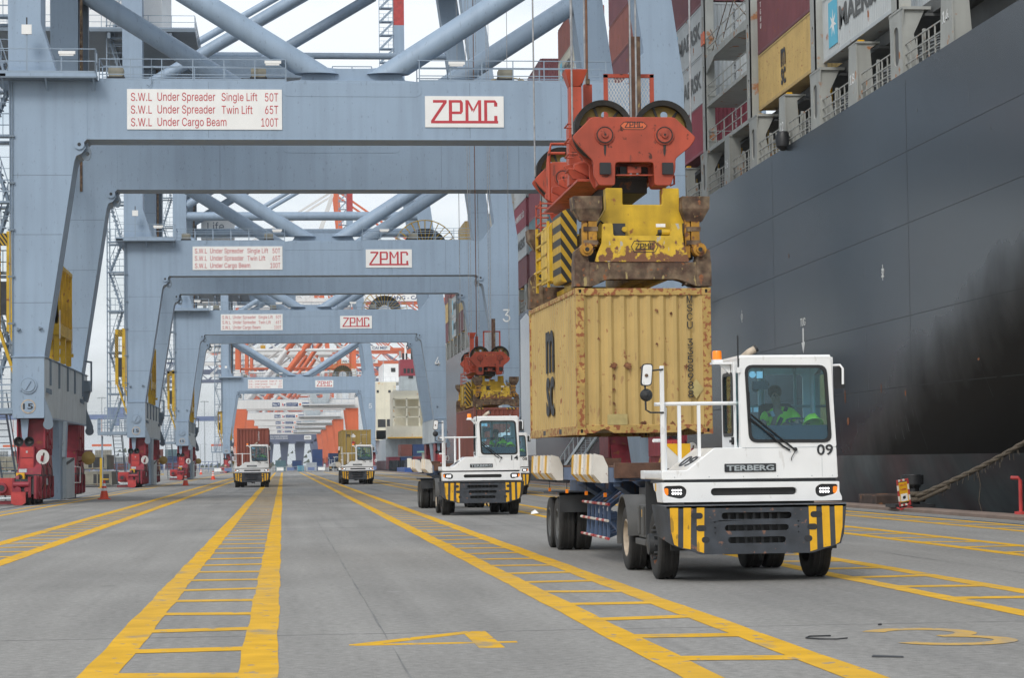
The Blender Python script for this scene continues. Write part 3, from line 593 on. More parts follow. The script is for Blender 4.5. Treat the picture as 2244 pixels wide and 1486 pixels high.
        q = MB().use(pc); q.hexa([(x0+.45, 8.2, .1), (x1-.05, 8.2, .1), (x1-.05, 10.6, .1), (x0+.45, 10.6, .1)], [(x0+.15, 7.2, 4.02), (x1-.05, 7.2, 4.02), (x1-.05, 12.2, 4.02), (x0+.15, 12.2, 4.02)])
        q.use(M['bright_grey']); q.box(x1-.04, x1+.16, 9.0, 13.6, .12, 2.2); q.bar((x1+.05, 8.6, 2.2), (x1+.05, 9.4, 4.0), .16); q.use(M['dark']).bar((x1+.18, 9, 1.9), (x1+.18, 13, 2.15), .03, .14); q.use(M['sign']).pipe([(x1+.2, 13, .9), (x1+.45, 13.6, .9), (x1+.45, 13.6, 1.7), (x1+.2, 13, 1.75)], .03, 6); q.build('tie_down_leg', C)
        q = MB().use(M['crane_dk']); q.box(x1-.1, x1+.42, 20.5, 21.6, 5.9, 6.5); q.prism([(x1+.0, 5.9), (x1+.35, 5.9), (x1+.2, 5.3), (x1+.05, 5.35)], 'y', 20.6, 21.5); q.bar((x1+.42, 21, 6.3), (x1+.42, 21, 7.6), .1); q.bar((x1+.42, 21, 7.55), (x1+.1, 21, 7.6), .1); q.build('lamp_bracket', C)
    # yellow cable-drum frame on the land-side sill
    q = MB().use(M['yellow'])
    for y in (5.0, 8.2, 11.2): q.box(-12.0, -11.75, y, y+.28, 7.8, 11.6); q.box(-11.1, -10.85, y, y+.28, 6.9, 11.6)
    q.box(-12.05, -10.8, 4.9, 11.6, 11.5, 11.7); q.box(-12.0, -10.8, 4.9, 11.6, 8.2, 8.75); q.box(-11.9, -10.9, 5.0, 11.5, 8.75, 9.9)
    for k in range(8): q.bar((-10.8, 5.3+k*.8, 8.8), (-10.8, 5.3+k*.8, 11.5 if k % 2 else 10.4), .08)
    q.box(-11.95, -11.6, 5.4, 6.0, 6.9, 8.3); q.box(-11.95, -11.6, 9.8, 10.4, 6.9, 8.3); q.bar((-11.3, 5.3, 7.6), (-10.6, 5.3, 7.6), .18); q.bar((-11.3, 9.9, 7.4), (-10.6, 9.9, 7.4), .18)
    q.use(M['gw']).box(-10.84, -10.79, 4.88, 5.1, 8.0, 9.4); q.box(-10.84, -10.79, 11.3, 11.5, 7.6, 9.0)
    q.build('cable_guide_frame', C)
    # cable reel
    q = MB().use(M['yellow'])
    for k in range(28):
        a = 2*math.pi*k/28; q.bar((13.2+.75*math.cos(a), 23.7, 21.2+.75*math.sin(a)), (13.2+2.95*math.cos(a), 23.7, 21.2+2.95*math.sin(a)), .07); q.bar((13.2+.75*math.cos(a), 23.2, 21.2+.75*math.sin(a)), (13.2+2.95*math.cos(a), 23.2, 21.2+2.95*math.sin(a)), .06)
    ring = [(13.2+2.95*math.cos(2*math.pi*k/40), 23.7, 21.2+2.95*math.sin(2*math.pi*k/40)) for k in range(41)]; q.pipe(ring, .05, 6, cap=False)
    rl = q.build('cable_reel', C)
    q = MB().use(M['dark']); q.lathe([(.9, -.2), (2.15, -.2), (2.15, .2), (.9, .2)], (13.2, 23.45, 21.2), 'y', 40, closed=True); q.use(M['sign']).disc((13.2, 23.4, 21.2), .8, 'y', .6, 24); q.build('wound_cable', rl)
    # stair tower on the land side
    q = MB().use(M['rail'])
    for x in (-14.25, -12.85):
        for y in (2.6, 5.4): q.bar((x, y, 4.2), (x, y, 42), .10)
    lv = [4.3, 7.6, 11.0, 14.4, 17.6, 20.1, 23.4, 26.8, 30.2, 33.6, 37.0, 39.6]
    for i, z in enumerate(lv):
        q.box(-14.3, -12.8, 2.5, 3.2, z, z+.1); q.box(-14.3, -12.8, 4.8, 5.5, z, z+.1)
        for xv in (-13.95, -13.6, -13.25): q.bar((xv, 2.5, z), (xv, 2.5, z+1.1), .035)
        for f in (1.65, 2.2, 2.75): q.bar((-14.3, 2.5, z+f), (-12.8, 2.5, z+f), .03)
        for f in (.55, 1.1): q.bar((-14.3, 2.5, z+f), (-12.8, 2.5, z+f), .05); q.bar((-14.3, 2.5, z+f), (-14.3, 5.5, z+f), .05); q.bar((-12.8, 2.5, z+f), (-12.8, 5.5, z+f), .05)
        if i+1 < len(lv):
            z2 = lv[i+1]; xa, xb = (-14.1, -13.1) if i % 2 == 0 else (-13.1, -14.1)
            for y in (3.3, 4.1): q.bar((xa, y, z+.1), (xb, y, z2), .05, .12)
            n = 9
            for k in range(1, n):
                t = k/n; xx = xa+(xb-xa)*t; zz = z+.1+(z2-z-.1)*t; q.box(xx-.16, xx+.16, 3.3, 4.1, zz, zz+.04)
            for t in (0, .33, .66, 1): xx = xa+(xb-xa)*t; zz = z+.1+(z2-z-.1)*t; q.bar((xx, 3.3, zz), (xx, 3.3, zz+1.0), .04)
            q.bar((xa, 3.3, z+1.1), (xb, 3.3, z2+1.0), .05)
    q.build('stair_tower', C)
    q = MB().use(M['rail'])                       # lower landing, cage ladder hoops and flight to the ground
    q.box(-14.9, -12.6, .6, 3.4, 4.25, 4.42); rail_run(q, [(-14.9, 3.4, 4.4), (-14.9, .6, 4.4), (-12.6, .6, 4.4)], 1.2, .8, mids=(.35, .68)); rail_run(q, [(-14.4, 1.6, 4.4), (-12.6, 1.6, 4.4)], 2.1, .7, mids=(.3, .6))
    for x in (-13.9, -13.2): q.bar((x, 3.4, 4.3), (x, 9.2, .05), .06, .22)
    for k in range(14): t = (k+.5)/14; q.box(-13.9, -13.2, 3.4+5.8*t-.12, 3.4+5.8*t+.12, 4.3-4.25*t-.02, 4.3-4.25*t+.02)
    q.bar((-13.2, 3.4, 5.35), (-13.2, 9.2, 1.05), .05); q.bar((-14.7, 2.7, 4.2), (-14.7, 2.7, 0), .14)
    for k in range(7):
        a = .35+.11*k; q.bar((-14.0-a*.6, 1.2, 6.8-k*.3), (-13.2, 1.2, 6.8-k*.3), .035)
    q.build('ground_stair', C)
    q = MB().use(M['yellow']); q.box(-13.05, -12.6, 2.2, 2.5, 8.2, 13.0); q.box(-13.6, -13.35, 2.2, 2.5, 8.4, 12.9); q.box(-13.6, -12.6, 2.2, 2.5, 12.6, 12.9); q.bar((-13.5, 2.3, 8.6), (-12.6, 2.3, 5.9), .3, .14); q.bar((-12.95, 2.3, 8.4), (-12.55, 2.3, 7.2), .24, .14); q.use(M['dark']).box(-13.35, -13.05, 2.25, 2.45, 9.0, 10.6); q.use(M['strp']).box(-13.62, -13.33, 2.17, 2.2, 10.6, 12.5); q.box(-13.36, -13.02, 2.17, 2.2, 12.3, 12.9); q.build('stair_guard', C)
    # small brackets, hooks, pipes that break up the plates
    q = MB().use(M['crane_dk'])
    q.pipe([(-6.05, -.05, 20.9), (-6.05, -.08, 19.75), (-6.15, -.1, 19.62), (-6.28, -.1, 19.7)], .018, 6)
    for x in (-12.62, -12.5): q.pipe([(x, -.08, 7.0), (x, -.08, 19.8)], .022, 6)
    for z in (8.4, 10.6, 12.8, 15.0, 17.2): q.box(-12.72, -12.4, -.12, 0, z, z+.08)
    for x, z in ((-12.3, 8.1), (-11.3, 8.15), (18.2, 8.3)): q.prism([(x, z), (x+.16, z+.05), (x+.16, z+.1), (x, z+.15)], 'y', -.16, 0)
    q.bar((-12.4, 19.9, 20.1), (-10.6, .9, 20.5), .04); q.build('bracket', C)
    return C
def crane_number(C, s):
    if s:
        q = MB(); letters(q, s, (18.05, -.012, 13.2), XP, ZP, .62, 1.05, .0, M['inkw']); q.build('leg_number', C)
crane = make_crane()
CR = [(108.0, None, 'grey-blue gantry crane nearest the camera, large load sign on its beam'), (186.4, '3', 'second grey-blue gantry crane from the camera, white 3 on its seaward leg'), (271.0, '4', 'third grey-blue gantry crane from the camera, white 4 on its seaward leg'), (481.0, '5', 'smallest, farthest grey-blue gantry crane, white 5 on its seaward leg')]
for i, (y, num, lab) in enumerate(CR):
    c = crane if i == 0 else copy_tree(proto_crane)
    if i == 0: proto_crane = crane
    c.location = (0, y, 0); tag(c, lab, 'gantry crane', 'grey-blue gantry cranes along the quay')
for c, (y, num, lab) in zip([o for o in COL.objects if o.name.startswith('gantry_crane')], CR): crane_number(c, num)
# ---------------------------------------------------------------- containers (local origin: bottom centre of the near end)
def corrug(mb, u0, u1, z0, z1, fn, pitch=.278, depth=.036, phase=0):
    """trapezoid-ribbed sheet; fn(u, z, d) gives the point, d = depth inwards"""
    us = [(u0, 0)]; u = u0+phase
    while u < u1-.02:
        for f, d in ((.26, 0), (.5, 1), (.76, 1), (1.0, 0)):
            if u+pitch*f < u1: us.append((u+pitch*f, d))
        u += pitch
    us.append((u1, 0)); vs = []
    for a, d in us: vs += [fn(a, z0, d*depth), fn(a, z1, d*depth)]
    mb.add(vs, [(2*i, 2*i+2, 2*i+3, 2*i+1) for i in range(len(us)-1)])
CONT = {}
def container(label, col, loc, Ln=12.19, H=2.591, frame=None, doors=False, group=None, simple=False, W=2.438, name='shipping_container'):
    key = (col, Ln, H, doors, simple, frame); t = thing(name, label, 'container', loc, group)
    if key not in CONT:
        m, fm = M[col], M[frame or col]; h = W/2
        mb = MB().use(m); pd = .278 if not simple else .56
        for s_ in (-1, 1): corrug(mb, .1, Ln-.1, .16, H-.08, lambda u, z, d, s_=s_: (s_*(h-.012-d), u, z), pd)
        if not doors: corrug(mb, -h+.1, h-.1, .16, H-.10, lambda u, z, d: (u, .02+d, z), .236, .042)
        else: mb.box(-h+.1, h-.1, .03, .06, .16, H-.1)
        mb.box(-h+.1, h-.1, Ln-.06, Ln-.03, .16, H-.1); mb.box(-h+.05, h-.05, .05, Ln-.05, H-.05, H-.02); mb.box(-h+.1, h-.1, .1, Ln-.1, .1, .14)
        walls = mb.build('wall_panels', t, smooth=.3)
        mb = MB().use(fm)
        for s_ in (-1, 1):
            a, b = sorted((s_*h, s_*(h-.15))); mb.box(a, b, 0, .14, .12, H-.12); mb.box(a, b, Ln-.14, Ln, .12, H-.12)
            a, b = sorted((s_*h, s_*(h-.07))); mb.box(a, b, .16, Ln-.16, .0, .16); mb.box(a, b, .16, Ln-.16, H-.09, H)
        if Ln < 7 and not simple:
            mb.use(M['dark'])
            for y in (Ln/2-1.02, Ln/2+1.02):
                for s_ in (-1, 1): a, b = sorted((s_*(h+.001), s_*(h-.05))); mb.box(a, b, y-.16, y+.16, .03, .13)
            mb.use(fm)
        bl = [(-h+.16, .17), (-h+.16, .02), (-h+.30, .02), (-h+.48, .10), (-h+.66, .02), (h-.66, .02), (h-.46, .10), (h-.28, .02), (h-.16, .02), (h-.16, .17)]
        mb.prism(bl, 'y', 0, .1); mb.box(-h+.16, h-.16, 0, .1, H-.13, H-.005); mb.box(-h+.16, h-.16, Ln-.1, Ln, .02, .16); mb.box(-h+.16, h-.16, Ln-.1, Ln, H-.12, H)
        rails = mb.build('frame', t, bevel=0 if simple else .008)
        parts = [walls]
        for x in (-h, h-.162):
            for y in (-.006, Ln-.172):
                for z in (0, H-.118):
                    if simple: continue
                    mb = MB().use(fm)
                    mb.plate([(x-.003, z-.004), (x+.165, z-.004), (x+.165, z+.122), (x-.003, z+.122)], [[(x+.06, z+.03), (x+.10, z+.03), (x+.105, z+.06), (x+.10, z+.095), (x+.06, z+.095), (x+.055, z+.06)]], 'y', y, y+.178)
                    mb.use(M['ink']).box(x+.05, x+.11, y+.04, y+.05, z+.02, z+.1); parts.append(mb.build('corner_casting', t))
        parts.append(rails)
        if doors:
            mb = MB().use(m)
            for s_ in (-1, 1):
                a, b = sorted((s_*.02, s_*(h-.16)))
                mb.prism(rrect(a, b, .2, H-.16, .03), 'y', -.012, .03)
                for k in range(4): z = .42+k*.56; mb.box(a+.1, b-.1, -.03, -.012, z, z+.16)
            mb.use(M['steel'])
            for x in (-.85, -.38, .38, .85): mb.tube((x, -.055, .12), (x, -.055, H-.1), .02, 8); mb.bar((x, -.06, .95), (x+.25, -.06, 1.0), .03)
            parts.append(mb.build('doors', t))
        CONT[key] = parts
    else:
        for p in CONT[key]:
            c = p.copy(); COL.objects.link(c); c.parent = t
    return t
def side_text(t, kind, Ln, H, front_only=False, col='ink'):
    """marks on the -X side, reading towards -Y"""
    q = MB(); x = -1.219; rd, n = -YP, None
    if kind == 'MSC':
        y0 = Ln*.5+.55 if Ln > 7 else Ln*.5+.68
        letters(q, 'm', (x-.002, y0, H*.47), rd, ZP, 1.0, H*.31, .02, M['ink']); letters(q, 'sc', (x-.002, y0, H*.15), rd, ZP, 1.0, H*.29, .02)
    elif kind == 'MAERSK':
        q.use(M['starb']).box(x-.006, x-.002, Ln-2.75, Ln-1.15, .45, H-.35); q.use(M['sign'])
        cy, cz = Ln-1.95, H*.5+.03; q.prism([(cy+(.62 if k % 2 == 0 else .2)*math.cos(math.pi*k/7+math.pi/2), cz+(.62 if k % 2 == 0 else .2)*math.sin(math.pi*k/7+math.pi/2)) for k in range(14)], 'x', x-.010, x-.006)
        letters(q, 'MAERSK', (x-.002, Ln-3.0, H*.34), rd, ZP, Ln-4.3, H*.36, .03, M['shipdk'])
    elif kind == 'script':
        letters(q, 'HAMBURG SÜD', (x-.002, Ln-1.2, H*.4), rd, ZP, Ln-3, H*.28, .0, M['inkw'])
    elif kind == 'crest':
        q.use(M['inkw']); q.prism(circ(Ln*.5, H*.6, .42), 'x', x-.006, x-.002); q.prism([(Ln*.5-.4, H*.55), (Ln*.5+.4, H*.55), (Ln*.5+.25, H*.2), (Ln*.5, H*.3), (Ln*.5-.2, H*.15)], 'x', x-.006, x-.002)
    elif kind == 'code':
        for k, ch in enumerate('TGHU'): letters(q, ch, (x-.002, Ln-.7, H-.5-k*.36), rd, ZP, .2, .26, .01, M['inkw'])
    return q.build('lettering', t)
def end_code(t, s, x, z, H, h=.13, col='ink'):
    q = MB().use(M[col])
    for k, ch in enumerate(s):
        if ch != ' ': letters(q, ch, (x-(.03 if ch == '1' else .05), -.004, z-k*h*1.18), XP, ZP, .045 if ch == '1' else .1, h, .0)
    return q.build('lettering', t)
# ---------------------------------------------------------------- terminal tractor (front axle at local origin, nose towards -Y)
def wheel_parts(parent, x, y, r=.51, wd=.30, out=1, hub=True, dual=False, name='wheel'):
    q = MB().use(M['rubber']); hw = wd/2
    q.lathe([(.30, -hw*.92), (.36, -hw), (r-.07, -hw), (r-.025, -hw*.93), (r-.003, -hw*.80), (r, -hw*.5), (r, -hw*.47), (r-.014, -hw*.45), (r-.014, -hw*.40), (r, -hw*.38), (r, -.03), (r-.014, -.022), (r-.014, .022), (r, .03), (r, hw*.38), (r-.014, hw*.40), (r-.014, hw*.45), (r, hw*.47), (r, hw*.5), (r-.003, hw*.80), (r-.025, hw*.93), (r-.07, hw), (.36, hw), (.30, hw*.92)], (0, 0, 0), 'x', 36, closed=True)
    w_ = q.build(name, parent, (x, y, r), smooth=.5)
    q = MB().use(M['dark'] if hub else M['shipdk'])
    s_ = out
    if not hub:
        q.lathe([(.31, s_*hw*.9), (.27, s_*hw*.95), (.25, s_*hw*.5), (.14, s_*hw*.55), (.13, s_*hw*.85), (.001, s_*hw*.87)], (0, 0, 0), 'x', 24)
        for k in range(8): a = 2*math.pi*k/8; q.tube((s_*hw*.5, .19*math.cos(a), .19*math.sin(a)), (s_*hw*.66, .19*math.cos(a), .19*math.sin(a)), .02, 5)
    elif not dual:
        q.lathe([(.31, s_*-.1), (.31, s_*hw*.9), (.28, s_*hw*.95), (.25, s_*hw*.6), (.16, s_*hw*.75), (.15, s_*(hw+.09)), (.001, s_*(hw+.10))], (0, 0, 0), 'x', 24)
        for k in range(10):
            a = 2*math.pi*k/10; q.tube((s_*hw*.6, .205*math.cos(a), .205*math.sin(a)), (s_*(hw*.6+.09), .205*math.cos(a), .205*math.sin(a)), .024, 6)
    else:
        q.use(M['exh']); q.lathe([(.31, s_*hw*.9), (.28, s_*hw*.95), (.26, s_*hw*.1), (.20, s_*-hw*.1), (.001, s_*-hw*.1)], (0, 0, 0), 'x', 24); q.use(M['dark'])
        q.lathe([(.12, s_*-hw*.1), (.12, s_*hw*.6), (.001, s_*hw*.62)], (0, 0, 0), 'x', 12)
        for k in range(10):
            a = 2*math.pi*k/10; q.tube((s_*-hw*.1, .17*math.cos(a), .17*math.sin(a)), (s_*hw*.12, .17*math.cos(a), .17*math.sin(a)), .018, 5)
    q.build('rim', w_); return w_
def make_tractor():
    T = thing('terminal_tractor', 'x', 'terminal tractor'); wt = M['twhite']; F0 = -.85
    win = rpoly([(-.05, 3.085), (1.135, 3.075), (1.195, 1.975), (.0, 1.985)], .11, 4)
    # cab shell
    q = MB().use(wt); fr = [(-.14, 1.79), (-.135, 3.20), (1.205, 3.20), (1.285, 1.46), (.05, 1.46)]
    q.plate(rpoly([(-.135, 1.90), (-.125, 3.215), (1.21, 3.215), (1.272, 1.90)], .03, 2), [win], 'y', F0, F0+.04)
    yb = .52
    sw = rpoly([(F0+.10, 3.0), (F0+.30, 3.0), (F0+.30, 1.98), (F0+.16, 1.80), (F0+.10, 2.2)], .05, 3)      # slim quarter light
    sd_ = rrect(F0+.52, yb-.18, 2.1, 2.98, .07)
    q.plate([(F0+.04, 1.6), (yb, 1.6), (yb, 3.2), (F0+.04, 3.2)], [sw, sd_], 'x', -.135, -.10)
    q.plate([(F0+.04, 1.6), (yb, 1.6), (yb, 3.2), (F0+.04, 3.2)], [rrect(F0+.2, yb-.2, 2.05, 2.98, .07)], 'x', 1.215, 1.25)
    q.plate([(-.10, 1.6), (1.215, 1.6), (1.215, 3.2), (-.10, 3.2)], [rrect(.0, .42, 2.2, 3.0, .05), rrect(.52, 1.1, 2.2, 3.0, .05)], 'y', yb-.035, yb)
    q.hexa([(-.14, F0-.005, 3.19), (1.215, F0-.005, 3.19), (1.24, yb+.02, 3.19), (-.14, yb+.02, 3.19)], [(-.12, F0+.02, 3.235), (1.2, F0+.02, 3.235), (1.2, yb, 3.235), (-.12, yb, 3.235)])
    q.use(M['interior']); q.box(-.09, 1.2, F0+.05, yb-.05, 3.16, 3.18); q.box(.46, .50, yb-.06, yb-.04, 2.0, 3.1); q.box(.95, .99, yb-.10, yb-.06, 1.95, 3.15); q.box(-.08, 1.2, yb-.08, yb-.05, 2.5, 2.54)
    cab = q.build('cab', T, bevel=.008)
    q = MB().use(M['black'])
    inn = rpoly([(-.015, 3.05), (1.10, 3.04), (1.155, 2.01), (.035, 2.02)], .09, 4)
    q.plate(rpoly([(-.06, 3.095), (1.145, 3.085), (1.205, 1.965), (-.01, 1.975)], .12, 4), [inn], 'y', F0-.012, F0+.02); q.build('window_seal', cab)
    MB().use(M['glass']).prism(rpoly([(-.02, 3.055), (1.105, 3.045), (1.16, 2.005), (.03, 2.015)], .09, 4), 'y', F0+.006, F0+.009).build('windscreen', cab)
    q = MB().use(M['black']); q.plate(rrect(F0+.49, yb-.15, 2.07, 3.01, .09), [rrect(F0+.54, yb-.2, 2.12, 2.96, .06)], 'x', -.15, -.12); q.build('window_seal', cab)
    MB().use(M['glass2']).prism(sd_, 'x', -.122, -.119).build('side_window', cab); MB().use(M['glass2']).prism(sw, 'x', -.13, -.127).build('side_window', cab)
    MB().use(M['glass2']).prism(rrect(F0+.2, yb-.2, 2.05, 2.98, .07), 'x', 1.23, 1.233).build('side_window', cab)
    q = MB().use(M['black']); q.box(-.17, -.135, F0+.46, F0+.50, 1.95, 2.06); q.box(-.19, -.14, F0+.42, F0+.55, 1.98, 2.02); q.use(wt).box(-.145, -.135, F0+.38, F0+.395, 1.65, 3.15); q.build('door_handle', cab)
    # hood and platform body
    q = MB().use(wt)
    q.prism(rpoly([(-1.285, 1.455), (-1.285, 1.585), (-.93, 1.585), (-.52, 1.905), (1.268, 1.905), (1.285, 1.455)], .025, 3), 'y', F0-.004, .75)
    q.box(-1.285, -.95, .75, 1.1, 1.455, 1.585)
    hood = q.build('hood', T, bevel=.01); q = MB().use(M['pole']); q.box(-.11, 1.262, F0-.0065, F0-.003, 1.897, 1.903); q.box(1.05, 1.054, F0-.0065, F0-.003, 1.47, 1.9); [q.disc((x, F0-.006, 1.49), .008, 'y', .006, 6) for x in (-1.1, -.6, -.1, .4, .9, 1.2)]; q.build('panel_seam', hood)
    q = MB().use(M['ink']); q.prism(rrect(-.375, .375, 1.555, 1.675, .01, 2), 'y', F0-.016, F0-.003); q.use(M['steel']); letters(q, 'TERBERG', (-.345, F0-.017, 1.572), XP, ZP, .69, .082, .03, M['pole']); q.build('maker_plate', hood)
    # skirt with headlamps and air slot
    q = MB().use(M['ink']); q.box(-1.25, 1.26, F0+.04, .4, 1.40, 1.46); q.use(wt)
    sk = rpoly([(-1.285, 1.415), (1.29, 1.405), (1.29, 1.255), (1.325, 1.18), (1.325, 1.13), (-1.285, 1.13)], .015, 2)
    hlL = rpoly([(-1.27, 1.365), (-1.0, 1.37), (-.93, 1.31), (-.95, 1.21), (-1.02, 1.18), (-1.13, 1.20), (-1.25, 1.235)], .05, 3)
    hlR = [(-a, b) for a, b in hlL][::-1]
    q.plate(sk, [rrect(-.585, .665, 1.222, 1.328, .05), hlL, hlR], 'y', F0-.05, F0+.05)
    q.prism([(F0+.05, 1.415), (-.05, 1.40), (-.15, 1.30), (-.3, 1.27), (-.42, 1.13), (F0+.05, 1.13)], 'x', -1.285, -1.24); q.prism([(F0+.05, 1.405), (-.05, 1.40), (-.15, 1.30), (-.3, 1.27), (-.42, 1.13), (F0+.05, 1.13)], 'x', 1.25, 1.29)
    skirt = q.build('front_skirt', T, bevel=.006)
    q = MB().use(M['black']); q.box(-.62, .70, F0+.03, F0+.06, 1.2, 1.35); q.build('air_slot', skirt)
    for s_ in (-1, 1):
        q = MB().use(M['black']); xs = sorted((s_*1.275, s_*.92)); q.box(xs[0], xs[1], F0-.015, F0+.08, 1.17, 1.38); h_ = q.build('headlight', T)
        q = MB().use(M['ledw'])
        for i in range(4):
            for j in range(2): q.disc((s_*1.075+(i-1.5)*.038, F0-.020, 1.258+j*.046), .0155, 'y', .012, 10)
        q.build('lamp_cluster', h_)
        q = MB().use(M['orange']); a, b = sorted((s_*1.26, s_*1.20)); q.prism(rrect(a, b, 1.235, 1.335, .02), 'y', F0-.04, F0); q.build('turn_signal', h_)
    # bumper: notched steel plate with swept ends, hazard stripes on the front
    B0 = -1.25; q = MB().use(M['bumper'])
    outer = rpoly([(-1.30, 1.085), (1.30, 1.085), (1.21, .53), (.80, .40), (-.80, .40), (-1.21, .53)], .03, 2)
    slots = [rrect(-.505, .505, .89, .985, .045), rrect(-.46, .46, .725, .81, .04), rrect(-.415, .415, .55, .64, .043)]
    hs = []
    for s_ in (-1, 1):
        for cx_, cz_, w_ in ((.86, .945, .087), (.80, .77, .072), (.74, .605, .057)): hs.append(rrect(s_*cx_-w_, s_*cx_+w_, cz_-.043, cz_+.043, .04))
        for k in range(3): hs.append(circ(s_*.60, .70+k*.075, .011, 6))
    q.plate(outer, slots+hs+[], 'y', B0, B0+.035)
    for s_ in (-1, 1):
        q.hexa([(s_*1.30, B0, 1.085), (s_*1.21, B0, .53), (s_*1.20, B0+.03, .53), (s_*1.28, B0+.03, 1.085)], [(s_*1.42, B0+.52, 1.10), (s_*1.36, B0+.42, .66), (s_*1.33, B0+.42, .66), (s_*1.39, B0+.52, 1.10)])
        q.hexa([(s_*1.21, B0, .53), (s_*.80, B0, .40), (s_*.80, B0+.03, .41), (s_*1.2, B0+.03, .54)], [(s_*1.36, B0+.42, .66), (s_*.9, B0+.42, .44), (s_*.9, B0+.42, .47), (s_*1.34, B0+.42, .69)])
    q.box(-.8, .8, B0+.03, B0+.42, .40, .43); q.hexa([(-1.30, B0, 1.085), (1.30, B0, 1.085), (1.28, B0, 1.05), (-1.28, B0, 1.05)], [(-1.4, B0+.42, 1.10), (1.4, B0+.42, 1.10), (1.38, B0+.42, 1.07), (-1.38, B0+.42, 1.07)])
    q.use(M['black']).box(-1.2, 1.2, B0+.22, B0+.25, .45, 1.04)
    for k in range(7): q.use(M['dark']).box(-.40+k*.12, -.36+k*.12, B0+.1, B0+.14, .55, 1.0)
    bp = q.build('bumper', T, bevel=.008)
    yy = B0-.004
    for s_ in (-1, 1):
        q = MB().use(M['byel'])
        for p in ([(1.245, 1.06), (1.125, 1.06), (1.135, .515), (1.19, .545), (1.235, .76)], [(1.05, 1.06), (.94, 1.06), (.955, .475), (1.06, .495)], [(.86, 1.06), (.75, 1.06), (.765, .42), (.865, .45)]):
            q.prism([(s_*a, b) for a, b in p], 'y', yy, yy+.004)
        q.build('hazard_stripes', bp)
        for cx_, cz_, w_ in ((.86, .945, .085), (.80, .77, .07), (.74, .605, .055)): MB().use(M['ink']).prism(rrect(s_*cx_-w_, s_*cx_+w_, cz_-.043, cz_+.043, .04), 'y', yy-.003, yy+.03).build('hole_cap', bp)  # black caps over the stripes stand for the shade inside the holes
    # wheels
    for s_ in (-1, 1):
        wheel_parts(T, s_*1.12, 0, out=s_)
        for xx in (1.10, .77): wheel_parts(T, s_*xx, 2.95, out=s_, dual=True)
    # chassis, axles, fifth wheel
    q = MB().use(M['dark']); q.box(-.45, -.33, -.9, 4.0, .62, .95); q.box(.33, .45, -.9, 4.0, .62, .95); q.box(-.4, .4, 2.5, 3.4, .95, 1.25); q.tube((-1.0, 0, .5), (1.0, 0, .5), .07, 8); q.tube((-1.0, 2.95, .5), (1.0, 2.95, .5), .1, 8); q.ball((0, 2.95, .5), .22, 10); q.box(-.5, .6, -.7, .9, .55, 1.35)
    q.box(-.3, .1, -.4, .2, .36, .55); q.bar((.15, -.55, .45), (.22, -.5, .28), .05, .03); q.disc((0, 3.0, 1.3), .45, 'z', .1, 18); q.box(-.82, .82, -.3, .3, .52, .60)
    q.use(M['black']).box(-.95, .95, -.75, 3.4, .72, 1.30); q.build('chassis', T)  # black block added under the body to keep the ground below dark
    # rear wings, battery box, mud flap
    fm = mat_fender
    for s_ in (-1, 1):
        q = MB().use(fm); pts = []
        for k in range(13):
            a = R(-15+195*k/12-0); pts.append((2.95+.62*math.cos(a), .56+.64*math.sin(a)))
        inner = [(2.95+(y-2.95)*.95, .56+(z-.56)*.95) for y, z in pts]
        a, b = sorted((s_*.60, s_*1.30)); q.prism(pts+inner[::-1], 'x', a, b); q.build('rear_wing', T, smooth=.9)
    q = MB().use(fm); q.box(-1.16, -.72, 1.45, 2.15, .55, 1.05); q.box(-1.2, -.72, 1.3, 2.25, .44, .53); q.box(-1.19, -1.16, 1.5, 1.62, .6, 1.03); q.box(-1.19, -1.16, 1.95, 2.07, .6, 1.03); q.use(M['byel']).box(-1.165, -1.15, 1.72, 1.83, .86, .98); q.build('battery_box', T, bevel=.02)
    MB().use(M['dark']).box(-1.28, -.75, .66, .69, .45, 1.42).build('mud_flap', T); MB().use(M['dark']).box(.75, 1.28, .66, .69, .45, 1.42).build('mud_flap', T)
    q = MB().use(M['byel']); q.box(-1.292, -1.286, -.35, -.27, 1.29, 1.40); q.build('side_reflector', T)
    # railings and mirror post
    q = MB().use(wt); q.box(-1.285, -1.225, F0+.02, F0+.08, 1.58, 3.09); q.build('mirror_post', T, bevel=.008)
    q = MB().use(wt); q.pipe([(-1.36, F0+.10, 2.54), (-1.1, F0+.12, 2.545), (-.12, F0+.3, 2.55)], .027, 8); q.bar((-.70, F0+.2, 2.53), (-.70, F0+.2, 1.78), .045); q.build('handrail', T); q = MB().use(wt); q.pipe([(-1.22, F0+.2, 2.53), (-1.17, F0+.3, 2.48), (-1.17, F0+.35, 2.3), (-1.17, F0+.35, 1.58)], .026, 8); q.tube((-1.36, F0+.25, 2.02), (-1.17, F0+.35, 2.02), .025, 8); q.build('handrail', T); MB().use(wt).bar((-.75, .7, 1.58), (-.75, .7, 2.6), .05).build('handrail', T)
    q = MB().use(M['dark']); q.pipe([(-1.24, F0+.02, 3.04), (-1.42, F0-.05, 3.02), (-1.52, F0-.06, 2.92), (-1.51, F0-.06, 2.46), (-1.44, F0-.05, 2.42), (-1.24, F0+.02, 2.42)], .014, 6); mb_ = q.build('mirror_bracket', T)
    q = MB().use(M['black']); sk_ = Matrix.Shear
    po = rpoly([(-1.585, 2.80), (-1.555, 3.12), (-1.40, 3.12), (-1.425, 2.80)], .05, 3); pi_ = rpoly([(-1.57, 2.815), (-1.545, 3.105), (-1.412, 3.105), (-1.437, 2.815)], .045, 3)
    q.prism(po, 'y', F0-.09, F0-.03); q.use(wt).prism(pi_, 'y', F0-.096, F0-.088); q.use(M['srust']).disc((-1.50, F0-.10, 2.95), .025, 'y', .02, 10); q.build('mirror', mb_)
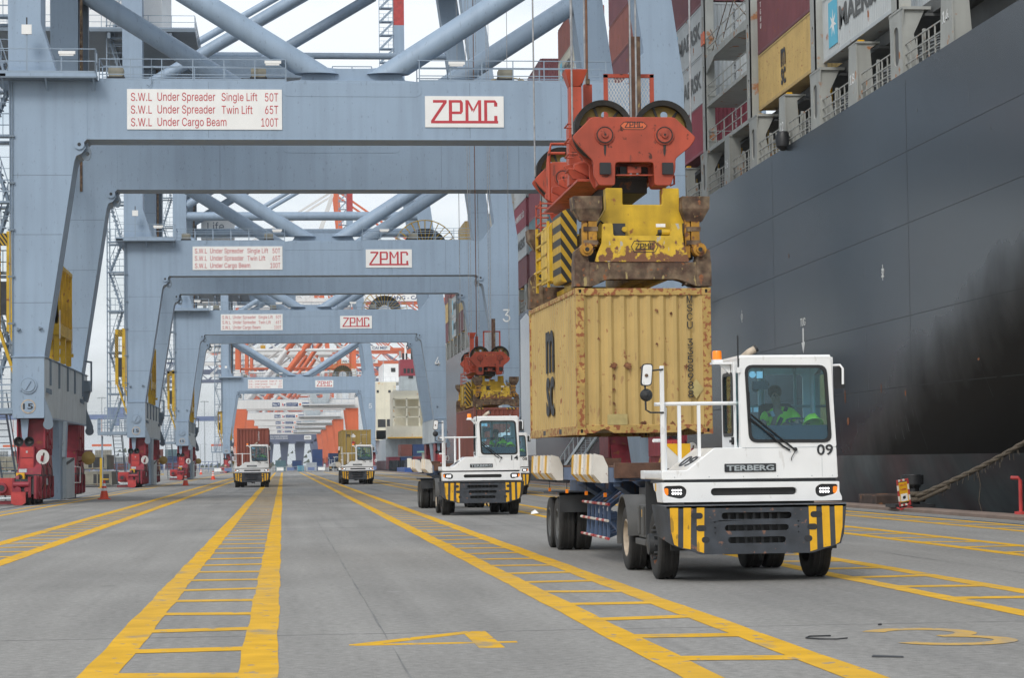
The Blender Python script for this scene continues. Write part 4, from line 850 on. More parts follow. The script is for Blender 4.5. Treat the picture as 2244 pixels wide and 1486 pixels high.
    q = MB().use(M['black']); q.lathe([(.001, -.05), (.07, -.035), (.092, 0), (.09, .02), (.001, .025)], (-1.5, F0-.06, 2.67), 'y', 18); q.build('mirror', mb_)
    q = MB().use(wt); q.pipe([(1.24, F0+.1, 3.08), (1.34, F0-.02, 3.08), (1.375, F0-.04, 3.03), (1.37, F0-.05, 2.80)], .018, 8); m2 = q.build('mirror_bracket', T)
    q = MB().use(M['black']); q.prism(rrect(1.26, 1.415, 2.74, 3.06, .04), 'y', F0+.0, F0+.05); q.build('mirror', m2)
    # beacon, aerial, exhaust, wipers
    q = MB().use(wt); q.box(-.42, -.12, -.30, -.1, 3.13, 3.16); q.box(-.40, -.26, -.28, -.12, 3.16, 3.20); q.prism([(-.3, 3.13), (-.14, 3.13), (-.14, 2.98)], 'y', -.22, -.18); bc = q.build('beacon_bracket', T)
    q = MB().use(M['orange']); q.lathe([(.001, .13), (.06, .13), (.068, .11), (.07, 0), (.001, 0)], (-.33, -.2, 3.20), 'z', 16); q.build('beacon', bc)
    q = MB().use(M['black']); q.tube((-.145, F0+.02, 3.05), (-.145, F0+.02, 3.52), .011, 6); q.use(wt).box(-.17, -.12, F0-.02, F0+.05, 2.98, 3.06); q.build('aerial', T)
    q = MB().use(M['exh']); q.pipe([(.2, .7, 1.9), (.2, .7, 3.15), (.24, .7, 3.27), (.34, .7, 3.35), (.45, .7, 3.41)], .055, 12, cap=False); q.use(M['black']); q.pipe([(.42, .7, 3.395), (.455, .7, 3.413)], .058, 12); q.build('exhaust_pipe', T)
    q = MB().use(M['black']); yy = F0-.03
    q.pipe([(.66, yy, 1.86), (.55, yy, 1.95), (.02, yy, 2.38)], .014, 6); q.pipe([(.58, yy, 1.86), (.48, yy, 1.92), (.0, yy-.01, 2.33)], .014, 6); q.pipe([(.36, yy+.005, 2.06), (-.01, yy+.005, 2.30)], .009, 6); q.pipe([(.0, yy+.005, 2.70), (.01, yy+.005, 2.22)], .009, 6); q.disc((.66, yy, 1.87), .028, 'y', .03, 10); q.pipe([(.66, yy, 1.85), (.60, yy, 1.75), (.60, yy, 1.71)], .006, 5); q.build('wiper', T)
    # cab interior
    q = MB().use(M['dash']); q.box(-.05, 1.2, F0+.05, F0+.30, 1.9, 2.22); q.box(-.05, 1.2, F0+.05, -.0, 1.9, 1.93); q.prism([(F0+.3, 2.22), (F0+.42, 2.22), (F0+.36, 2.05), (F0+.3, 2.05)], 'x', .5, 1.15); q.pipe([(.84+.19*math.cos(2*math.pi*k/20), F0+.48+.14*math.sin(2*math.pi*k/20), 2.28+.05*math.sin(2*math.pi*k/20)) for k in range(21)], .014, 6, cap=False); q.tube((.84, F0+.48, 2.28), (.84, F0+.36, 2.1), .02, 6); q.build('dashboard', cab)
    q = MB().use(M['seat']); q.box(.38, .9, .0, .42, 1.9, 2.0); q.prism(rrect(.40, .90, 1.98, 2.56, .08), 'y', .32, .42); q.build('seat', cab)
    q = MB().use(M['dark']); q.box(.08, .3, F0+.06, F0+.12, 2.74, 2.86); q.ball((.12, F0+.1, 2.75), .05, 8); q.ball((.28, F0+.1, 2.82), .05, 8); q.use(M['paper']); q.box(.12, .21, F0+.012, F0+.014, 2.90, 3.00); q.prism(circ(.06, 2.955, .05, 14), 'y', F0+.012, F0+.014); q.box(.02, .11, F0+.31, F0+.315, 2.42, 2.49); q.box(.13, .2, F0+.31, F0+.315, 2.42, 2.49); q.build('windscreen_stickers', cab)
    return T
mat_fender = mat('wing_grey', (.085, .085, .083), .75, var=.25, vs=3)
def tractor_number(T, s, wing=True):
    q = MB(); letters(q, s, (.98, -.858, 1.785), XP, ZP, .235, .155, .012, M['ink'])
    q.build('fleet_number', T); q = MB().use(M['ink'])
    if wing:
        d = Vector((.41, 0, .32)).normalized(); letters(q, s, Vector((-.86, .35, 1.64)), -YP*1.0, d, .95, .24, .012, M['ink'])
    q.build('fleet_number', T)
# ---------------------------------------------------------------- skeletal trailer (local origin: ground under its front edge, length runs to +Y)
def make_trailer(label, loc, Ln=12.6, extras=True):
    T = thing('skeletal_trailer', label, 'trailer', loc, 'yard trailers behind tractors'); b = M['tblue']
    q = MB().use(b)
    for s_ in (-1, 1):
        q.box(s_*.5-.07, s_*.5+.07, 0, Ln, 1.12, 1.48); a, c = sorted((s_*1.06, s_*1.20)); q.box(a, c, 2.2, Ln, 1.38, 1.62); q.use(M['trust']); q.box(a+.01, c-.01, 2.2, Ln, 1.62, 1.66); q.use(b)
        q.hexa([(s_*1.0, 4.0, 1.38), (s_*1.2, 4.0, 1.38), (s_*1.2, 4.3, 1.38), (s_*1.0, 4.3, 1.38)], [(s_*1.0, 4.0, 1.4), (s_*1.2, 4.0, 1.4), (s_*1.2, 4.3, 1.4), (s_*1.0, 4.3, 1.4)])
        for y in (2.4, 4.6, 7.0): q.bar((s_*.55, y+1.4, 1.15), (s_*1.12, y, 1.42), .12, .22)
    for k in range(8): q.box(-1.1, 1.1, 2.2+k*1.45, 2.36+k*1.45, 1.40, 1.58)
    q.use(M['trust']).box(-1.2, 1.2, 2.1, 2.25, 1.45, 1.70); q.box(-1.05, 1.05, 2.3, 3.6, 1.58, 1.61); q.use(b).box(-.6, .6, .2, 2.2, 1.30, 1.5)
    q.build('chassis', T, bevel=.008)
    prof = [(0, 1.37), (0, 1.64), (-.08, 1.82), (-.23, 1.86), (-.25, 1.52), (-.12, 1.37)]
    spans = [(2.8, 5.9), (8.9, 12.5)]
    for s_ in (-1, 1):
        for (ya, yb) in spans:
            q = MB(); n = 6; st = (yb-ya)/n
            for k in range(n):
                y = ya+k*st; q.use(M['gw']); pr = [(s_*(-u+1.21 if s_ > 0 else 1.21-u), z) for u, z in prof]
                q.prism(pr, 'y', y, y+.035)
                q.use(M['gy'] if k % 2 == 1 else M['gw']); q.prism(pr, 'y', y+.035, y+.06)
                pr2 = [(s_*(1.21-u*.90), z+(.006 if z < 1.5 else -.015)) for u, z in prof]; q.use(M['gy'] if k % 2 == 1 else M['gw']).prism(pr2, 'y', y+.06, y+st)
            q.build('corner_guide', T)
        q = MB().use(M['trust']); a, c = sorted((s_*.9, s_*1.2)); q.box(a, c, 3.4, 4.1, 1.66, 1.78); q.build('bolster', T)
    for y in (10.0, 11.3):
        for s_ in (-1, 1):
            for xx in (1.06, .72): wheel_parts(T, s_*xx, y, out=s_, hub=False, wd=.31)
    for y in (10.0, 11.3): MB().use(M['dark']).tube((-1, y, .5), (1, y, .5), .08, 8).build('axle', T)
    for s_ in (-1, 1):
        a, c = sorted((s_*.5, s_*1.24)); q = MB().use(M['dark']); q.box(a, c, 9.3, 12.0, 1.08, 1.13); q.box(a, c, 9.3, 9.33, .75, 1.13); q.build('mudguard', T); MB().use(M['dark']).box(s_*.5-.06, s_*.5+.06, 9.6, 11.7, .7, 1.0).build('suspension', T)
        MB().use(M['dark']).box(s_*.38-.08, s_*.38+.08, 4.2, 4.35, .35, 1.1).build('landing_leg', T)
    if extras:
        q = MB().use(b)                           # side rack of bent bars with red and white rods
        for k in range(6):
            y = 4.0+k*.52; q.bar((-.55, y+.55, 1.25), (-1.02, y, .96), .04, .07); q.bar((-1.02, y, .98), (-1.05, y, .42), .05, .06); q.bar((-1.05, y, .45), (-.5, y+.5, .62), .04, .06); q.bar((-1.03, y, .72), (-.55, y+.4, .80), .04, .05)
        q.bar((-.62, 4.0, .95), (-.62, 7.2, .55), .05); q.bar((-.8, 4, .45), (-.8, 7.2, .95), .05); rk = q.build('side_rack', T)
        for i, (z, ys) in enumerate(((1.0, (3.6, 5.3)), (.72, (3.75, 5.55)), (.42, (3.7, 5.5)))):
            for y in ys:
                q = MB()
                for k in range(5): q.use(M['gw'] if (k+i) % 2 else M['red_br']).tube((-1.09, y+k*.33, z), (-1.09, y+(k+1)*.33, z), .024, 8)
                q.build('marker_rod', rk)
        for y in (3.4, 5.8, 8.6, 11.4):
            q = MB().use(M['dark']).bar((-1.18, y, 1.38), (-1.18, y, 1.2), .012); q.use(M['orange']).box(-1.205, -1.155, y-.025, y+.025, 1.13, 1.20); q.build('marker_lamp', T)
        q = MB().use(M['gw']); q.box(-.42, .0, 1.85, 2.0, 1.6, 2.0); q.use(M['byel']).prism([(-.42, 2.0), (.0, 2.0), (0, 1.6)], 'y', 1.84, 1.85); q.build('buffer_block', T)
    return T
# ---------------------------------------------------------------- headblock and telescopic spreader (local origin: bottom centre at the near container end)
def make_headblock(label, loc, dz=0):
    T = thing('headblock', label, 'crane headblock', loc, 'headblocks hanging from the cranes'); hm = M['hb']
    poly = [(-1.12, 2.66), (-.76, 3.02), (.74, 3.02), (1.12, 2.66), (1.10, 2.60), (1.02, 2.48), (.75, 2.27), (.75, 2.07), (.66, 1.78), (.36, 1.78), (.35, 2.20), (-.34, 2.20), (-.35, 1.78), (-.65, 1.78), (-.74, 1.96), (-.74, 2.22), (-1.04, 2.54)]
    poly = rpoly(poly, .05, 2)
    for y0 in (0.25, 6.4):
        q = MB().use(hm)
        for y in (y0, y0+.55): q.prism(poly, 'y', y, y+.06)
        q.box(-.64, -.36, y0+.06, y0+.55, 1.80, 2.2); q.box(.37, .65, y0+.06, y0+.55, 1.80, 2.2); q.box(-.7, .7, y0+.06, y0+.55, 2.22, 2.30)
        pl = q.build('side_plates', T, bevel=.012)
        for x in (-.53, .55):
            s = MB().use(M['grease']); s.lathe([(.44, -.17), (.535, -.19), (.535, -.14), (.50, -.10), (.49, .0), (.50, .10), (.535, .14), (.535, .19), (.44, .17)], (x, y0+.3, 2.81), 'y', 40, closed=True)
            s.use(M['sheave']); holes = [circ(x+.29*math.cos(R(20+60*k)), 2.81+.29*math.sin(R(20+60*k)), .068, 12) for k in range(6)]
            s.plate(circ(x, 2.81, .45, 32), holes, 'y', y0+.28, y0+.31); s.use(M['grease'])
            for k in range(6): a = R(50+60*k); s.bar((x+.1*math.cos(a), y0+.27, 2.81+.1*math.sin(a)), (x+.46*math.cos(a), y0+.27, 2.81+.46*math.sin(a)), .04, .03, (0, 1, 0))
            s.build('sheave', T)
            s = MB().use(M['hb2']); s.lathe([(.001, -.09), (.055, -.09), (.06, -.05), (.13, -.05), (.135, -.03), (.175, -.03), (.18, .01), (.001, .01)], (x, y0-.0, 2.69), 'y', 24); s.use(M['grease']).disc((x, y0-.095, 2.69), .02, 'y', .02, 8); s.lathe([(.135, -.055), (.15, -.055), (.15, -.035), (.135, -.035)], (x, y0, 2.69), 'y', 20, closed=True); s.prism([(x-.02, 2.53), (x+.03, 2.53), (x+.02, 2.36), (x+.005, 2.30), (x-.015, 2.36)], 'y', y0-.006, y0-.001); s.build('sheave_pin', T)
            s = MB().use(M['black']); s.prism(rrect(x-.10+(-.0 if x < 0 else .05), x+.10+(.0 if x < 0 else .05), 1.98, 2.19, .01), 'y', y0-.05, y0-.001); s.build('rubber_pad', T)
        if y0 < 1:
            q = MB().use(M['grease']); ov = [(-.25, 2.86), (-.18, 2.93), (.18, 2.93), (.25, 2.86), (.18, 2.79), (-.18, 2.79)]
            q.plate(ov, [[(-.235, 2.86), (-.172, 2.92), (.172, 2.92), (.235, 2.86), (.172, 2.80), (-.172, 2.80)]], 'y', y0-.005, y0-.001); q.use(M['rworange']).prism([(-.235, 2.86), (-.172, 2.92), (.172, 2.92), (.235, 2.86), (.172, 2.80), (-.172, 2.80)], 'y', y0-.003, y0-.001)
            zpmc_sm = q.use(M['ink']); zpmc(q, (-.165, y0-.0045, 2.822), XP, ZP, .105, .003); q.build('maker_badge', T)
    q = MB().use(hm); q.box(-.52, -.40, .8, 6.4, 1.95, 2.35); q.box(.40, .52, .8, 6.4, 1.95, 2.35); q.use(M['dark']).box(-.4, .4, 1.2, 5.6, 2.0, 2.3); q.use(hm); q.box(-.95, -.40, .9, 6.3, 1.93, 1.98); q.use(M['hb2']); q.box(-.1, .15, .4, .6, 2.02, 2.15); q.bar((-.34, .35, 1.98), (.35, .35, 1.98), .03); q.use(M['dark']).box(-.38, .38, 1.2, 5.5, 1.75, 2.0)
    q.use(hm)
    for k in range(5): q.prism([(-.52, 1.95), (-.98, 2.18), (-.98, 2.28), (-.52, 2.35)], 'y', 1.1+k*1.15, 1.2+k*1.15)
    q.build('cross_beam', T, bevel=.01)
    q = MB().use(hm)                              # guide horn, posts
    q.box(-.93, -.70, 2.0, 2.3, 1.95, 3.86); q.hexa([(-.93, 1.99, 3.86), (-.70, 1.99, 3.86), (-.70, 2.3, 3.86), (-.93, 2.3, 3.86)], [(-1.02, 1.9, 4.15), (-.60, 1.9, 4.15), (-.60, 2.4, 4.15), (-1.02, 2.4, 4.15)]); q.box(-1.02, -.60, 1.9, 2.4, 4.15, 4.17); q.box(-.96, -.66, 1.96, 2.34, 2.0, 3.1)
    q.prism([(-.96, 2.05), (-1.12, 2.3), (-.7, 2.4), (-.7, 2.05)], 'y', 1.5, 1.6); q.build('guide_horn', T, bevel=.012)
    q = MB().use(hm).box(-.58, -.42, 2.6, 2.75, 2.3, 4.0); q.use(M['srust']).tube((-.5, 2.6, 4.0), (-.5, 2.6, 4.1), .04, 8); q.build('post', T)
    q = MB().use(M['trust']).box(.37, .48, 3.0, 3.12, 2.4, 5.0); q.use(M['srust']).box(.48, .58, 3.0, 3.06, 2.4, 5.0); q.build('cable_post', T)
    q = MB().use(hm)
    for s in ((-.08, .0, 2.9, 4.33), (.82, .90, 2.9, 4.33)): q.box(s[0], s[1], 3.4, 3.46, s[2], s[3])
    q.box(-.08, .9, 3.4, 3.46, 4.27, 4.34); q.box(-.08, .9, 3.4, 3.46, 2.9, 2.96)
    q.use(M['gw'])
    n = 15
    for k in range(-n, n*2):
        for sg in (1, -1):
            x0, z0 = k*.062, 2.96; L_ = 1.31
            xa, xb = (x0, x0+L_*.55) if sg > 0 else (x0, x0-L_*.55)
            ta, tb = 0, 1; dx = xb-xa
            t0 = max(0, min((0-xa)/dx, (.82-xa)/dx)); t1 = min(1, max((0-xa)/dx, (.82-xa)/dx))
            if t1-t0 > .03: q.bar((xa+dx*t0, 3.43+.004*sg, z0+L_*t0), (xa+dx*t1, 3.43+.004*sg, z0+L_*t1), .008)
    q.build('mesh_guard', T)
    def grab(*pts, r=.018, name='grab_rail'): MB().use(hm).pipe(list(pts), r, 6).build(name, T)     # rungs and pipework down the left side
    for k in range(4): z = 2.2+k*.28; grab((-.9, 1.2, z), (-1.06, 1.2, z), (-1.06, 1.75, z), (-.9, 1.75, z))
    grab((-.75, 4.2, 2.9), (-1.08, 4.2, 2.9), (-1.1, 4.2, 2.7), (-1.1, 4.2, 2.0), r=.03, name='pipe'); grab((-.75, 3.6, 3.0), (-1.1, 3.6, 3.0), (-1.14, 3.6, 2.8), (-1.14, 3.6, 1.9), r=.03, name='pipe')
    grab((.7, .6, 2.05), (.78, .6, 2.0), (.78, .6, 1.85), (.7, .6, 1.82), r=.02)
    q = MB().use(hm)
    for k in range(4): q.pipe([(-.9, 5.0, 1.4+k*.2), (-1.16, 5.0, 1.4+k*.2), (-1.16, 5.8, 1.4+k*.2), (-.9, 5.8, 1.4+k*.2)], .018, 6)
    q.bar((-1.16, 5.0, 1.4), (-1.16, 5.0, 2.05), .03); q.bar((-1.16, 5.8, 1.4), (-1.16, 5.8, 2.05), .03); q.build('ladder', T)
    for y in (1.0, 2.9, 4.6): MB().use(M['grease']).pipe([(-.62, y, 2.35), (-.72, y+.2, 2.15), (-.66, y+.5, 2.0), (-.56, y+.7, 2.25)], .02, 6).build('hose', T)
    MB().use(hm).box(-.70, -.42, 3.0, 3.5, 2.4, 2.85).build('junction_box', T); MB().use(M['dark']).box(-.22, .02, .5, .9, 2.0, 2.16).build('drive_unit', T)
    for x in (-.04, .08): MB().use(M['teal']).ball((x, .42, 2.0), .03, 8).build('indicator_lamp', T)
    return T
M['hb2x'] = mat('flipper_arm', (.40, .20, .02), .7, var=.35, vs=5, rust=.5, rustcol=(.10, .045, .025), rs=8)
def make_spreader(label, loc, Ln):
    T = thing('container_spreader', label, 'container spreader', loc, 'telescopic spreaders hanging from the cranes'); sy = M['sy']; mid = Ln/2
    for e in (0, 1):
        q = MB().use(M['srust']); ya, yb = (-.02, .36) if e == 0 else (Ln-.36, Ln+.02)
        q.plate([(-.99, .02), (-.99, .46), (1.0, .46), (1.0, .02), (.98, .02), (.86, .05), (.72, .13), (.6, .16), (-.6, .16), (-.74, .13), (-.86, .05)], [circ(.78, .075, .022, 8)], 'y', ya+.02, yb-.02)
        for s_ in (-1, 1):
            a, b = sorted((s_*1.235, s_*.97)); q.box(a, b, ya, yb, .03, .47); q.prism([(s_*1.235, .47), (s_*.97, .47), (s_*1.0, .66), (s_*1.15, .72), (s_*1.22, .66)], 'y', ya+.03, yb-.06)
        eb = q.build('end_beam', T, bevel=.012)
        if e == 0:
            q = MB().use(M['syw']); q.prism(rpoly([(-.87, .465), (-.83, .60), (-.74, .80), (-.72, 1.15), (-.54, 1.15), (-.53, .93), (.50, .93), (.52, 1.15), (.70, 1.15), (.74, .80), (.80, .60), (.84, .465)], .03, 2), 'y', ya, ya+.07); q.use(M['grease'])
            zpmc(q, (-.14, ya-.006, .68), XP, ZP, .105, .003); q.plate([(-.22, .735), (-.16, .84), (.22, .84), (.28, .735), (.22, .63), (-.16, .63)], [[(-.205, .735), (-.152, .828), (.212, .828), (.265, .735), (.212, .642), (-.152, .642)]], 'y', ya-.004, ya-.001); q.build('end_plate', T, bevel=.008)
    q = MB().use(sy)
    q.prism(rpoly([(-.61, 1.82), (-.30, 1.82), (-.30, 1.52), (.42, 1.52), (.42, 1.82), (.73, 1.82), (.74, 1.45), (.90, 1.20), (.90, .90), (-.76, .90), (-.76, 1.20), (-.60, 1.45)], .02, 2), 'y', mid-2.75, mid-2.5)
    q.prism([(-.61, 1.82), (-.30, 1.82), (-.30, 1.52), (.42, 1.52), (.42, 1.82), (.73, 1.82), (.74, 1.45), (.90, 1.20), (.90, .90), (-.76, .90), (-.76, 1.20), (-.60, 1.45)], 'y', mid+2.5, mid+2.75)
    q.box(-.55, -.2, .4, Ln-.4, .35, .85); q.box(.3, .65, .4, Ln-.4, .35, .85); q.box(-.76, .9, mid-2.5, mid+2.5, .85, 1.2); q.box(-.9, -.78, mid-2.4, mid+2.4, .5, 1.1)
    q.box(-.70, -.55, .4, Ln-.4, .25, .35); q.box(.6, .75, .4, Ln-.4, .25, .35)
    q.build('main_frame', T, bevel=.012)
    MB().use(M['dark']).box(-.5, -.28, .16, .3, .93, 1.17).build('junction_box', T); MB().use(M['dark']).box(.78, .99, .2, .5, .96, 1.18).build('junction_box', T); q = MB().use(M['sy']).tube((.36, .1, 1.0), (.60, .1, 1.0), .06, 10); q.use(M['dark']).tube((.30, .1, 1.0), (.36, .1, 1.0), .05, 8); q.box(.3, .7, .12, .3, .93, .98); q.build('hydraulic_unit', T); MB().use(M['paper']).box(.27, .44, .12, .13, 1.1, 1.16).build('data_plate', T)
    for s_, y in ((-1, .35), (1, .45), (-1, .8), (1, .9)): MB().use(M['grease']).pipe([(s_*.55, y, 1.1), (s_*.72, y-.12, 1.22), (s_*.86, y-.1, 1.0), (s_*.9, y, .7)], .018, 6).build('hose', T)
    MB().use(M['dark']).box(.86, 1.0, .45, .8, .55, .95).build('junction_box', T); MB().use(M['grease']).box(-.98, -.80, .4, 1.0, .5, 1.15).build('gap_backing', T); MB().use(M['sy']).tube((-.3, .12, 1.06), (-.3, .5, 1.06), .05, 8).build('cylinder', T)  # both dark boxes added behind the flipper arms so the gaps look shaded
    q = MB().use(M['strp']); q.prism(rpoly([(-1.30, .2), (-1.0, .2), (-1.0, 1.50), (-1.12, 1.56), (-1.30, 1.48)], .06, 3), 'y', mid-1.9, mid-.9); q.build('hazard_cover', T)
    q = MB().use(sy); q.prism([(-1.36, .3), (-1.3, .3), (-1.3, 1.4), (-1.36, 1.3)], 'y', mid-.85, mid+.2)
    for k in range(5): q.bar((-1.34, mid-.6, .35+k*.24), (-1.34, mid+.9, .35+k*.24), .04)
    for y in (mid-.6, mid+.9): q.bar((-1.34, y, .2), (-1.34, y, 1.45), .05)
    q.build('ladder', T); q = MB().use(sy); q.bar((.92, mid-2.4, 1.42), (1.12, mid-2.2, 1.18), .04); q.bar((.92, mid-2.4, 1.3), (1.12, mid-2.2, 1.42), .04); q.bar((1.12, mid-2.2, .8), (1.12, mid-2.2, 1.45), .05); q.bar((.9, mid-2.4, 1.44), (1.14, mid-2.2, 1.44), .04); q.build('cable_bracket', T)
    for e in (0, 1):
        yy = .12 if e == 0 else Ln-.12
        for s_ in (-1, 1):
            q = MB().use(M['hb2x'] if e == 0 else sy); xc = s_*.93
            q.box(xc-.03, xc+.12, yy-.05, yy+.10, .75, 1.28); q.box(xc-.14, xc-.05, yy-.03, yy+.08, .55, 1.28); q.tube((s_*1.02, yy-.2, .68), (s_*1.02, yy+.1, .68), .12, 14); q.tube((s_*1.02, yy-.24, .68), (s_*1.02, yy-.2, .68), .07, 10)
            q.use(M['grease']).tube((s_*1.02, yy-.25, .68), (s_*1.02, yy-.24, .68), .04, 8); q.use(M['srust'] if e == 0 else sy)
            q.box(xc-.12, xc+.14, yy-.06, yy-.02, 1.02, 1.10); q.box(xc-.12, xc+.14, yy-.06, yy-.02, .78, .86)
            f = 1 if e == 0 else -1
            o = s_*.0
            q.use(M['srust'])
            b = [(s_*.80, yy-.06), (s_*1.10, yy-.06), (s_*1.10, yy+.10), (s_*.80, yy+.10)]; t = [(s_*.70, yy-.14), (s_*1.18, yy-.14), (s_*1.20, yy+.3), (s_*.70, yy+.3)]
            q.hexa([(u, v, 1.20) for u, v in b], [(u*1.03, v, 1.42) for u, v in t]); q.hexa([(u*1.03, v, 1.42) for u, v in t], [(u*1.04, v, 1.64) for u, v in t])
            q.build('corner_flipper', T)
    return T
# ---------------------------------------------------------------- people (seated drivers) and helmets
def skin_mesh(name, pts, edges, root=0, sub=1):
    me = bpy.data.meshes.new(name); me.from_pydata([p[:3] for p in pts], edges, []); o = bpy.data.objects.new(name, me); COL.objects.link(o)
    o.modifiers.new('skin', 'SKIN'); s_ = o.modifiers.new('sub', 'SUBSURF'); s_.levels = sub; s_.render_levels = sub
    sv_ = me.skin_vertices[0].data
    for i, p in enumerate(pts): sv_[i].radius = (p[3], p[4] if len(p) > 4 else p[3]); sv_[i].use_root = (i == root)
    dg = bpy.context.evaluated_depsgraph_get(); m2 = bpy.data.meshes.new_from_object(o.evaluated_get(dg)); bpy.data.objects.remove(o)
    for p in m2.polygons: p.use_smooth = True
    return m2
def mk(name, me, m, parent): me.materials.clear(); me.materials.append(m); o = bpy.data.objects.new(name, me); COL.objects.link(o); o.parent = parent; return o
def make_driver():
    T = thing('person', 'x', 'person')
    pts = [(.66, .20, 2.03, .15, .12), (.65, .15, 2.22, .15, .11), (.63, .09, 2.38, .15, .10), (.60, .03, 2.49, .06, .06), (.585, .0, 2.55, .052), (.565, -.03, 2.63, .078, .085), (.56, -.02, 2.71, .085, .092), (.565, -.01, 2.77, .05),
           (.82, .08, 2.41, .06), (.97, -.06, 2.22, .045), (.87, -.27, 2.26, .03), (.82, -.33, 2.27, .034, .02),
           (.44, .07, 2.39, .06), (.33, -.05, 2.17, .045), (.42, -.25, 2.10, .03), (.44, -.31, 2.09, .034, .02),
           (.56, -.18, 2.03, .075), (.55, -.32, 1.96, .06), (.78, -.18, 2.03, .075), (.79, -.32, 1.96, .06), (.53, -.125, 2.645, .014)]
    ed = [(0, 1), (1, 2), (2, 3), (3, 4), (4, 5), (5, 6), (6, 7), (2, 8), (8, 9), (9, 10), (10, 11), (2, 12), (12, 13), (13, 14), (14, 15), (0, 16), (16, 17), (0, 18), (18, 19), (5, 20)]
    for base, dx in ((11, 1), (15, -1)):
        x, y, z = pts[base][:3]
        for k in range(4):
            pts.append((x-.028+.018*k, y-.05-.008*(k in (1, 2)), z+.0, .009)); pts.append((x-.03+.018*k, y-.075, z-.03, .007)); n = len(pts); ed += [(base, n-2), (n-2, n-1)]
        pts.append((x-.045*dx, y-.02, z+.005, .010)); pts.append((x-.05*dx, y-.05, z-.01, .008)); n = len(pts); ed += [(base, n-2), (n-2, n-1)]
    body = mk('body', skin_mesh('body', pts, ed), M['skin'], T)
    sp = [(.66, .20, 2.02, .175, .14), (.65, .15, 2.22, .175, .135), (.63, .09, 2.38, .17, .125), (.605, .04, 2.475, .085), (.83, .08, 2.41, .085), (.93, -.0, 2.29, .075), (.435, .07, 2.39, .085), (.37, .0, 2.27, .075)]
    sh = mk('shirt', skin_mesh('shirt', sp, [(0, 1), (1, 2), (2, 3), (2, 4), (4, 5), (2, 6), (6, 7)]), M['vest'], T)
    q = MB().use(M['strap']); q.bar((.74, .0, 2.50), (.52, -.03, 2.06), .055, .02, (0, 1, 0)); q.use(M['pole']); q.bar((.50, -.035, 2.44), (.53, -.06, 2.36), .05, .02, (0, 1, 0)); q.build('belt', sh)
    q = MB().use(M['hair']); q.ball((.565, -.0, 2.725), .106, 14, (1, 1.05, 1.0)); q.ball((.56, -.105, 2.74), .05, 8, (1.4, .7, .7)); q.build('hair', T)
    q = MB().use(M['ink'])
    for x in (.525, .575): q.ball((x, -.118, 2.665), .009, 6)
    q.build('eyes', T)
    return T
def make_helmet():
    T = thing('safety_helmet', 'x', 'helmet'); q = MB().use(M['helmet'])
    q.lathe([(.001, .15), (.06, .14), (.10, .10), (.125, .04), (.13, 0), (.16, -.012), (.16, -.02), (.12, -.01)], (0, 0, 0), 'z', 20); q.pipe([(0, -.13, .03), (0, -.10, .11), (0, 0, .155), (0, .10, .11), (0, .13, .03)], .012, 6); q.build('shell', T, smooth=.9)
    return T
# ---------------------------------------------------------------- tractors, trailers, drivers
driver = make_driver(); helm = make_helmet(); tract = make_tractor()
TR = [(6.67, 33.15, '09', 'white terminal tractor 09 nearest the camera, hatted by the hanging yellow container behind', 'driver in lime shirt and dark cross belt in the cab of tractor 09'),
      (6.46, 75.4, '14', 'white terminal tractor 14 with an empty trailer, second nearest the camera', 'driver in lime shirt in the cab of tractor 14'),
      (11.42, 119.1, '08', 'white terminal tractor 08 mostly hidden behind tractor 14', 'driver in lime shirt in the cab of tractor 08'),
      (-2.35, 174.6, '16', 'white terminal tractor 16 pulling a brown container, left of the others', 'driver in lime shirt in the cab of tractor 16'),
      (6.05, 188.0, '07', 'white terminal tractor 07 pulling a gold container with hazard placards', 'driver in lime shirt in the cab of tractor 07'),
      (11.9, 530.0, '05', 'tiny white terminal tractor far away in front of dark blue containers', None)]
TR[0] = TR[0][:3]+('white terminal tractor 09, nearest the camera, below the hanging yellow container',)+TR[0][4:]
protoT, protoD, protoH = tract, driver, helm
jobs = []
for i, (x, y, s, lab, dl) in enumerate(TR):
    t = tract if i == 0 else copy_tree(protoT, (x, y, 0)); t.location = (x, y, 0); tag(t, lab, 'terminal tractor', 'white terminal tractors'); jobs.append((t, s))
    if dl:
        d = driver if i == 0 else copy_tree(protoD); d.location = (x, y, 0); tag(d, dl, 'person', 'tractor drivers')
        h = helm if i == 0 else copy_tree(protoH); h.location = (x+.98, y-.62, 2.24); h.rotation_euler = (R(-35), R(10), R(20)); tag(h, 'lime safety helmet lying behind the windscreen of tractor '+s, 'helmet', 'helmets on dashboards')
for t, s in jobs: tractor_number(t, s)
make_trailer('blue trailer with yellow and white guides, empty under the hanging container', (6.55, 34.6, 0), 13.0)
make_trailer('empty trailer with rusty white guides behind tractor 14', (6.40, 76.9, 0), 13.0, extras=False)
make_trailer('trailer behind tractor 08 below the hanging brown container', (11.36, 120.6, 0), 13.0, extras=False)
make_trailer('trailer under the brown container of tractor 16', (-2.35, 176.1, 0), 13.0, extras=False)
make_trailer('trailer under the gold container of tractor 07', (6.05, 189.5, 0), 13.0, extras=False)
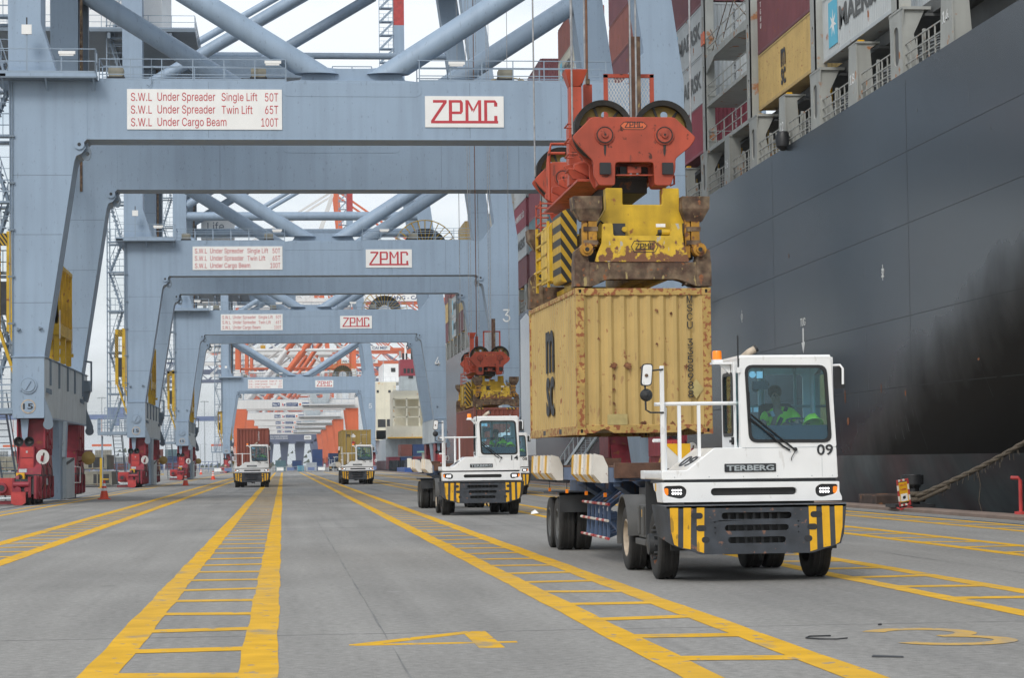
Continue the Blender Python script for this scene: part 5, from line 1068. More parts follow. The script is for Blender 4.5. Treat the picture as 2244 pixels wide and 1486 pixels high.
# ---------------------------------------------------------------- hoisted loads
c09 = container('yellow twenty-foot container with rust spots hanging from the nearest spreader', 'mscy', (6.39, 40.0, 2.20), 6.058, 2.6, 'mscy2')
side_text(c09, 'MSC', 6.058, 2.6); end_code(c09, 'MSCU 3358988', .83, 2.33, 2.6)
q = MB().use(mat('container_patch', (.42, .34, .14), .7, var=.2, vs=6)); q.prism(rrect(-.68, -.32, .17, .36, .02), 'y', -.004, 0.0); q.prism([(.93, .62), (1.06, .80), (.93, .98), (.80, .80)], 'y', .0, .004)
q.use(mat('rust_spot', (.13, .05, .025), .95, var=.6, vs=14, alt=(.22, .10, .045)))
for x, z, a in ((-.50, 1.22, .085), (-.28, 1.22, .075), (-.62, 1.05, .03), (.02, 1.18, .05), (.72, 1.20, .045), (-.05, .2, .05), (.45, .18, .05), (-.5, .55, .03), (.28, 2.2, .03), (.5, 2.15, .03), (-.75, 1.7, .03), (-.6, .8, .03), (.1, .7, .025), (.35, 1.6, .025)):
    x = round((x+.03)/.262)*.262-.03
    pl = [(x+a*(.5+.7*random.random())*math.cos(2*math.pi*k/15), z+a*(.35+.75*random.random())*math.sin(2*math.pi*k/15)) for k in range(15)]
    q.add([(u, .016, v) for u, v in pl], [tuple(range(15))])
    for k in range(2): u = x+random.uniform(-a, a)*.7; q.add([(u, .0165, z), (u+.016, .0165, z), (u+.010, .0165, z-random.uniform(1.2, 3)*a)], [(0, 1, 2)])
q.build('rust_patches', c09)
sp09 = make_spreader('scarred yellow and rust spreader gripping the hanging yellow container', (6.39, 40.0, 4.80), 6.058); sp09.rotation_euler.z = R(1.7); c09.rotation_euler.z = R(1.7)   # the load has swung a little
make_headblock('large red headblock with four sheaves above the nearest spreader', (6.30, 40.0, 4.88))
c08 = container('brown forty-foot container being lowered behind tractor 14', 'brown', (11.32, 121.0, 1.72), 12.19, 2.896)
q = MB().use(M['strp']); q.box(-1.22, -.7, -.004, .0, 2.80, 2.89); q.box(.55, 1.22, -.004, 0, 2.80, 2.89); q.use(M['byel']).prism([(-1.12, 2.25), (-.92, 2.25), (-1.02, 2.5)], 'y', -.004, 0); q.build('marking', c08)
end_code(c08, 'TTNU 4711', .72, 2.4, 2.9, .11, 'inkw')
make_spreader('yellow spreader gripping the brown container behind tractor 14', (11.32, 121.0, 4.61), 12.19)
make_headblock('smaller orange-red headblock hanging behind tractor 14', (11.22, 123.2, 4.69))
def ropes(lst, where, y0):
    for i, (x, y, z, r, m, dx, what) in enumerate(lst):
        o = MB().use(M[m]).pipe([(x, y, z), (x+dx*.4, y, (z+46)/2), (x+dx, y, 46)], r, 6).build('hoist_rope'); tag(o, what+where, 'rope', 'hoist ropes')
sp = lambda X, Y, Z: [(X-1.07, Y+.55, Z+2.75, .017, 'cable', -.1, 'leftmost front wire rope above the '), (X+.0, Y+.55, Z+2.8, .017, 'cable', .05, 'centre-left front wire rope above the '), (X+.10, Y+.55, Z+2.8, .017, 'cable', .1, 'centre-right front wire rope above the '), (X+1.09, Y+.55, Z+2.75, .017, 'cable', .2, 'rightmost front wire rope above the '),
                     (X-1.07, Y+6.7, Z+2.75, .017, 'cable', -.1, 'leftmost rear wire rope above the '), (X+.0, Y+6.7, Z+2.8, .017, 'cable', -.05, 'centre rear wire rope above the '), (X-.78, Y+2.7, Z+3.0, .014, 'cable', 0, 'thin left signal cable above the '), (X-.5, Y+2.7, Z+4.05, .024, 'cablebr', 0, 'thick brown power cable above the ')]
ropes(sp(6.30, 40.0, 4.88), 'nearest red headblock', 0); ropes(sp(11.22, 123.2, 4.69), 'second, farther headblock', 0)
container_loads = [
 container('brown container carried behind tractor 16', 'brown', (-2.30, 177.0, 1.62), 12.19, 2.896),
 container('gold container with placards carried behind tractor 07', 'gold', (6.08, 190.4, 1.62), 12.19, 2.896, doors=True)]
end_code(container_loads[0], 'SEGU 4', .45, 2.5, 2.9, .16, 'inkw')
q = MB(); letters(q, 'm', (-.86, -.014, 2.32), XP, ZP, .34, .2, .05, M['ink']); letters(q, 'sc', (-.86, -.014, 2.12), XP, ZP, .34, .18, .05)
q.use(M['sign']).prism([(-.26, 2.14), (-.04, 2.36), (-.26, 2.58), (-.48, 2.36)], 'y', -.016, -.012); q.use(M['ink']).prism([(-.38, 2.26), (-.14, 2.26), (-.26, 2.16)], 'y', -.019, -.016); q.use(M['red_br']).prism([(-.26, 1.62), (-.06, 1.8), (-.26, 1.98), (-.46, 1.8)], 'y', -.016, -.012); q.use(M['sign'])
letters(q, 'MSCU 729966', (.35, -.014, 2.42), XP, ZP, .55, .09, .0, M['inkw']); letters(q, '22G1', (.5, -.014, 2.2), XP, ZP, .3, .09); q.build('placards', container_loads[1])
# ---------------------------------------------------------------- container ship alongside
HX = 23.5
def hx(y, z):
    zb = 8.2+(71-y)*.27
    t = max(0.0, min(12, zb-z)) if y < 97 else max(0.0, 1.2-z)*.4
    return HX+.085*t*t/(1+.05*t)
shp = thing('container_ship', 'huge dark container ship moored along the quay on the right', 'ship', (HX, 120, 0))
def SB(q, name, parent=None, **k):
    o = q.build(name, parent or shp, **k); p = parent or shp
    if p is shp: o.location = (-HX, -120, 0)
    return o
ys = [18+3*i for i in range(110)]; zs = [-4, -3, -2, -1, 0, .6, 1.2, 1.82]+[2.3+k*.7 for k in range(20)]+[16.3]
boot = mat('hull_boot_topping', (.078, .088, .092), .6, var=.35, vs=.5, streak=.4, alt=(.085, .058, .060))
q = MB(); base = 0
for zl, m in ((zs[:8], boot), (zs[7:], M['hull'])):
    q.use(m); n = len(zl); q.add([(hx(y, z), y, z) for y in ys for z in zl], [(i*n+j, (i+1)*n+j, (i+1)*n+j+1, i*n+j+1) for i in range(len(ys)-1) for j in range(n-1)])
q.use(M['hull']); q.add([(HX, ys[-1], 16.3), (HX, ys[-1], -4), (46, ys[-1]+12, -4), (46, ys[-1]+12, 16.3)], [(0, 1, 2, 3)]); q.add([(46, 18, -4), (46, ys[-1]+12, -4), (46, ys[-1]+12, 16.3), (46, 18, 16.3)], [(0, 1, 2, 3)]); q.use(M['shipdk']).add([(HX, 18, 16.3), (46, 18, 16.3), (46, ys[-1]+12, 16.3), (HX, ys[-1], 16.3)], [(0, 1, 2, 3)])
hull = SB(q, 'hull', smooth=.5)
q = MB().use(mat('seam_dark', (.013, .016, .020), .6, var=0))
def strip(z0, dz, y0, y1, wdt=.018):
    vs = []; fs = []; y = y0
    while y <= y1: z = z0+dz*(y-100)/100; vs += [(hx(y, z-wdt/2)-.006, y, z-wdt/2), (hx(y, z+wdt/2)-.006, y, z+wdt/2)]; y += 3
    q.add(vs, [(2*i, 2*i+2, 2*i+3, 2*i+1) for i in range(len(vs)//2-1)])
strip(13.3, .2, 40, 300); strip(10.45, -.6, 40, 330); strip(7.0, -.3, 40, 330); strip(4.4, 0, 40, 330, .03)
for k in range(9):
    y = 60+k*23.7; z = 2.0; vs = []
    while z < 16.2: vs += [(hx(y, z)-.006, y-.012, z), (hx(y, z)-.006, y+.012, z)]; z += .7
    q.add(vs, [(2*i, 2*i+1, 2*i+3, 2*i+2) for i in range(len(vs)//2-1)])
SB(q, 'plating_seams')
q = MB().use(M['inkw']); letters(q, 'TUG', (HX-.004, 101.95, 7.72), -YP, ZP, 1.0, .36, .0)
q.prism([(101.53, 7.62), (101.33, 7.62), (101.33, 6.98), (101.1, 6.98), (101.43, 6.48), (101.76, 6.98), (101.53, 6.98)], 'x', HX-.012, HX-.004)
for y, z, s in ((87.5, 8.8, '32'), (115.2, 8.85, '0')):
    letters(q, s, (HX-.004, y+.2, z), -YP, ZP, .4, .34, 0); q.box(HX-.01, HX-.004, y-.02, y+.02, z-.12, z+.5)
q.use(M['twhite']); q.prism([(224.5, 2.3), (212, 2.3), (212, 14.6), (219, 16.05), (224.5, 15.7)], 'x', HX-.012, HX-.004); q.build('hull_markings', shp).location = (-HX, -120, 0)
# rust runs and scuffs with a shape of their own
q = MB().use(mat('hull_scuff', (.15, .155, .155), .8, var=.4, vs=4))
for k in range(150):
    y = random.uniform(84, 100) if k < 46 else random.uniform(72, 150); z = random.uniform(2.0, 4.6) if k < 46 else random.uniform(3, 15.5); h_ = random.uniform(.1, .8) if k < 46 else random.choice([.05, .08, .15, .9, 1.8]); w_ = random.uniform(.012, .05) if h_ < .8 else random.uniform(.008, .018)
    q.add([(hx(y, z)-.008, y, z), (hx(y, z)-.008, y+w_, z), (hx(y, z+h_)-.008, y+w_*.6, z+h_), (hx(y, z+h_)-.008, y+w_*.2, z+h_)], [(0, 1, 2, 3)])
q.use(mat('hull_rust', (.22, .075, .025), .9, var=.4, vs=6))
for y, z, w_, h_ in ((93.2, 3.0, .5, .5), (93.8, 3.9, .2, .8), (88, 4.2, .15, .5), (84.5, 4.0, .25, .3), (104, 11, .12, .3), (76, 5, .3, .12), (96.5, 4.5, .1, .9)):
    q.add([(hx(y, z+h_/2)-.009, y+w_*(.5+.45*math.cos(2*math.pi*k/11)*(.6+.4*random.random())), z+h_*(.5+.5*math.sin(2*math.pi*k/11)*(.6+.4*random.random()))) for k in range(11)], [tuple(range(11))])
SB(q, 'rust_marks')
# deck edge: stanchions, rails, coaming
sg_ = M['ship']
for i in range(40):
    yc = 78.3+6.7*i-.15*(i % 2) if i < 10 else 78.3+6.72*i
    q = MB().use(sg_)
    if i % 2 == 0:
        q.prism([(yc-.8, 16.3), (yc+.75, 16.3), (yc+.45, 18.7), (yc-.75, 18.75)], 'x', HX, HX+.06); q.prism([(HX+.06, 16.3), (HX+.75, 16.3), (HX+.6, 18.5), (HX+.95, 18.75), (HX+.06, 18.75)], 'y', yc-.72, yc-.64); q.box(HX, HX+1.0, yc-.8, yc+.5, 18.72, 18.80)
    else:
        q.plate([(yc-.9, 16.3), (yc+.9, 16.3), (yc+.85, 17.9), (yc+.95, 18.75), (yc-1.0, 18.75), (yc-.85, 17.9)], [rrect(yc-.35, yc+.35, 16.7, 18.2, .3)], 'x', HX, HX+.06); q.use(M['shipdk']).box(HX+.06, HX+.5, yc-.5, yc+.6, 16.3, 18.5); q.use(sg_); q.prism([(HX+.06, 16.3), (HX+.7, 16.3), (HX+.45, 17.8), (HX+.9, 18.75), (HX+.06, 18.75)], 'y', yc-.88, yc-.80); q.box(HX, HX+1.1, yc-1.0, yc+1.0, 18.72, 18.84)
    q.use(M['byel']).box(HX+.25, HX+.5, yc-.2, yc+.1, 18.82, 18.98)
    o = SB(q, 'stanchion')
    if i % 2 == 0 and i < 10:
        q = MB(); letters(q, str(14+2*i), (HX-.003, yc+.38, 17.15), -YP, ZP, .75, .42, 0, M['inkw']); SB(q, 'frame_number', o)
    if i < 39:
        q = MB().use(M['ship']); a, b = yc+.95, yc+5.75
        if i % 3 != 1: b -= 0
        n = 6
        for k in range(n+1): y = a+(b-a)*k/n; q.bar((HX+.12, y, 16.3), (HX+.12, y, 17.4), .05, .05)
        for z in (17.4, 17.0, 16.62): q.bar((HX+.12, a, z), (HX+.12, b, z), .045, .045)
        q.use(M['steel'])
        for k in range(7): z = 16.5+.1*k; q.bar((HX+.35, a+1.0, z-.05), (HX+.35, b-1.2, z+.25*(k % 3)/3), .035, .035)
        q.use(sg_).box(HX+.2, HX+.3, a+2.6, a+2.75, 16.3, 17.6); SB(q, 'railing')
        q = MB().use(M['byel']).box(HX+1.2, HX+1.28, yc+2.0, yc+2.1, 16.3, 18.6); q.use(M['shipdk']).box(HX+.9, HX+1.6, yc-.9, yc+3, 18.5, 18.6); SB(q, 'ladder_post')
q = MB().use(M['shipdk']); q.box(HX+2.3, HX+2.5, 40, 345, 16.3, 18.5); q.box(HX+1.2, 46, 40, 345, 18.62, 19.15); SB(q, 'hatch_coaming')
q = MB().use(M['mscy']).box(HX+2.0, HX+2.25, 113.5, 120, 16.9, 18.3); SB(q, 'hatch_locker')
# lashing bridge
for yc, zt in ((125.0, 29), (112.75, 30), (98.75, 30), (85.2, 30), (150.5, 30), (164.9, 30), (206, 31), (234, 30), (258, 30), (296, 27), (309, 27), (323.2, 25)):
    q = MB().use(sg_); q.plate([(yc-.42, 18.9), (yc+.42, 18.9), (yc+.42, zt), (yc-.42, zt)], [rrect(yc-.14, yc+.14, z, z+.9, .13) for z in (20.0, 22.8, 25.6)], 'x', HX+.05, HX+.12); q.use(M['shipdk']).box(HX+.12, HX+.5, yc-.25, yc+.38, 18.9, zt); q.use(sg_).box(HX+.05, HX+.6, yc-.42, yc-.36, 18.9, zt); SB(q, 'lashing_post')
q = MB().use(sg_)
for z in (18.9, 21.45, 24.1):
    q.box(HX+.15, HX+1.9, 113.2, 124.6, z-.12, z); q.prism([(124.6, z), (113.2, z), (113.2, z-.5), (115.5, z-.3), (122, z-.3), (124.6, z-.9)], 'x', HX+.12, HX+.2) if z > 24 else None
    rail_run(q, [(HX+.2, 113.2, z), (HX+.2, 124.6, z)], 1.1, 2.2); rail_run(q, [(HX+1.8, 124.5, z), (HX+.2, 124.5, z)], 1.1, .8)
q.use(M['srust'])
for a, b in (((113.6, 24.2), (120, 27)), ((121, 24.2), (115, 27.2)), ((123.8, 24.2), (118.5, 26.5)), ((122, 24.2), (124, 25.6))): q.bar((HX+.3, a[0], a[1]), (HX+.3, b[0], b[1]), .04)
q.use(M['rworange']).box(HX+.0, HX+.06, 124.5, 125.4, 24.9, 25.6); SB(q, 'lashing_bridge')
q = MB().use(M['black']); q.lathe([(.1, 0), (.32, .2), (.38, .6), (.25, .9), (.001, .9)], (HX-.15, 104.2, 16.1), 'z', 14); SB(q, 'rope_fairlead')
# deck containers: (first y, tier, colour, mark, label)
GR = 'containers stacked on the big ship'
DK = [(86.9, 0, 'mk', 'MAERSK', 'grey container with a white star on a blue panel, at the top right edge'),
 (100.6, 0, 'mscy', 'MSC', 'yellow container lettered msc on the ship, right of the lashing gap'),
 (100.6, 1, 'maroon', 'code', 'maroon container on top of the yellow one on the ship'),
 (126.4, 0, 'cred', None, 'crimson container at deck level left of the lashing gap'),
 (126.4, 1, 'mk', 'MAERSK', 'lower grey lettered container left of the lashing gap'),
 (126.4, 2, 'mk', 'MAERSK', 'upper grey lettered container left of the lashing gap'),
 (126.4, 3, 'maroon', None, 'maroon container over two grey ones left of the lashing gap'),
 (152.4, 3, 'maroon', None, 'lowest maroon container seen beside the nearest crane seaward leg'),
 (152.4, 4, 'brown', None, 'brown container mid-height beside the nearest crane seaward leg'),
 (152.4, 5, 'maroon', None, 'high maroon container beside the nearest crane seaward leg'),
 (152.4, 6, 'brown', None, 'topmost brown container beside the nearest crane seaward leg'),
 (183.0, 4, 'gold', None, 'gold container just above the nearest crane beam'),
 (183.0, 5, 'mkl', 'MAERSK', 'pale lettered container above the nearest crane beam'),
 (183.0, 6, 'brown', None, 'brown container crowning the stack with the pale lettered one'),
 (208.0, 0, 'maroon', None, 'maroon deck-level container behind the hanging spreader'),
 (208.0, 1, 'teal', None, 'teal container behind the hanging spreader'),
 (208.0, 2, 'cred', None, 'crimson container behind the hanging spreader'),
 (208.0, 3, 'brown', 'crest', 'brown container with a white crest behind the red headblock'),
 (208.0, 4, 'maroon', None, 'maroon container fifth tier left of the red headblock'),
 (208.0, 5, 'cred', None, 'crimson container just above the nearest crane railing'),
 (208.0, 6, 'maroon', None, 'maroon container topping the stack above the nearest crane railing'),
 (222.0, 0, 'maroon', None, 'plum deck-level container right of the second crane seaward leg'),
 (222.0, 1, 'mk', 'MAERSK', 'grey lettered container right of the second crane seaward leg'),
 (222.0, 2, 'cred', 'script', 'crimson container with white script right of the second crane seaward leg'),
 (222.0, 3, 'mk', None, 'grey container above the crimson one with white script'),
 (297.0, 0, 'maroon', None, 'maroon deck-level container at the far part of the ship'),
 (297.0, 1, 'mscy', None, 'lower yellow container at the far part of the ship'),
 (297.0, 2, 'maroon', None, 'maroon container between two yellow ones far along the ship'),
 (297.0, 3, 'cred', None, 'crimson container under the yellow one peeping over the second crane walkway'),
 (297.0, 4, 'mscy', None, 'yellow container peeping over the second crane walkway'),
 (310.4, 0, 'mk', 'MAERSK', 'lower grey container far along the ship by the third crane leg'),
 (310.4, 1, 'mk', 'MAERSK', 'upper grey container far along the ship by the third crane leg'),
 (310.4, 2, 'brown', None, 'brown container above two grey ones far along the ship'),
 (310.4, 3, 'mk', None, 'grey container left of the yellow one peeping over the second crane walkway'),
 (324.4, 0, 'maroon', None, 'last maroon deck-level container of the ship, by the third crane leg'),
 (324.4, 1, 'mscy', None, 'last yellow container of the ship, by the third crane leg'),
 (324.4, 2, 'maroon', None, 'last maroon upper container of the ship, by the third crane leg')]
for y, tr, col, mk_, lab in DK:
    t = container(lab, col, (25.14, y, 19.2+tr*2.83), 11.5, 2.79, simple=(y > 140), group=GR)
    if mk_: side_text(t, mk_, 11.5, 2.79)
    if y == 126.4: end_code(t, 'MSKU 8837', .5, 2.3, 2.79, .14, 'inkw' if col in ('cred', 'maroon') else 'ink')
# ---------------------------------------------------------------- mooring gear on the quay
b = thing('bollard', 'black mooring bollard on the quay edge with a thick rope round it', 'bollard', (20.15, 71.9, .12))
q = MB().use(M['black']); q.box(-.75, .55, -.6, .6, 0, .10); q.lathe([(.001, 1.05), (.26, 1.05), (.28, 1.0), (.28, .72), (.20, .6), (.22, .1), (.34, .0)], (0, 0, 0), 'z', 20); q.disc((-.02, -.02, .88), .36, 'z', .3, 20); q.build('bollard_post', b)
r_ = thing('mooring_rope', 'frayed brown mooring rope rising from the bollard to the ship', 'rope', (20.15, 71.9, .12))
q = MB().use(M['rope']); P0 = Vector((.0, -.25, .32)); P1 = Vector((5.0, -10.2, 5.4)); pts = []
for k in range(40):
    t = k/39; p = P0.lerp(P1, t); p.z -= .55*math.sin(math.pi*t); pts.append(p)
for off, tw in ((.0, 0), (2.1, 1), (4.2, 2)):
    pp = [p+Vector((.038*math.cos(off+i*1.3), .0, .038*math.sin(off+i*1.3))) for i, p in enumerate(pts)]; q.pipe(pp, .055, 8)
for k in range(24): 
    a = 2*math.pi*k/24
q.pipe([(.32*math.cos(2*math.pi*k/24), .32*math.sin(2*math.pi*k/24), .25+.02*math.sin(k)) for k in range(25)], .09, 8); q.pipe([(.33*math.cos(2*math.pi*k/24), .33*math.sin(2*math.pi*k/24), .42) for k in range(25)], .08, 8)
q.pipe([P0+Vector((.1, -.1, -.1)), P0.lerp(P1, .14)+Vector((0, 0, -.38))], .07, 8)
for k in range(60):
    p = pts[random.randint(1, 26)]+Vector((random.uniform(-.08, .08), 0, 0)); q.pipe([p, p+Vector((random.uniform(-.06, .06), random.uniform(-.05, .05), -random.uniform(.12, .32)))], .010, 4)
p = pts[10]; q.pipe([p, p+Vector((.08, 0, -.5)), p+Vector((.02, 0, -1.0)), p+Vector((.15, 0, -1.5))], .012, 4)
q.build('rope_strands', r_, smooth=.9)
w_ = thing('warning_sign', 'orange and red-white barrier board leaning by the bollard', 'sign', (19.62, 70.9, .12))
w_.rotation_euler = (R(8), R(-9), R(5)); w_.scale = (.66, .66, .66)
q = MB()
for k in range(5):
    for x in (-.30, .22): q.use(M['gw'] if k % 2 else M['red_br']).box(x, x+.08, -.03, .03, .1+k*.26, .1+(k+1)*.26)
for k in range(4): q.use(M['red_br'] if k % 2 else M['gw']); q.box(-.22+k*.11, -.22+(k+1)*.11, -.028, .028, 1.32, 1.40); q.box(-.22+k*.11, -.22+(k+1)*.11, -.028, .028, .12, .20)
fr_ = q.build('frame', w_)
q = MB().use(M['byel']).box(-.22, .22, -.012, .012, .3, 1.26); q.use(M['sign']).box(-.17, .17, -.017, -.012, .34, .70); q.use(M['ink']); q.bar((-.10, -.02, .42), (.10, -.02, .62), .03, .004); q.prism(circ(0, .52, .08, 12), 'y', -.021, -.018)
letters(q, 'NGUY', (-.16, -.013, 1.08), XP, ZP, .32, .1, .01, M['red_br']); letters(q, 'HIEM', (-.14, -.013, .86), XP, ZP, .28, .1, .01); q.build('board', w_)
q = MB().use(M['red_br']); q.bar((-.3, -.3, 0), (-.3, .35, 0), .05); q.bar((.25, -.3, 0), (.25, .35, 0), .05); q.bar((-.3, 0, 0), (.25, 0, 0), .05); q.build('feet', w_)
q = MB().use(M['red_br']); q.pipe([(20.18, 61.2, .12), (20.18, 61.2, 1.05), (20.12, 61.2, 1.12), (19.95, 61.3, 1.13)], .055, 10); q.disc((20.18, 61.2, .16), .18, 'z', .08, 14); tag(q.build('hydrant_stand'), 'red pipe stand on the quay edge at the right picture edge', 'pipe stand')
for y, lab in ((78.5, 'rusty fender block on the quay wall left of the bollard'), (60.3, 'rusty fender block on the quay wall right of the bollard')):
    q = MB().use(M['fender']); q.box(20.36, 21.6, y-1.2, y+1.2, -1.6, .42); [q.box(20.36, 21.65, y-1.1+k*.45, y-1.04+k*.45, -1.5, .44) for k in range(6)]; tag(q.build('quay_fender', bevel=.03), lab, 'fender', 'fenders along the quay wall')
T = thing('gangway', 'grey ship gangway sloping down to the quay behind the nearest trailer', 'gangway', (21.2, 173, .4)); q = MB().use(M['bright_grey'])
for x in (-.45, .45):
    q.bar((x, 0, 0), (x+1.6, -46, 10.6), .12, .3); q.bar((x, 0, 1.1), (x+1.6, -46, 11.7), .07)
    for k in range(24): t = k/23; q.bar((x+1.6*t, -46*t, 10.6*t), (x+1.6*t, -46*t, 10.6*t+1.1), .05)
for k in range(90): t = k/90; q.box(-.45+1.6*t, .45+1.6*t, -46*t-.12, -46*t+.12, 10.6*t-.02, 10.6*t+.02)
q.build('ladder_frame', T); q = MB().use(M['black']); [q.disc((x, .1, -.15), .13, 'x', .1, 12) for x in (-.5, .5)]; q.tube((-.5, .1, -.15), (.5, .1, -.15), .04, 8); q.build('foot_wheels', T)
# ---------------------------------------------------------------- traffic cones
def cone():
    T = thing('traffic_cone', 'x', 'traffic cone'); q = MB().use(M['cone']); q.lathe([(.24, .04), (.06, .95), (.05, 1.0), (.001, 1.0)], (0, 0, 0), 'z', 18); q.build('cone_body', T)
    q = MB().use(M['sign']); [q.lathe([(.246-.19*z/.95+.004-.0, z), (.246-.19*(z+.14)/.95+.004, z+.14)], (0, 0, 0), 'z', 18) for z in (.45, .70)]; q.build('reflective_bands', T)
    q = MB().use(M['cone']); q.prism(rrect(-.33, .33, -.33, .33, .06), 'z', 0, .05); q.build('base', T); return T
pcn = cone()
for i, (x, y, lab) in enumerate(((-9.35, 121.5, 'largest orange traffic cone beside the nearest crane bogies'), (-8.3, 197.0, 'orange traffic cone beside the second crane bogies'), (-8.2, 271.0, 'orange traffic cone left of tractor 16'), (-14.9, 420.0, 'smallest orange traffic cone near the far barrier'))):
    c = pcn if i == 0 else copy_tree(pcn); c.location = (x, y, 0); tag(c, lab, 'traffic cone', 'traffic cones along the crane rail')
# ---------------------------------------------------------------- litter on the apron
q = MB().use(M['black']); q.pipe([(5.30, 21.95, .012), (5.08, 21.9, .014), (5.01, 21.75, .012), (5.10, 21.58, .012), (5.25, 21.50, .014), (5.36, 21.52, .02)], .008, 6); tag(q.build('rubber_strip'), 'bent black rubber strip on the concrete, near the painted 3', 'litter')
q = MB().use(M['black']).hexa([(5.10, 19.62, .004), (5.36, 19.52, .004), (5.38, 19.62, .004), (5.14, 19.74, .004)], [(5.10, 19.62, .007), (5.36, 19.52, .006), (5.38, 19.62, .008), (5.14, 19.74, .012)]); tag(q.build('rubber_scrap'), 'flat black rubber scrap in front of the painted 3', 'litter')
q = MB().use(M['paper']).add([(8.0, 73.9, .02), (8.25, 73.85, .06), (8.3, 74.2, .03), (8.05, 74.25, .09), (8.15, 74.05, .16)], [(0, 1, 4), (1, 2, 4), (2, 3, 4), (3, 0, 4)]); tag(q.build('crumpled_paper'), 'crumpled white paper on the concrete right of tractor 14', 'litter')
q = MB().use(M['black']).ball((6.15, 23.3, .012), .018, 8, (1.4, .8, .6)); tag(q.build('rubber_crumb'), 'small black crumb behind the painted 3', 'litter')
# ---------------------------------------------------------------- hatch covers stacked inland of the rail
def hatchcover(x0, x1, y, z0, h, lab):
    T = thing('hatch_cover', lab, 'hatch cover', ((x0+x1)/2, y, z0), 'steel hatch covers stacked left of the rail'); w = (x1-x0)/2
    q = MB().use(M['hatch']); q.box(-w, w, 0, 9, h-.10, h); q.box(-w, w, 0, .08, .06, h-.1); q.box(-w, -w+.1, .08, 9, 0, h-.1); q.box(w-.1, w, .08, 9, 0, h-.1)
    n = int(2*w/1.1)
    for k in range(n+1): x = -w+2*w*k/n; q.box(x-.05, x+.05, -.06, 0, 0, h-.12)
    q.build('panel', T)
    q = MB().use(M['dark']); q.box(w-1.5, w-.2, -.02, .0, .18, h-.2); q.box(-w+.1, w-.1, .1, 8.9, .01, .05); q.build('opening', T); return T
hatchcover(-18.3, -14.9, 196, 1.45, 1.25, 'upper steel hatch cover stacked between the first two cranes'); hatchcover(-17.9, -14.4, 195, .12, 1.15, 'lower steel hatch cover stacked between the first two cranes')
hatchcover(-26, -19.5, 197, 1.45, 1.2, 'upper steel hatch cover behind the nearest crane bogies'); hatchcover(-25, -18.6, 196, .12, 1.15, 'lower steel hatch cover behind the nearest crane bogies')
# yellow tubular barriers near the landside stairs
for x, y, lab in ((-14.1, 106.5, 'yellow post left of the nearest crane bogies'), (-14.4, 184.0, 'yellow post left of the second crane bogies'), (-14.4, 268.5, 'yellow post left of the third crane bogies')):
    q = MB().use(M['yellow']); q.box(x-.09, x+.09, y-.09, y+.09, 0, 2.4); q.box(x-.2, x+.2, y-.2, y+.2, 0, .06); q.bar((x, y, .7), (x+.6, y, .7), .1); tag(q.build('guard_post'), lab, 'post', 'yellow posts beside the crane bogies')
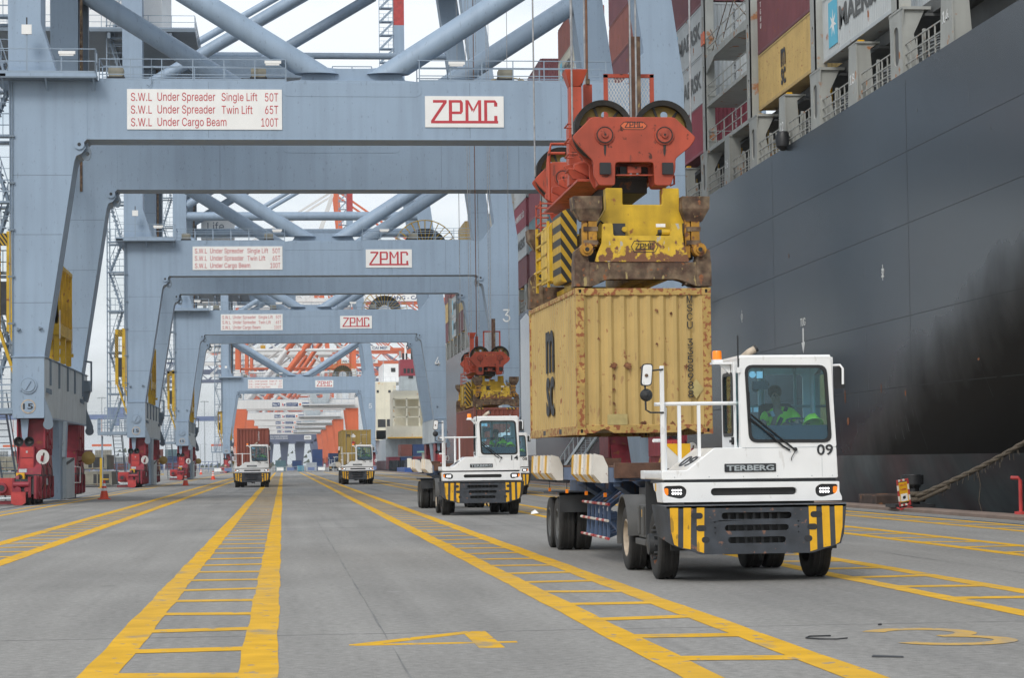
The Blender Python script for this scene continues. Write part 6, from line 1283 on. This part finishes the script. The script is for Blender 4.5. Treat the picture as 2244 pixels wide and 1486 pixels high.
# ---------------------------------------------------------------- red and white cranes farther along the same rails
def make_rw():
    C = thing('harbour_crane', 'x', 'gantry crane'); cx = 3.42; og, wh = M['rworange'], M['rwwhite']
    for y0 in (0, 19):
        for s_ in (-1, 1):
            X = lambda u: cx+s_*u
            q = MB().use(og); q.prism([(X(14.2), 2.0), (X(15.95), 2.0), (X(15.95), 16.0), (X(12.6), 16.0)], 'y', y0, y0+2); q.use(wh); q.prism([(X(13.9), 16.0), (X(15.95), 16.0), (X(15.5), 26), (X(14.3), 26)], 'y', y0, y0+2); q.use(og).prism([(X(14.3), 26), (X(15.5), 26), (X(15.3), 42), (X(14.4), 42)], 'y', y0, y0+2); q.build('portal_leg', C)
        MB().use(wh).box(cx-15.9, cx+15.9, y0-.1, y0+2.1, 15.9, 18.2).build('portal_beam', C)
        for k, (xa, za, xb, zb) in enumerate(((-9, 18.2, 1, 31), (1, 31, 9, 42), (-4.5, 18.2, 5.5, 31), (5.5, 31, 13, 42))):
            MB().use(wh if k in (0,) else og).tube((xa, y0+1, za), (xb, y0+1, zb), (.55 if k % 2 else .6), 12).build('brace_tube', C)
        q = MB().use(wh); q.box(cx-15, cx+15, y0+.2, y0+1.8, 42, 43.2); q.build('cross_beam', C)
    for s_ in (-1, 1):
        q = MB().use(og); x = cx+s_*15.1; q.box(x-.8, x+.8, 0, 21, 2.6, 4.2); q.use(M['red'])
        for y in (-1, 4, 15, 20): q.box(x-.5, x+.5, y, y+2.2, .1, 2.6)
        q.build('sill_beam', C)
    q = MB().use(wh); q.tube((cx-14.6, 1, 31), (cx+14.6, 1, 31), .4, 10); q.build('tie_tube', C); q = MB().use(og); q.tube((cx-14.6, 20, 27), (cx+14.6, 20, 27), .35, 10); q.build('tie_tube', C)
    for (xa, za, xb, zb, m_) in ((-11, 31.5, 3, 42, wh), (cx+13.5, 31.5, 3.8, 42, wh), (-11, 26, 2, 18.4, wh)): MB().use(m_).tube((xa, 20, za), (xb, 20, zb), .35, 10).build('brace_tube', C)
    q = MB().use(M['byel']); q.box(-7, -5.4, 6, 8, 38.6, 40); q.bar((-6.2, 7, 40), (-6.2, 7, 43.6), .12); q.build('trolley_hook', C)
    for xx in (-20, 30, 44): MB().use(M['bright_grey']).bar((xx, 9, 43.6), (xx, 9, 41), .9, .9).build('floodlight', C)
    q = MB().use(wh); q.box(cx+1.5, cx+15, -1.5, -.1, 16.7, 17.0); q.use(M['rail']); rail_run(q, [(cx-15, -.05, 18.2), (cx+15, -.05, 18.2)], 1.1, 2.0); rail_run(q, [(cx+1.5, -1.45, 17.0), (cx+15, -1.45, 17.0)], 1.1, 1.6); q.build('walkway', C)
    q = MB().use(M['bright_grey'])
    for k in range(30): a = 2*math.pi*k/30; q.bar((9.5+.9*math.cos(a), -.7, 19.4+.9*math.sin(a)), (9.5+3.1*math.cos(a), -.7, 19.4+3.1*math.sin(a)), .16)
    q.lathe([(1.0, -.2), (2.6, -.2), (2.6, .2), (1.0, .2)], (9.5, -.5, 19.4), 'y', 30, closed=True); q.build('cable_reel', C)
    q = MB().use(M['sign']).box(-.2, .75, -.16, -.1, 16.5, 17.4); q.box(4.0, 4.9, -.16, -.1, 16.5, 17.4); q.use(M['blue']); q.box(.95, 3.9, -.16, -.1, 16.5, 17.4); q.box(5.0, 6.75, -.16, -.1, 16.5, 17.4); q.use(og).prism(rrect(4.2, 4.7, 16.65, 17.25, .12), 'y', -.18, -.16); q.use(M['signred']).prism([(-.1, 16.6), (.3, 16.6), (.1, 17.3), (-.1, 17.3)], 'y', -.18, -.16); q.use(M['blue']).prism([(.35, 16.6), (.65, 16.6), (.65, 17.3), (.3, 17.0)], 'y', -.18, -.16)
    letters(q, 'TAN CANG', (1.1, -.165, 17.0), XP, ZP, 2.6, .28, .0, M['inkw']); letters(q, 'CAI MEP', (1.1, -.165, 16.6), XP, ZP, 2.2, .28, .0); letters(q, 'S.N.P', (5.2, -.165, 16.75), XP, ZP, 1.4, .45, .0); q.build('owner_sign', C)
    # trolley girder and boom, machinery house
    for y in (4, 15):
        q = MB().use(wh); q.box(-34, 22, y, y+1.4, 43.6, 44.6); q.use(og).box(22, 62, y, y+1.4, 43.6, 44.6)
        for k in range(12): q.use(wh if k < 7 else og).bar((-34+8*k, y+.7, 44.6), (-30+8*k, y+.7, 48.4), .35); q.bar((-30+8*k, y+.7, 48.4), (-26+8*k, y+.7, 44.6), .35)
        q.bar((-30, y+.7, 48.4), (58, y+.7, 48.4), .5); q.build('boom_girder', C)
    q = MB().use(M['sign']).box(22, 40, 3.9, 3.99, 43.7, 45.4); letters(q, 'TAN CANG - CAI MEP', (24, 3.88, 44.1), XP, ZP, 15, 1.0, .02, M['blue']); q.build('boom_sign', C)
    MB().use(wh).box(-27, -13, 4.5, 16, 45.6, 51).build('machinery_house', C)
    q = MB().use(og)
    for y in (4.5, 15.5): q.bar((17, y, 43), (14, y, 74), 1.4); q.use(wh).bar((4, y, 45), (14, y, 74), .9); q.use(og).bar((14, y, 73), (52, y, 46), .5); q.use(wh).bar((14, y, 73), (-26, y, 48), .5); q.use(og)
    q.build('apex_frame', C)
    q = MB().use(M['rail']); 
    for k in range(14): z = 4+k*2.6; q.box(-14.4, -12.6, 3, 6, z, z+.15); rail_run(q, [(-14.4, 3, z), (-12.6, 3, z)], 1.1, .9); q.bar((-14.3, 3, z), (-12.7, 3, z+2.6), .12, .3)
    for x in (-14.4, -12.6): q.bar((x, 3, 2), (x, 3, 42), .14)
    q.build('stair_tower', C)
    return C
rw = make_rw(); prw = rw
nums = []
for i, (y, s, lab) in enumerate(((588, 'No.7', 'red and white crane with No.7 on its white beam'), (733, 'No.6', 'red and white crane with No.6 on its white beam'), (847, 'No.5', 'red and white crane with No.5 on its white beam'), (957, 'No.4', 'fourth red and white crane in the far row'), (1085, 'No.3', 'farthest and smallest red and white crane'))):
    c = rw if i == 0 else copy_tree(prw); c.location = (0, y, 0); tag(c, lab, 'gantry crane', 'red and white cranes in the distance'); nums.append((c, s))
for c, s in nums:
    q = MB().use(M['blue']).box(-2.65, -.75, -.16, -.1, 16.45, 17.45); letters(q, s, (-2.5, -.165, 16.62), XP, ZP, 1.6, .62, .02, M['inkw']); q.build('number_sign', c)
# navy cranes at the end of the row
def navy(y, lab, x0=0, boomx=(-70, 70), sgn=True):
    C = thing('dock_crane', lab, 'gantry crane', (x0, y, 0), 'navy cranes at the far end'); n = M['navy']; cx = 3.42
    for y0 in (0, 20):
        for s_ in (-1, 1):
            X = lambda u: cx+s_*u
            q = MB().use(n); q.prism([(X(14.3), 0), (X(16), 0), (X(16), 50), (X(14), 50), (X(14), 15), (X(12.2), 13.4)][::1], 'y', y0, y0+2.2); q.build('portal_leg', C)
        q = MB().use(n); q.box(cx-14, cx+14, y0, y0+2.2, 13.4, 17); q.build('portal_beam', C)
        for s_ in (-1, 1): MB().use(n).bar((cx+s_*1.5, y0+1, 17), (cx+s_*14, y0+1, 34), 1.2).build('brace_tube', C)
    for k in range(3):
        x = -8+8.5*k; q = MB().use(n); q.prism([(x-1.2, 0), (x+1.4, 0), (x+2.6, 13.4), (x-2.2, 13.4)], 'y', 24, 26); q.build('inner_post', C)
    for yy in (4, 15):
        q = MB().use(n); q.box(boomx[0], boomx[1], yy, yy+2, 49.6, 51.2); q.box(boomx[0], boomx[1], yy, yy+1, 54.5, 55.2)
        k = boomx[0]
        while k < boomx[1]-5: q.bar((k, yy+.5, 51), (k+4, yy+.5, 54.6), .5); q.bar((k+4, yy+.5, 54.6), (k+8, yy+.5, 51), .5); k += 8
        q.build('boom_girder', C)
    if sgn:
        q = MB().use(M['sign']).box(11.0, 14.6, -.2, -.05, 14.2, 16.4); q.use(M['ink']); zpmc(q, (11.4, -.21, 14.8), XP, ZP, .85); letters(q, 'SWL UNDER SPREADER', (-6.5, -.05, 15.7), XP, ZP, 9, .6, .02, M['inkw']); letters(q, 'SWL UNDER BEAM', (-6.5, -.05, 14.6), XP, ZP, 9, .6, .02); q.build('load_sign', C)
    q = MB().use(n)
    for yy in (4.5, 15.5): q.bar((17, yy, 50), (15, yy, 84), 1.6); q.bar((15, yy, 83), (60, yy, 55), .6); q.bar((3, yy, 52), (15, yy, 84), 1.0); q.bar((15, yy, 83), (-30, yy, 55), .6)
    q.build('apex_frame', C)
navy(1190, 'navy crane with black and white maker sign closing the far row', boomx=(-60, 64)); navy(1330, 'navy crane behind the others, its long boom crossing the sky', boomx=(-75, 80), sgn=False)
# ---------------------------------------------------------------- second ship beyond the crane row
sh = thing('cargo_ship', 'cream and white ship superstructure with a red-topped funnel beyond the cranes', 'ship', (24, 520, 0)); cr = M['cream']
def S2(q, n, p=None): o = q.build(n, p or sh); o.location = (-24, -520, 0) if p is None else (0, 0, 0); return o
q = MB().use(cr); q.box(25.2, 48, 526, 540, 7.4, 18.1); q.box(23.6, 46, 518, 526, 7.2, 10.0)
for x in (25.2, 28.1, 31.0, 33.9, 36.8): q.box(x-.18, x+.18, 519.5, 520.2, 9.9, 16.4)
for z in (12.1, 14.3, 16.3): q.box(25.0, 40, 519.5, 520.2, z-.12, z+.12)
q.box(25, 40, 520, 526, 16.2, 18.1); S2(q, 'aft_bulkhead')
q = MB().use(M['white']); q.box(22.6, 27.5, 558, 590, 9.6, 21.5); q.box(24.5, 40, 560, 585, 21.5, 26); q.use(M['cream']).box(22.6, 27.5, 556, 558, 7.4, 21.4); q.box(22.4, 40, 556, 600, 7.2, 9.6); S2(q, 'accommodation')
q = MB().use(M['dark']); q.box(23.0, 24.9, 555.9, 556, 10.4, 12.3); q.box(25.2, 26.5, 555.9, 556, 10.4, 12.3); q.box(25.6, 26.2, 555.9, 556, 18.8, 19.4); q.box(22.8, 23.3, 555.9, 556, 18.8, 19.4); q.box(26.5, 27.6, 559.9, 560, 24, 25); S2(q, 'window')
f = MB().use(M['bright_grey']).box(27.2, 31.5, 528, 536, 18.1, 21.8).build('funnel', sh); f.location = (-24, -520, 0)
q = MB().use(M['funnel']).box(27.15, 31.55, 527.9, 536.1, 21.8, 25.6); q.use(M['dark']); [q.box(27.9+k*.85, 28.5+k*.85, 527.85, 527.9, 22.4, 23.5) for k in range(4)]; q.box(29, 30.1, 527.8, 527.9, 21.2, 21.8); q.build('funnel_top', f)
q = MB().use(M['black']); q.tube((30.4, 531, 25.6), (30.4, 531, 28.5), .62, 14); q.tube((28, 531, 25.6), (28, 531, 27.2), .25, 8); q.tube((28.8, 531, 25.6), (28.8, 531, 27.2), .2, 8); q.build('exhaust_stack', f)
q = MB().use(M['white']); q.bar((29.3, 545, 21), (29.3, 545, 36), .5); q.bar((26.5, 545, 31), (32, 545, 31), .25); q.use(M['bright_grey']); rail_run(q, [(25, 518.2, 18.1), (40, 518.2, 18.1)], 1.1, 2.2); rail_run(q, [(22.6, 556.2, 21.5), (27.5, 556.2, 21.5)], 1.1, 1.2); q.bar((24.5, 557, 21.5), (24.5, 557, 27), .14); q.use(M['byel']).box(23.6, 46, 517.8, 518, 7.2, 7.5); S2(q, 'mast')
q = MB().use(M['hull']).box(23.0, 47, 500, 640, -4, 2.2); q.use(M['bright_grey']).box(23.4, 46, 524, 640, 2.2, 7.2); S2(q, 'hull')
for i, (x, z, col, lab) in enumerate(((26.9, 3.1, 'brown', 'brown container under the cream bulkhead of the far ship'), (29.5, 3.1, 'blue', 'blue container next to the brown one under the far ship bulkhead'), (32.1, 3.1, 'teal', 'teal container at the end of the row under the far ship bulkhead'), (24.2, .4, 'cred', 'crimson container low beside the far ship'), (26.9, .4, 'blue', 'lower blue container with white marks beside the far ship'), (29.5, .4, 'cred', 'crimson container below the blue one at the far ship'))):
    t = container(lab, col, (x, 500+0*i, z), 12.19, 2.591, simple=True, group='containers on the deck of the far ship')
# tug beyond the bow of the big ship
tg = thing('tugboat', 'blue tugboat with tyre fenders and a green-roofed wheelhouse at the quay', 'tugboat', (26.5, 392, -1.2))
q = MB().use(M['tug']); q.prism([(-4, -1.5), (-3.6, 2.2), (3.6, 2.2), (4, -1.5)], 'y', -9, 9); q.build('hull', tg); q = MB().use(M['cream']).box(-2.6, 2.2, -4, 3, 2.2, 4.6); q.use(M['dark']); [q.box(-2.2+k*1.1, -1.5+k*1.1, -4.03, -4, 3.2, 4.2) for k in range(4)]; q.build('wheelhouse', tg); MB().use(M['grn']).box(-3.4, 3.0, -4.6, 3.6, 4.6, 4.85).build('roof', tg); q = MB().use(M['rubber'])
for x in (-3.4, -1.4, .6, 2.6): q.lathe([(.32, -.2), (.62, -.2), (.66, 0), (.62, .2), (.32, .2)], (x, -9.3, 1.7), 'y', 16, closed=True)
for y in (-7, -4, -1, 2, 5): q.lathe([(.32, -.2), (.62, -.2), (.66, 0), (.62, .2), (.32, .2)], (-4.0, y, 1.9), 'x', 16, closed=True)
q.build('tyre_fender', tg)
bg = thing('work_barge', 'cluttered blue work barge low beside the quay behind the tug', 'barge', (25, 430, -1.0)); q = MB().use(M['tug']).box(-3, 8, -14, 14, -2, 1.8); q.build('hull', bg)
for k in range(26):
    x, y = random.uniform(-2.6, 3.5), random.uniform(-13, 5); MB().use(random.choice([M['dark'], M['tug'], M['bright_grey'], M['rubber'], M['cream']])).box(x, x+random.uniform(.3, 1.0), y, y+1, 1.8, 1.8+random.uniform(.4, 1.8)).build('deck_box', bg)
# ---------------------------------------------------------------- far end of the quay: barrier, containers, cargo, yard cranes, lamps
T = thing('road_barrier', 'long white and blue barrier fence across the far end of the lanes', 'barrier', (0, 468, 0)); q = MB().use(M['pole'])
for k in range(34): x = -16+k*1.05; q.bar((x, 0, 0), (x, 0, 1.2), .08); 
for z in (1.15, .6): q.bar((-16, 0, z), (19, 0, z), .07)
for k in range(17): q.use(M['sign'] if k % 2 else M['yblue']).box(-16+k*2.1, -14.6+k*2.1, -.05, -.02, .35, 1.0) if k % 3 else None
q.build('barrier_rail', T)
T = thing('yard_fence', 'blue yard fence far left beyond the crane row', 'fence', (-40, 560, 0)); q = MB().use(M['yblue'])
for k in range(22): q.bar((-22+k*2.2, 0, 0), (-22+k*2.2, 0, 2.6), .16)
for z in (.8, 1.7, 2.5): q.bar((-22, 0, z), (24, 0, z), .12)
q.build('fence_rail', T)
far = [((-.6, 545, 0), 'teal', 'grey-green container standing at the far end of the lanes'), ((3.6, 600, 0), 'blue', 'blue container right of the grey-green one at the far end'), ((8.4, 560, 0), 'blue', 'lower dark blue container left of the tiny tractor'), ((8.4, 560, 2.6), 'blue', 'upper dark blue container left of the tiny tractor'), ((11.9, 534, 1.5), 'blue', 'dark blue container behind the tiny white tractor'), ((19.2, 560, 0), 'cred', 'crimson container on the quay right of tractor 07')]
for l, col, lab in far: container(lab, col, l, 12.19, 2.591, simple=True, group='containers at the far end of the quay', W=2.438)
q = MB().use(M['teal']); 
for (x, y, z, wv, hv, m, lab) in ((5.2, 520, 0, 2.4, 2.0, 'box', 'white wrapped cargo stack at the far end of the lanes'), (3.2, 530, 0, 1.6, 1.3, 'starb', 'pale blue cargo stack left of the white wrapped one')):
    q = MB().use(M[m]); 
    for i in range(2):
        for j in range(2): q.box(x+i*wv/2+.02, x+(i+1)*wv/2-.02, y, y+2, z+j*hv/2+.02, z+(j+1)*hv/2)
    q.use(M['dark']).box(x, x+wv, y-.02, y+2, z, z+.04); tag(q.build('cargo_stack'), lab, 'cargo', 'wrapped cargo at the far end')
yl = []
yc_ = ['brown', 'cred', 'gold', 'teal', 'maroon', 'mk', 'blue', 'mkl']
cw = {'brown': 'brown', 'cred': 'crimson', 'gold': 'gold', 'teal': 'teal', 'maroon': 'maroon', 'mk': 'grey', 'blue': 'blue', 'mkl': 'pale'}
for k in range(13):
    x = -112+k*6.4; n = 3 if k % 4 else 2
    for tr in range(n):
        col = yc_[(k*3+tr*5) % 8]; t = thing('shipping_container', '%s container at %s of the yard stack number %d from the left' % (cw[col], ('the bottom', 'the second tier', 'the top')[tr], k+1), 'container', (x, 860+(k % 3)*9, tr*2.6), 'containers in the far yard')
        q = MB().use(M[col]); corrug(q, -3.0, 3.0, .1, 2.5, lambda u, z, d: (u, d, z), .6, .1); q.box(-3.05, 3.05, .1, 2.4, 0, 2.58); q.build('wall_panels', t)
def rtg(x, y, lab):
    C = thing('yard_crane', lab, 'yard crane', (x, y, 0), 'blue yard cranes far left'); q = MB().use(M['yblue'])
    for xx in (-12, 12):
        for yy in (0, 7): q.box(xx-.9, xx+.9, yy, yy+1.2, 1.5, 19); 
        q.box(xx-.6, xx+.6, 0, 8, 1.0, 2.4); q.use(M['dark']); [q.disc((xx, yv, .7), .7, 'x', .6, 14) for yv in (0, 8)]; q.use(M['yblue'])
    q.build('legs', C); q = MB().use(M['yblue']); q.box(-14.5, 14.5, 0, 1.4, 19, 20.6); q.box(-14.5, 14.5, 7, 8.4, 19, 20.6); q.use(M['rail']); rail_run(q, [(-14.5, 0, 20.6), (14.5, 0, 20.6)], 1.1, 2.4); q.build('girder', C); q = MB().use(M['yblue']); q.box(2, 7.5, 1, 7, 20.8, 23.4); q.box(4, 6, 0, 2, 16.5, 19); q.build('trolley', C); q = MB().use(M['rworange']).box(-4, 3, 2, 5, 9, 9.8); q.bar((-.5, 3.5, 9.8), (-.5, 3.5, 19), .15); q.build('spreader', C)
rtg(-66, 850, 'blue yard crane between the first and second crane legs'); rtg(-97, 840, 'blue yard crane left of the nearest crane bogies'); rtg(-24, 900, 'blue yard crane behind the third crane bogies')
def lamp(x, y, h, lab, ring=True):
    C = thing('light_pole', lab, 'light pole', (x, y, 0), 'light poles behind the cranes'); q = MB().use(M['pole']); q.pipe([(0, 0, 0), (0, 0, h)], .32 if ring else .12, 12, .16 if ring else .07); q.build('pole', C); q = MB().use(M['pole'])
    if ring:
        q.lathe([(.9, h-.3), (1.1, h-.3), (1.1, h), (.9, h)], (0, 0, 0), 'z', 18, closed=True)
        for k in range(8): a = 2*math.pi*k/8; q.bar((0, 0, h-.15), (1.6*math.cos(a), 1.6*math.sin(a), h-.15), .12); q.box(1.6*math.cos(a)-.3, 1.6*math.cos(a)+.3, 1.6*math.sin(a)-.2, 1.6*math.sin(a)+.2, h-.5, h-.15)
    else: q.pipe([(-2, 0, h), (-1, 0, h+.15), (0, 0, h), (1, 0, h+.15), (2, 0, h)], .06, 6); q.box(-2.6, -1.6, -.15, .15, h-.1, h+.05); q.box(1.6, 2.6, -.15, .15, h-.1, h+.05)
    q.build('lamp_head', C)
lamp(-45.5, 526, 30, 'tall light pole with ring of lamps just right of the nearest crane'); lamp(-74, 950, 30, 'tall slender light pole left of the second crane'); lamp(-34.5, 1020, 30, 'tall light pole right of the third crane')
lamp(-36.5, 880, 11, 'short double-arm lamp, left of the tall pole right of the third crane', False); lamp(-33.2, 930, 10, 'short double-arm lamp by the tall pole right of the third crane', False); lamp(-40, 800, 11, 'short double-arm lamp close to the third crane stairs', False)
# far tree line, one mass
gm = mat('far_foliage', (.055, .075, .045), .9, var=.5, vs=.3)
q = MB().use(gm)
for k in range(900):
    x = random.uniform(-420, 420); y = 1450+random.uniform(0, 60); h_ = 7+4*math.sin(x*.05)+3*math.sin(x*.17); z = random.uniform(0, max(2, h_)); r = random.uniform(.8, 2.2); a = random.uniform(0, 3.1)
    q.add([(x-r*math.cos(a), y-r*math.sin(a), z-r*.5), (x+r*math.cos(a), y+r*math.sin(a), z-r*.4), (x+r*.6, y, z+r)], [(0, 1, 2)])
o = q.build('tree_line', smooth=3); tag(o, kind='stuff')
# ---------------------------------------------------------------- humid harbour air
hm_ = bpy.data.materials.new('humid_air'); hm_.use_nodes = True; t_ = hm_.node_tree; t_.nodes.clear()
pv = t_.nodes.new('ShaderNodeVolumePrincipled'); pv.inputs['Color'].default_value = (.93, .97, 1, 1); pv.inputs['Density'].default_value = .00013; pv.inputs['Anisotropy'].default_value = .2
oo = t_.nodes.new('ShaderNodeOutputMaterial'); t_.links.new(pv.outputs[0], oo.inputs['Volume'])
hz = MB().use(hm_).box(-3100, 6100, -120, 9100, -11, 96).build('haze'); hz['kind'] = 'stuff'
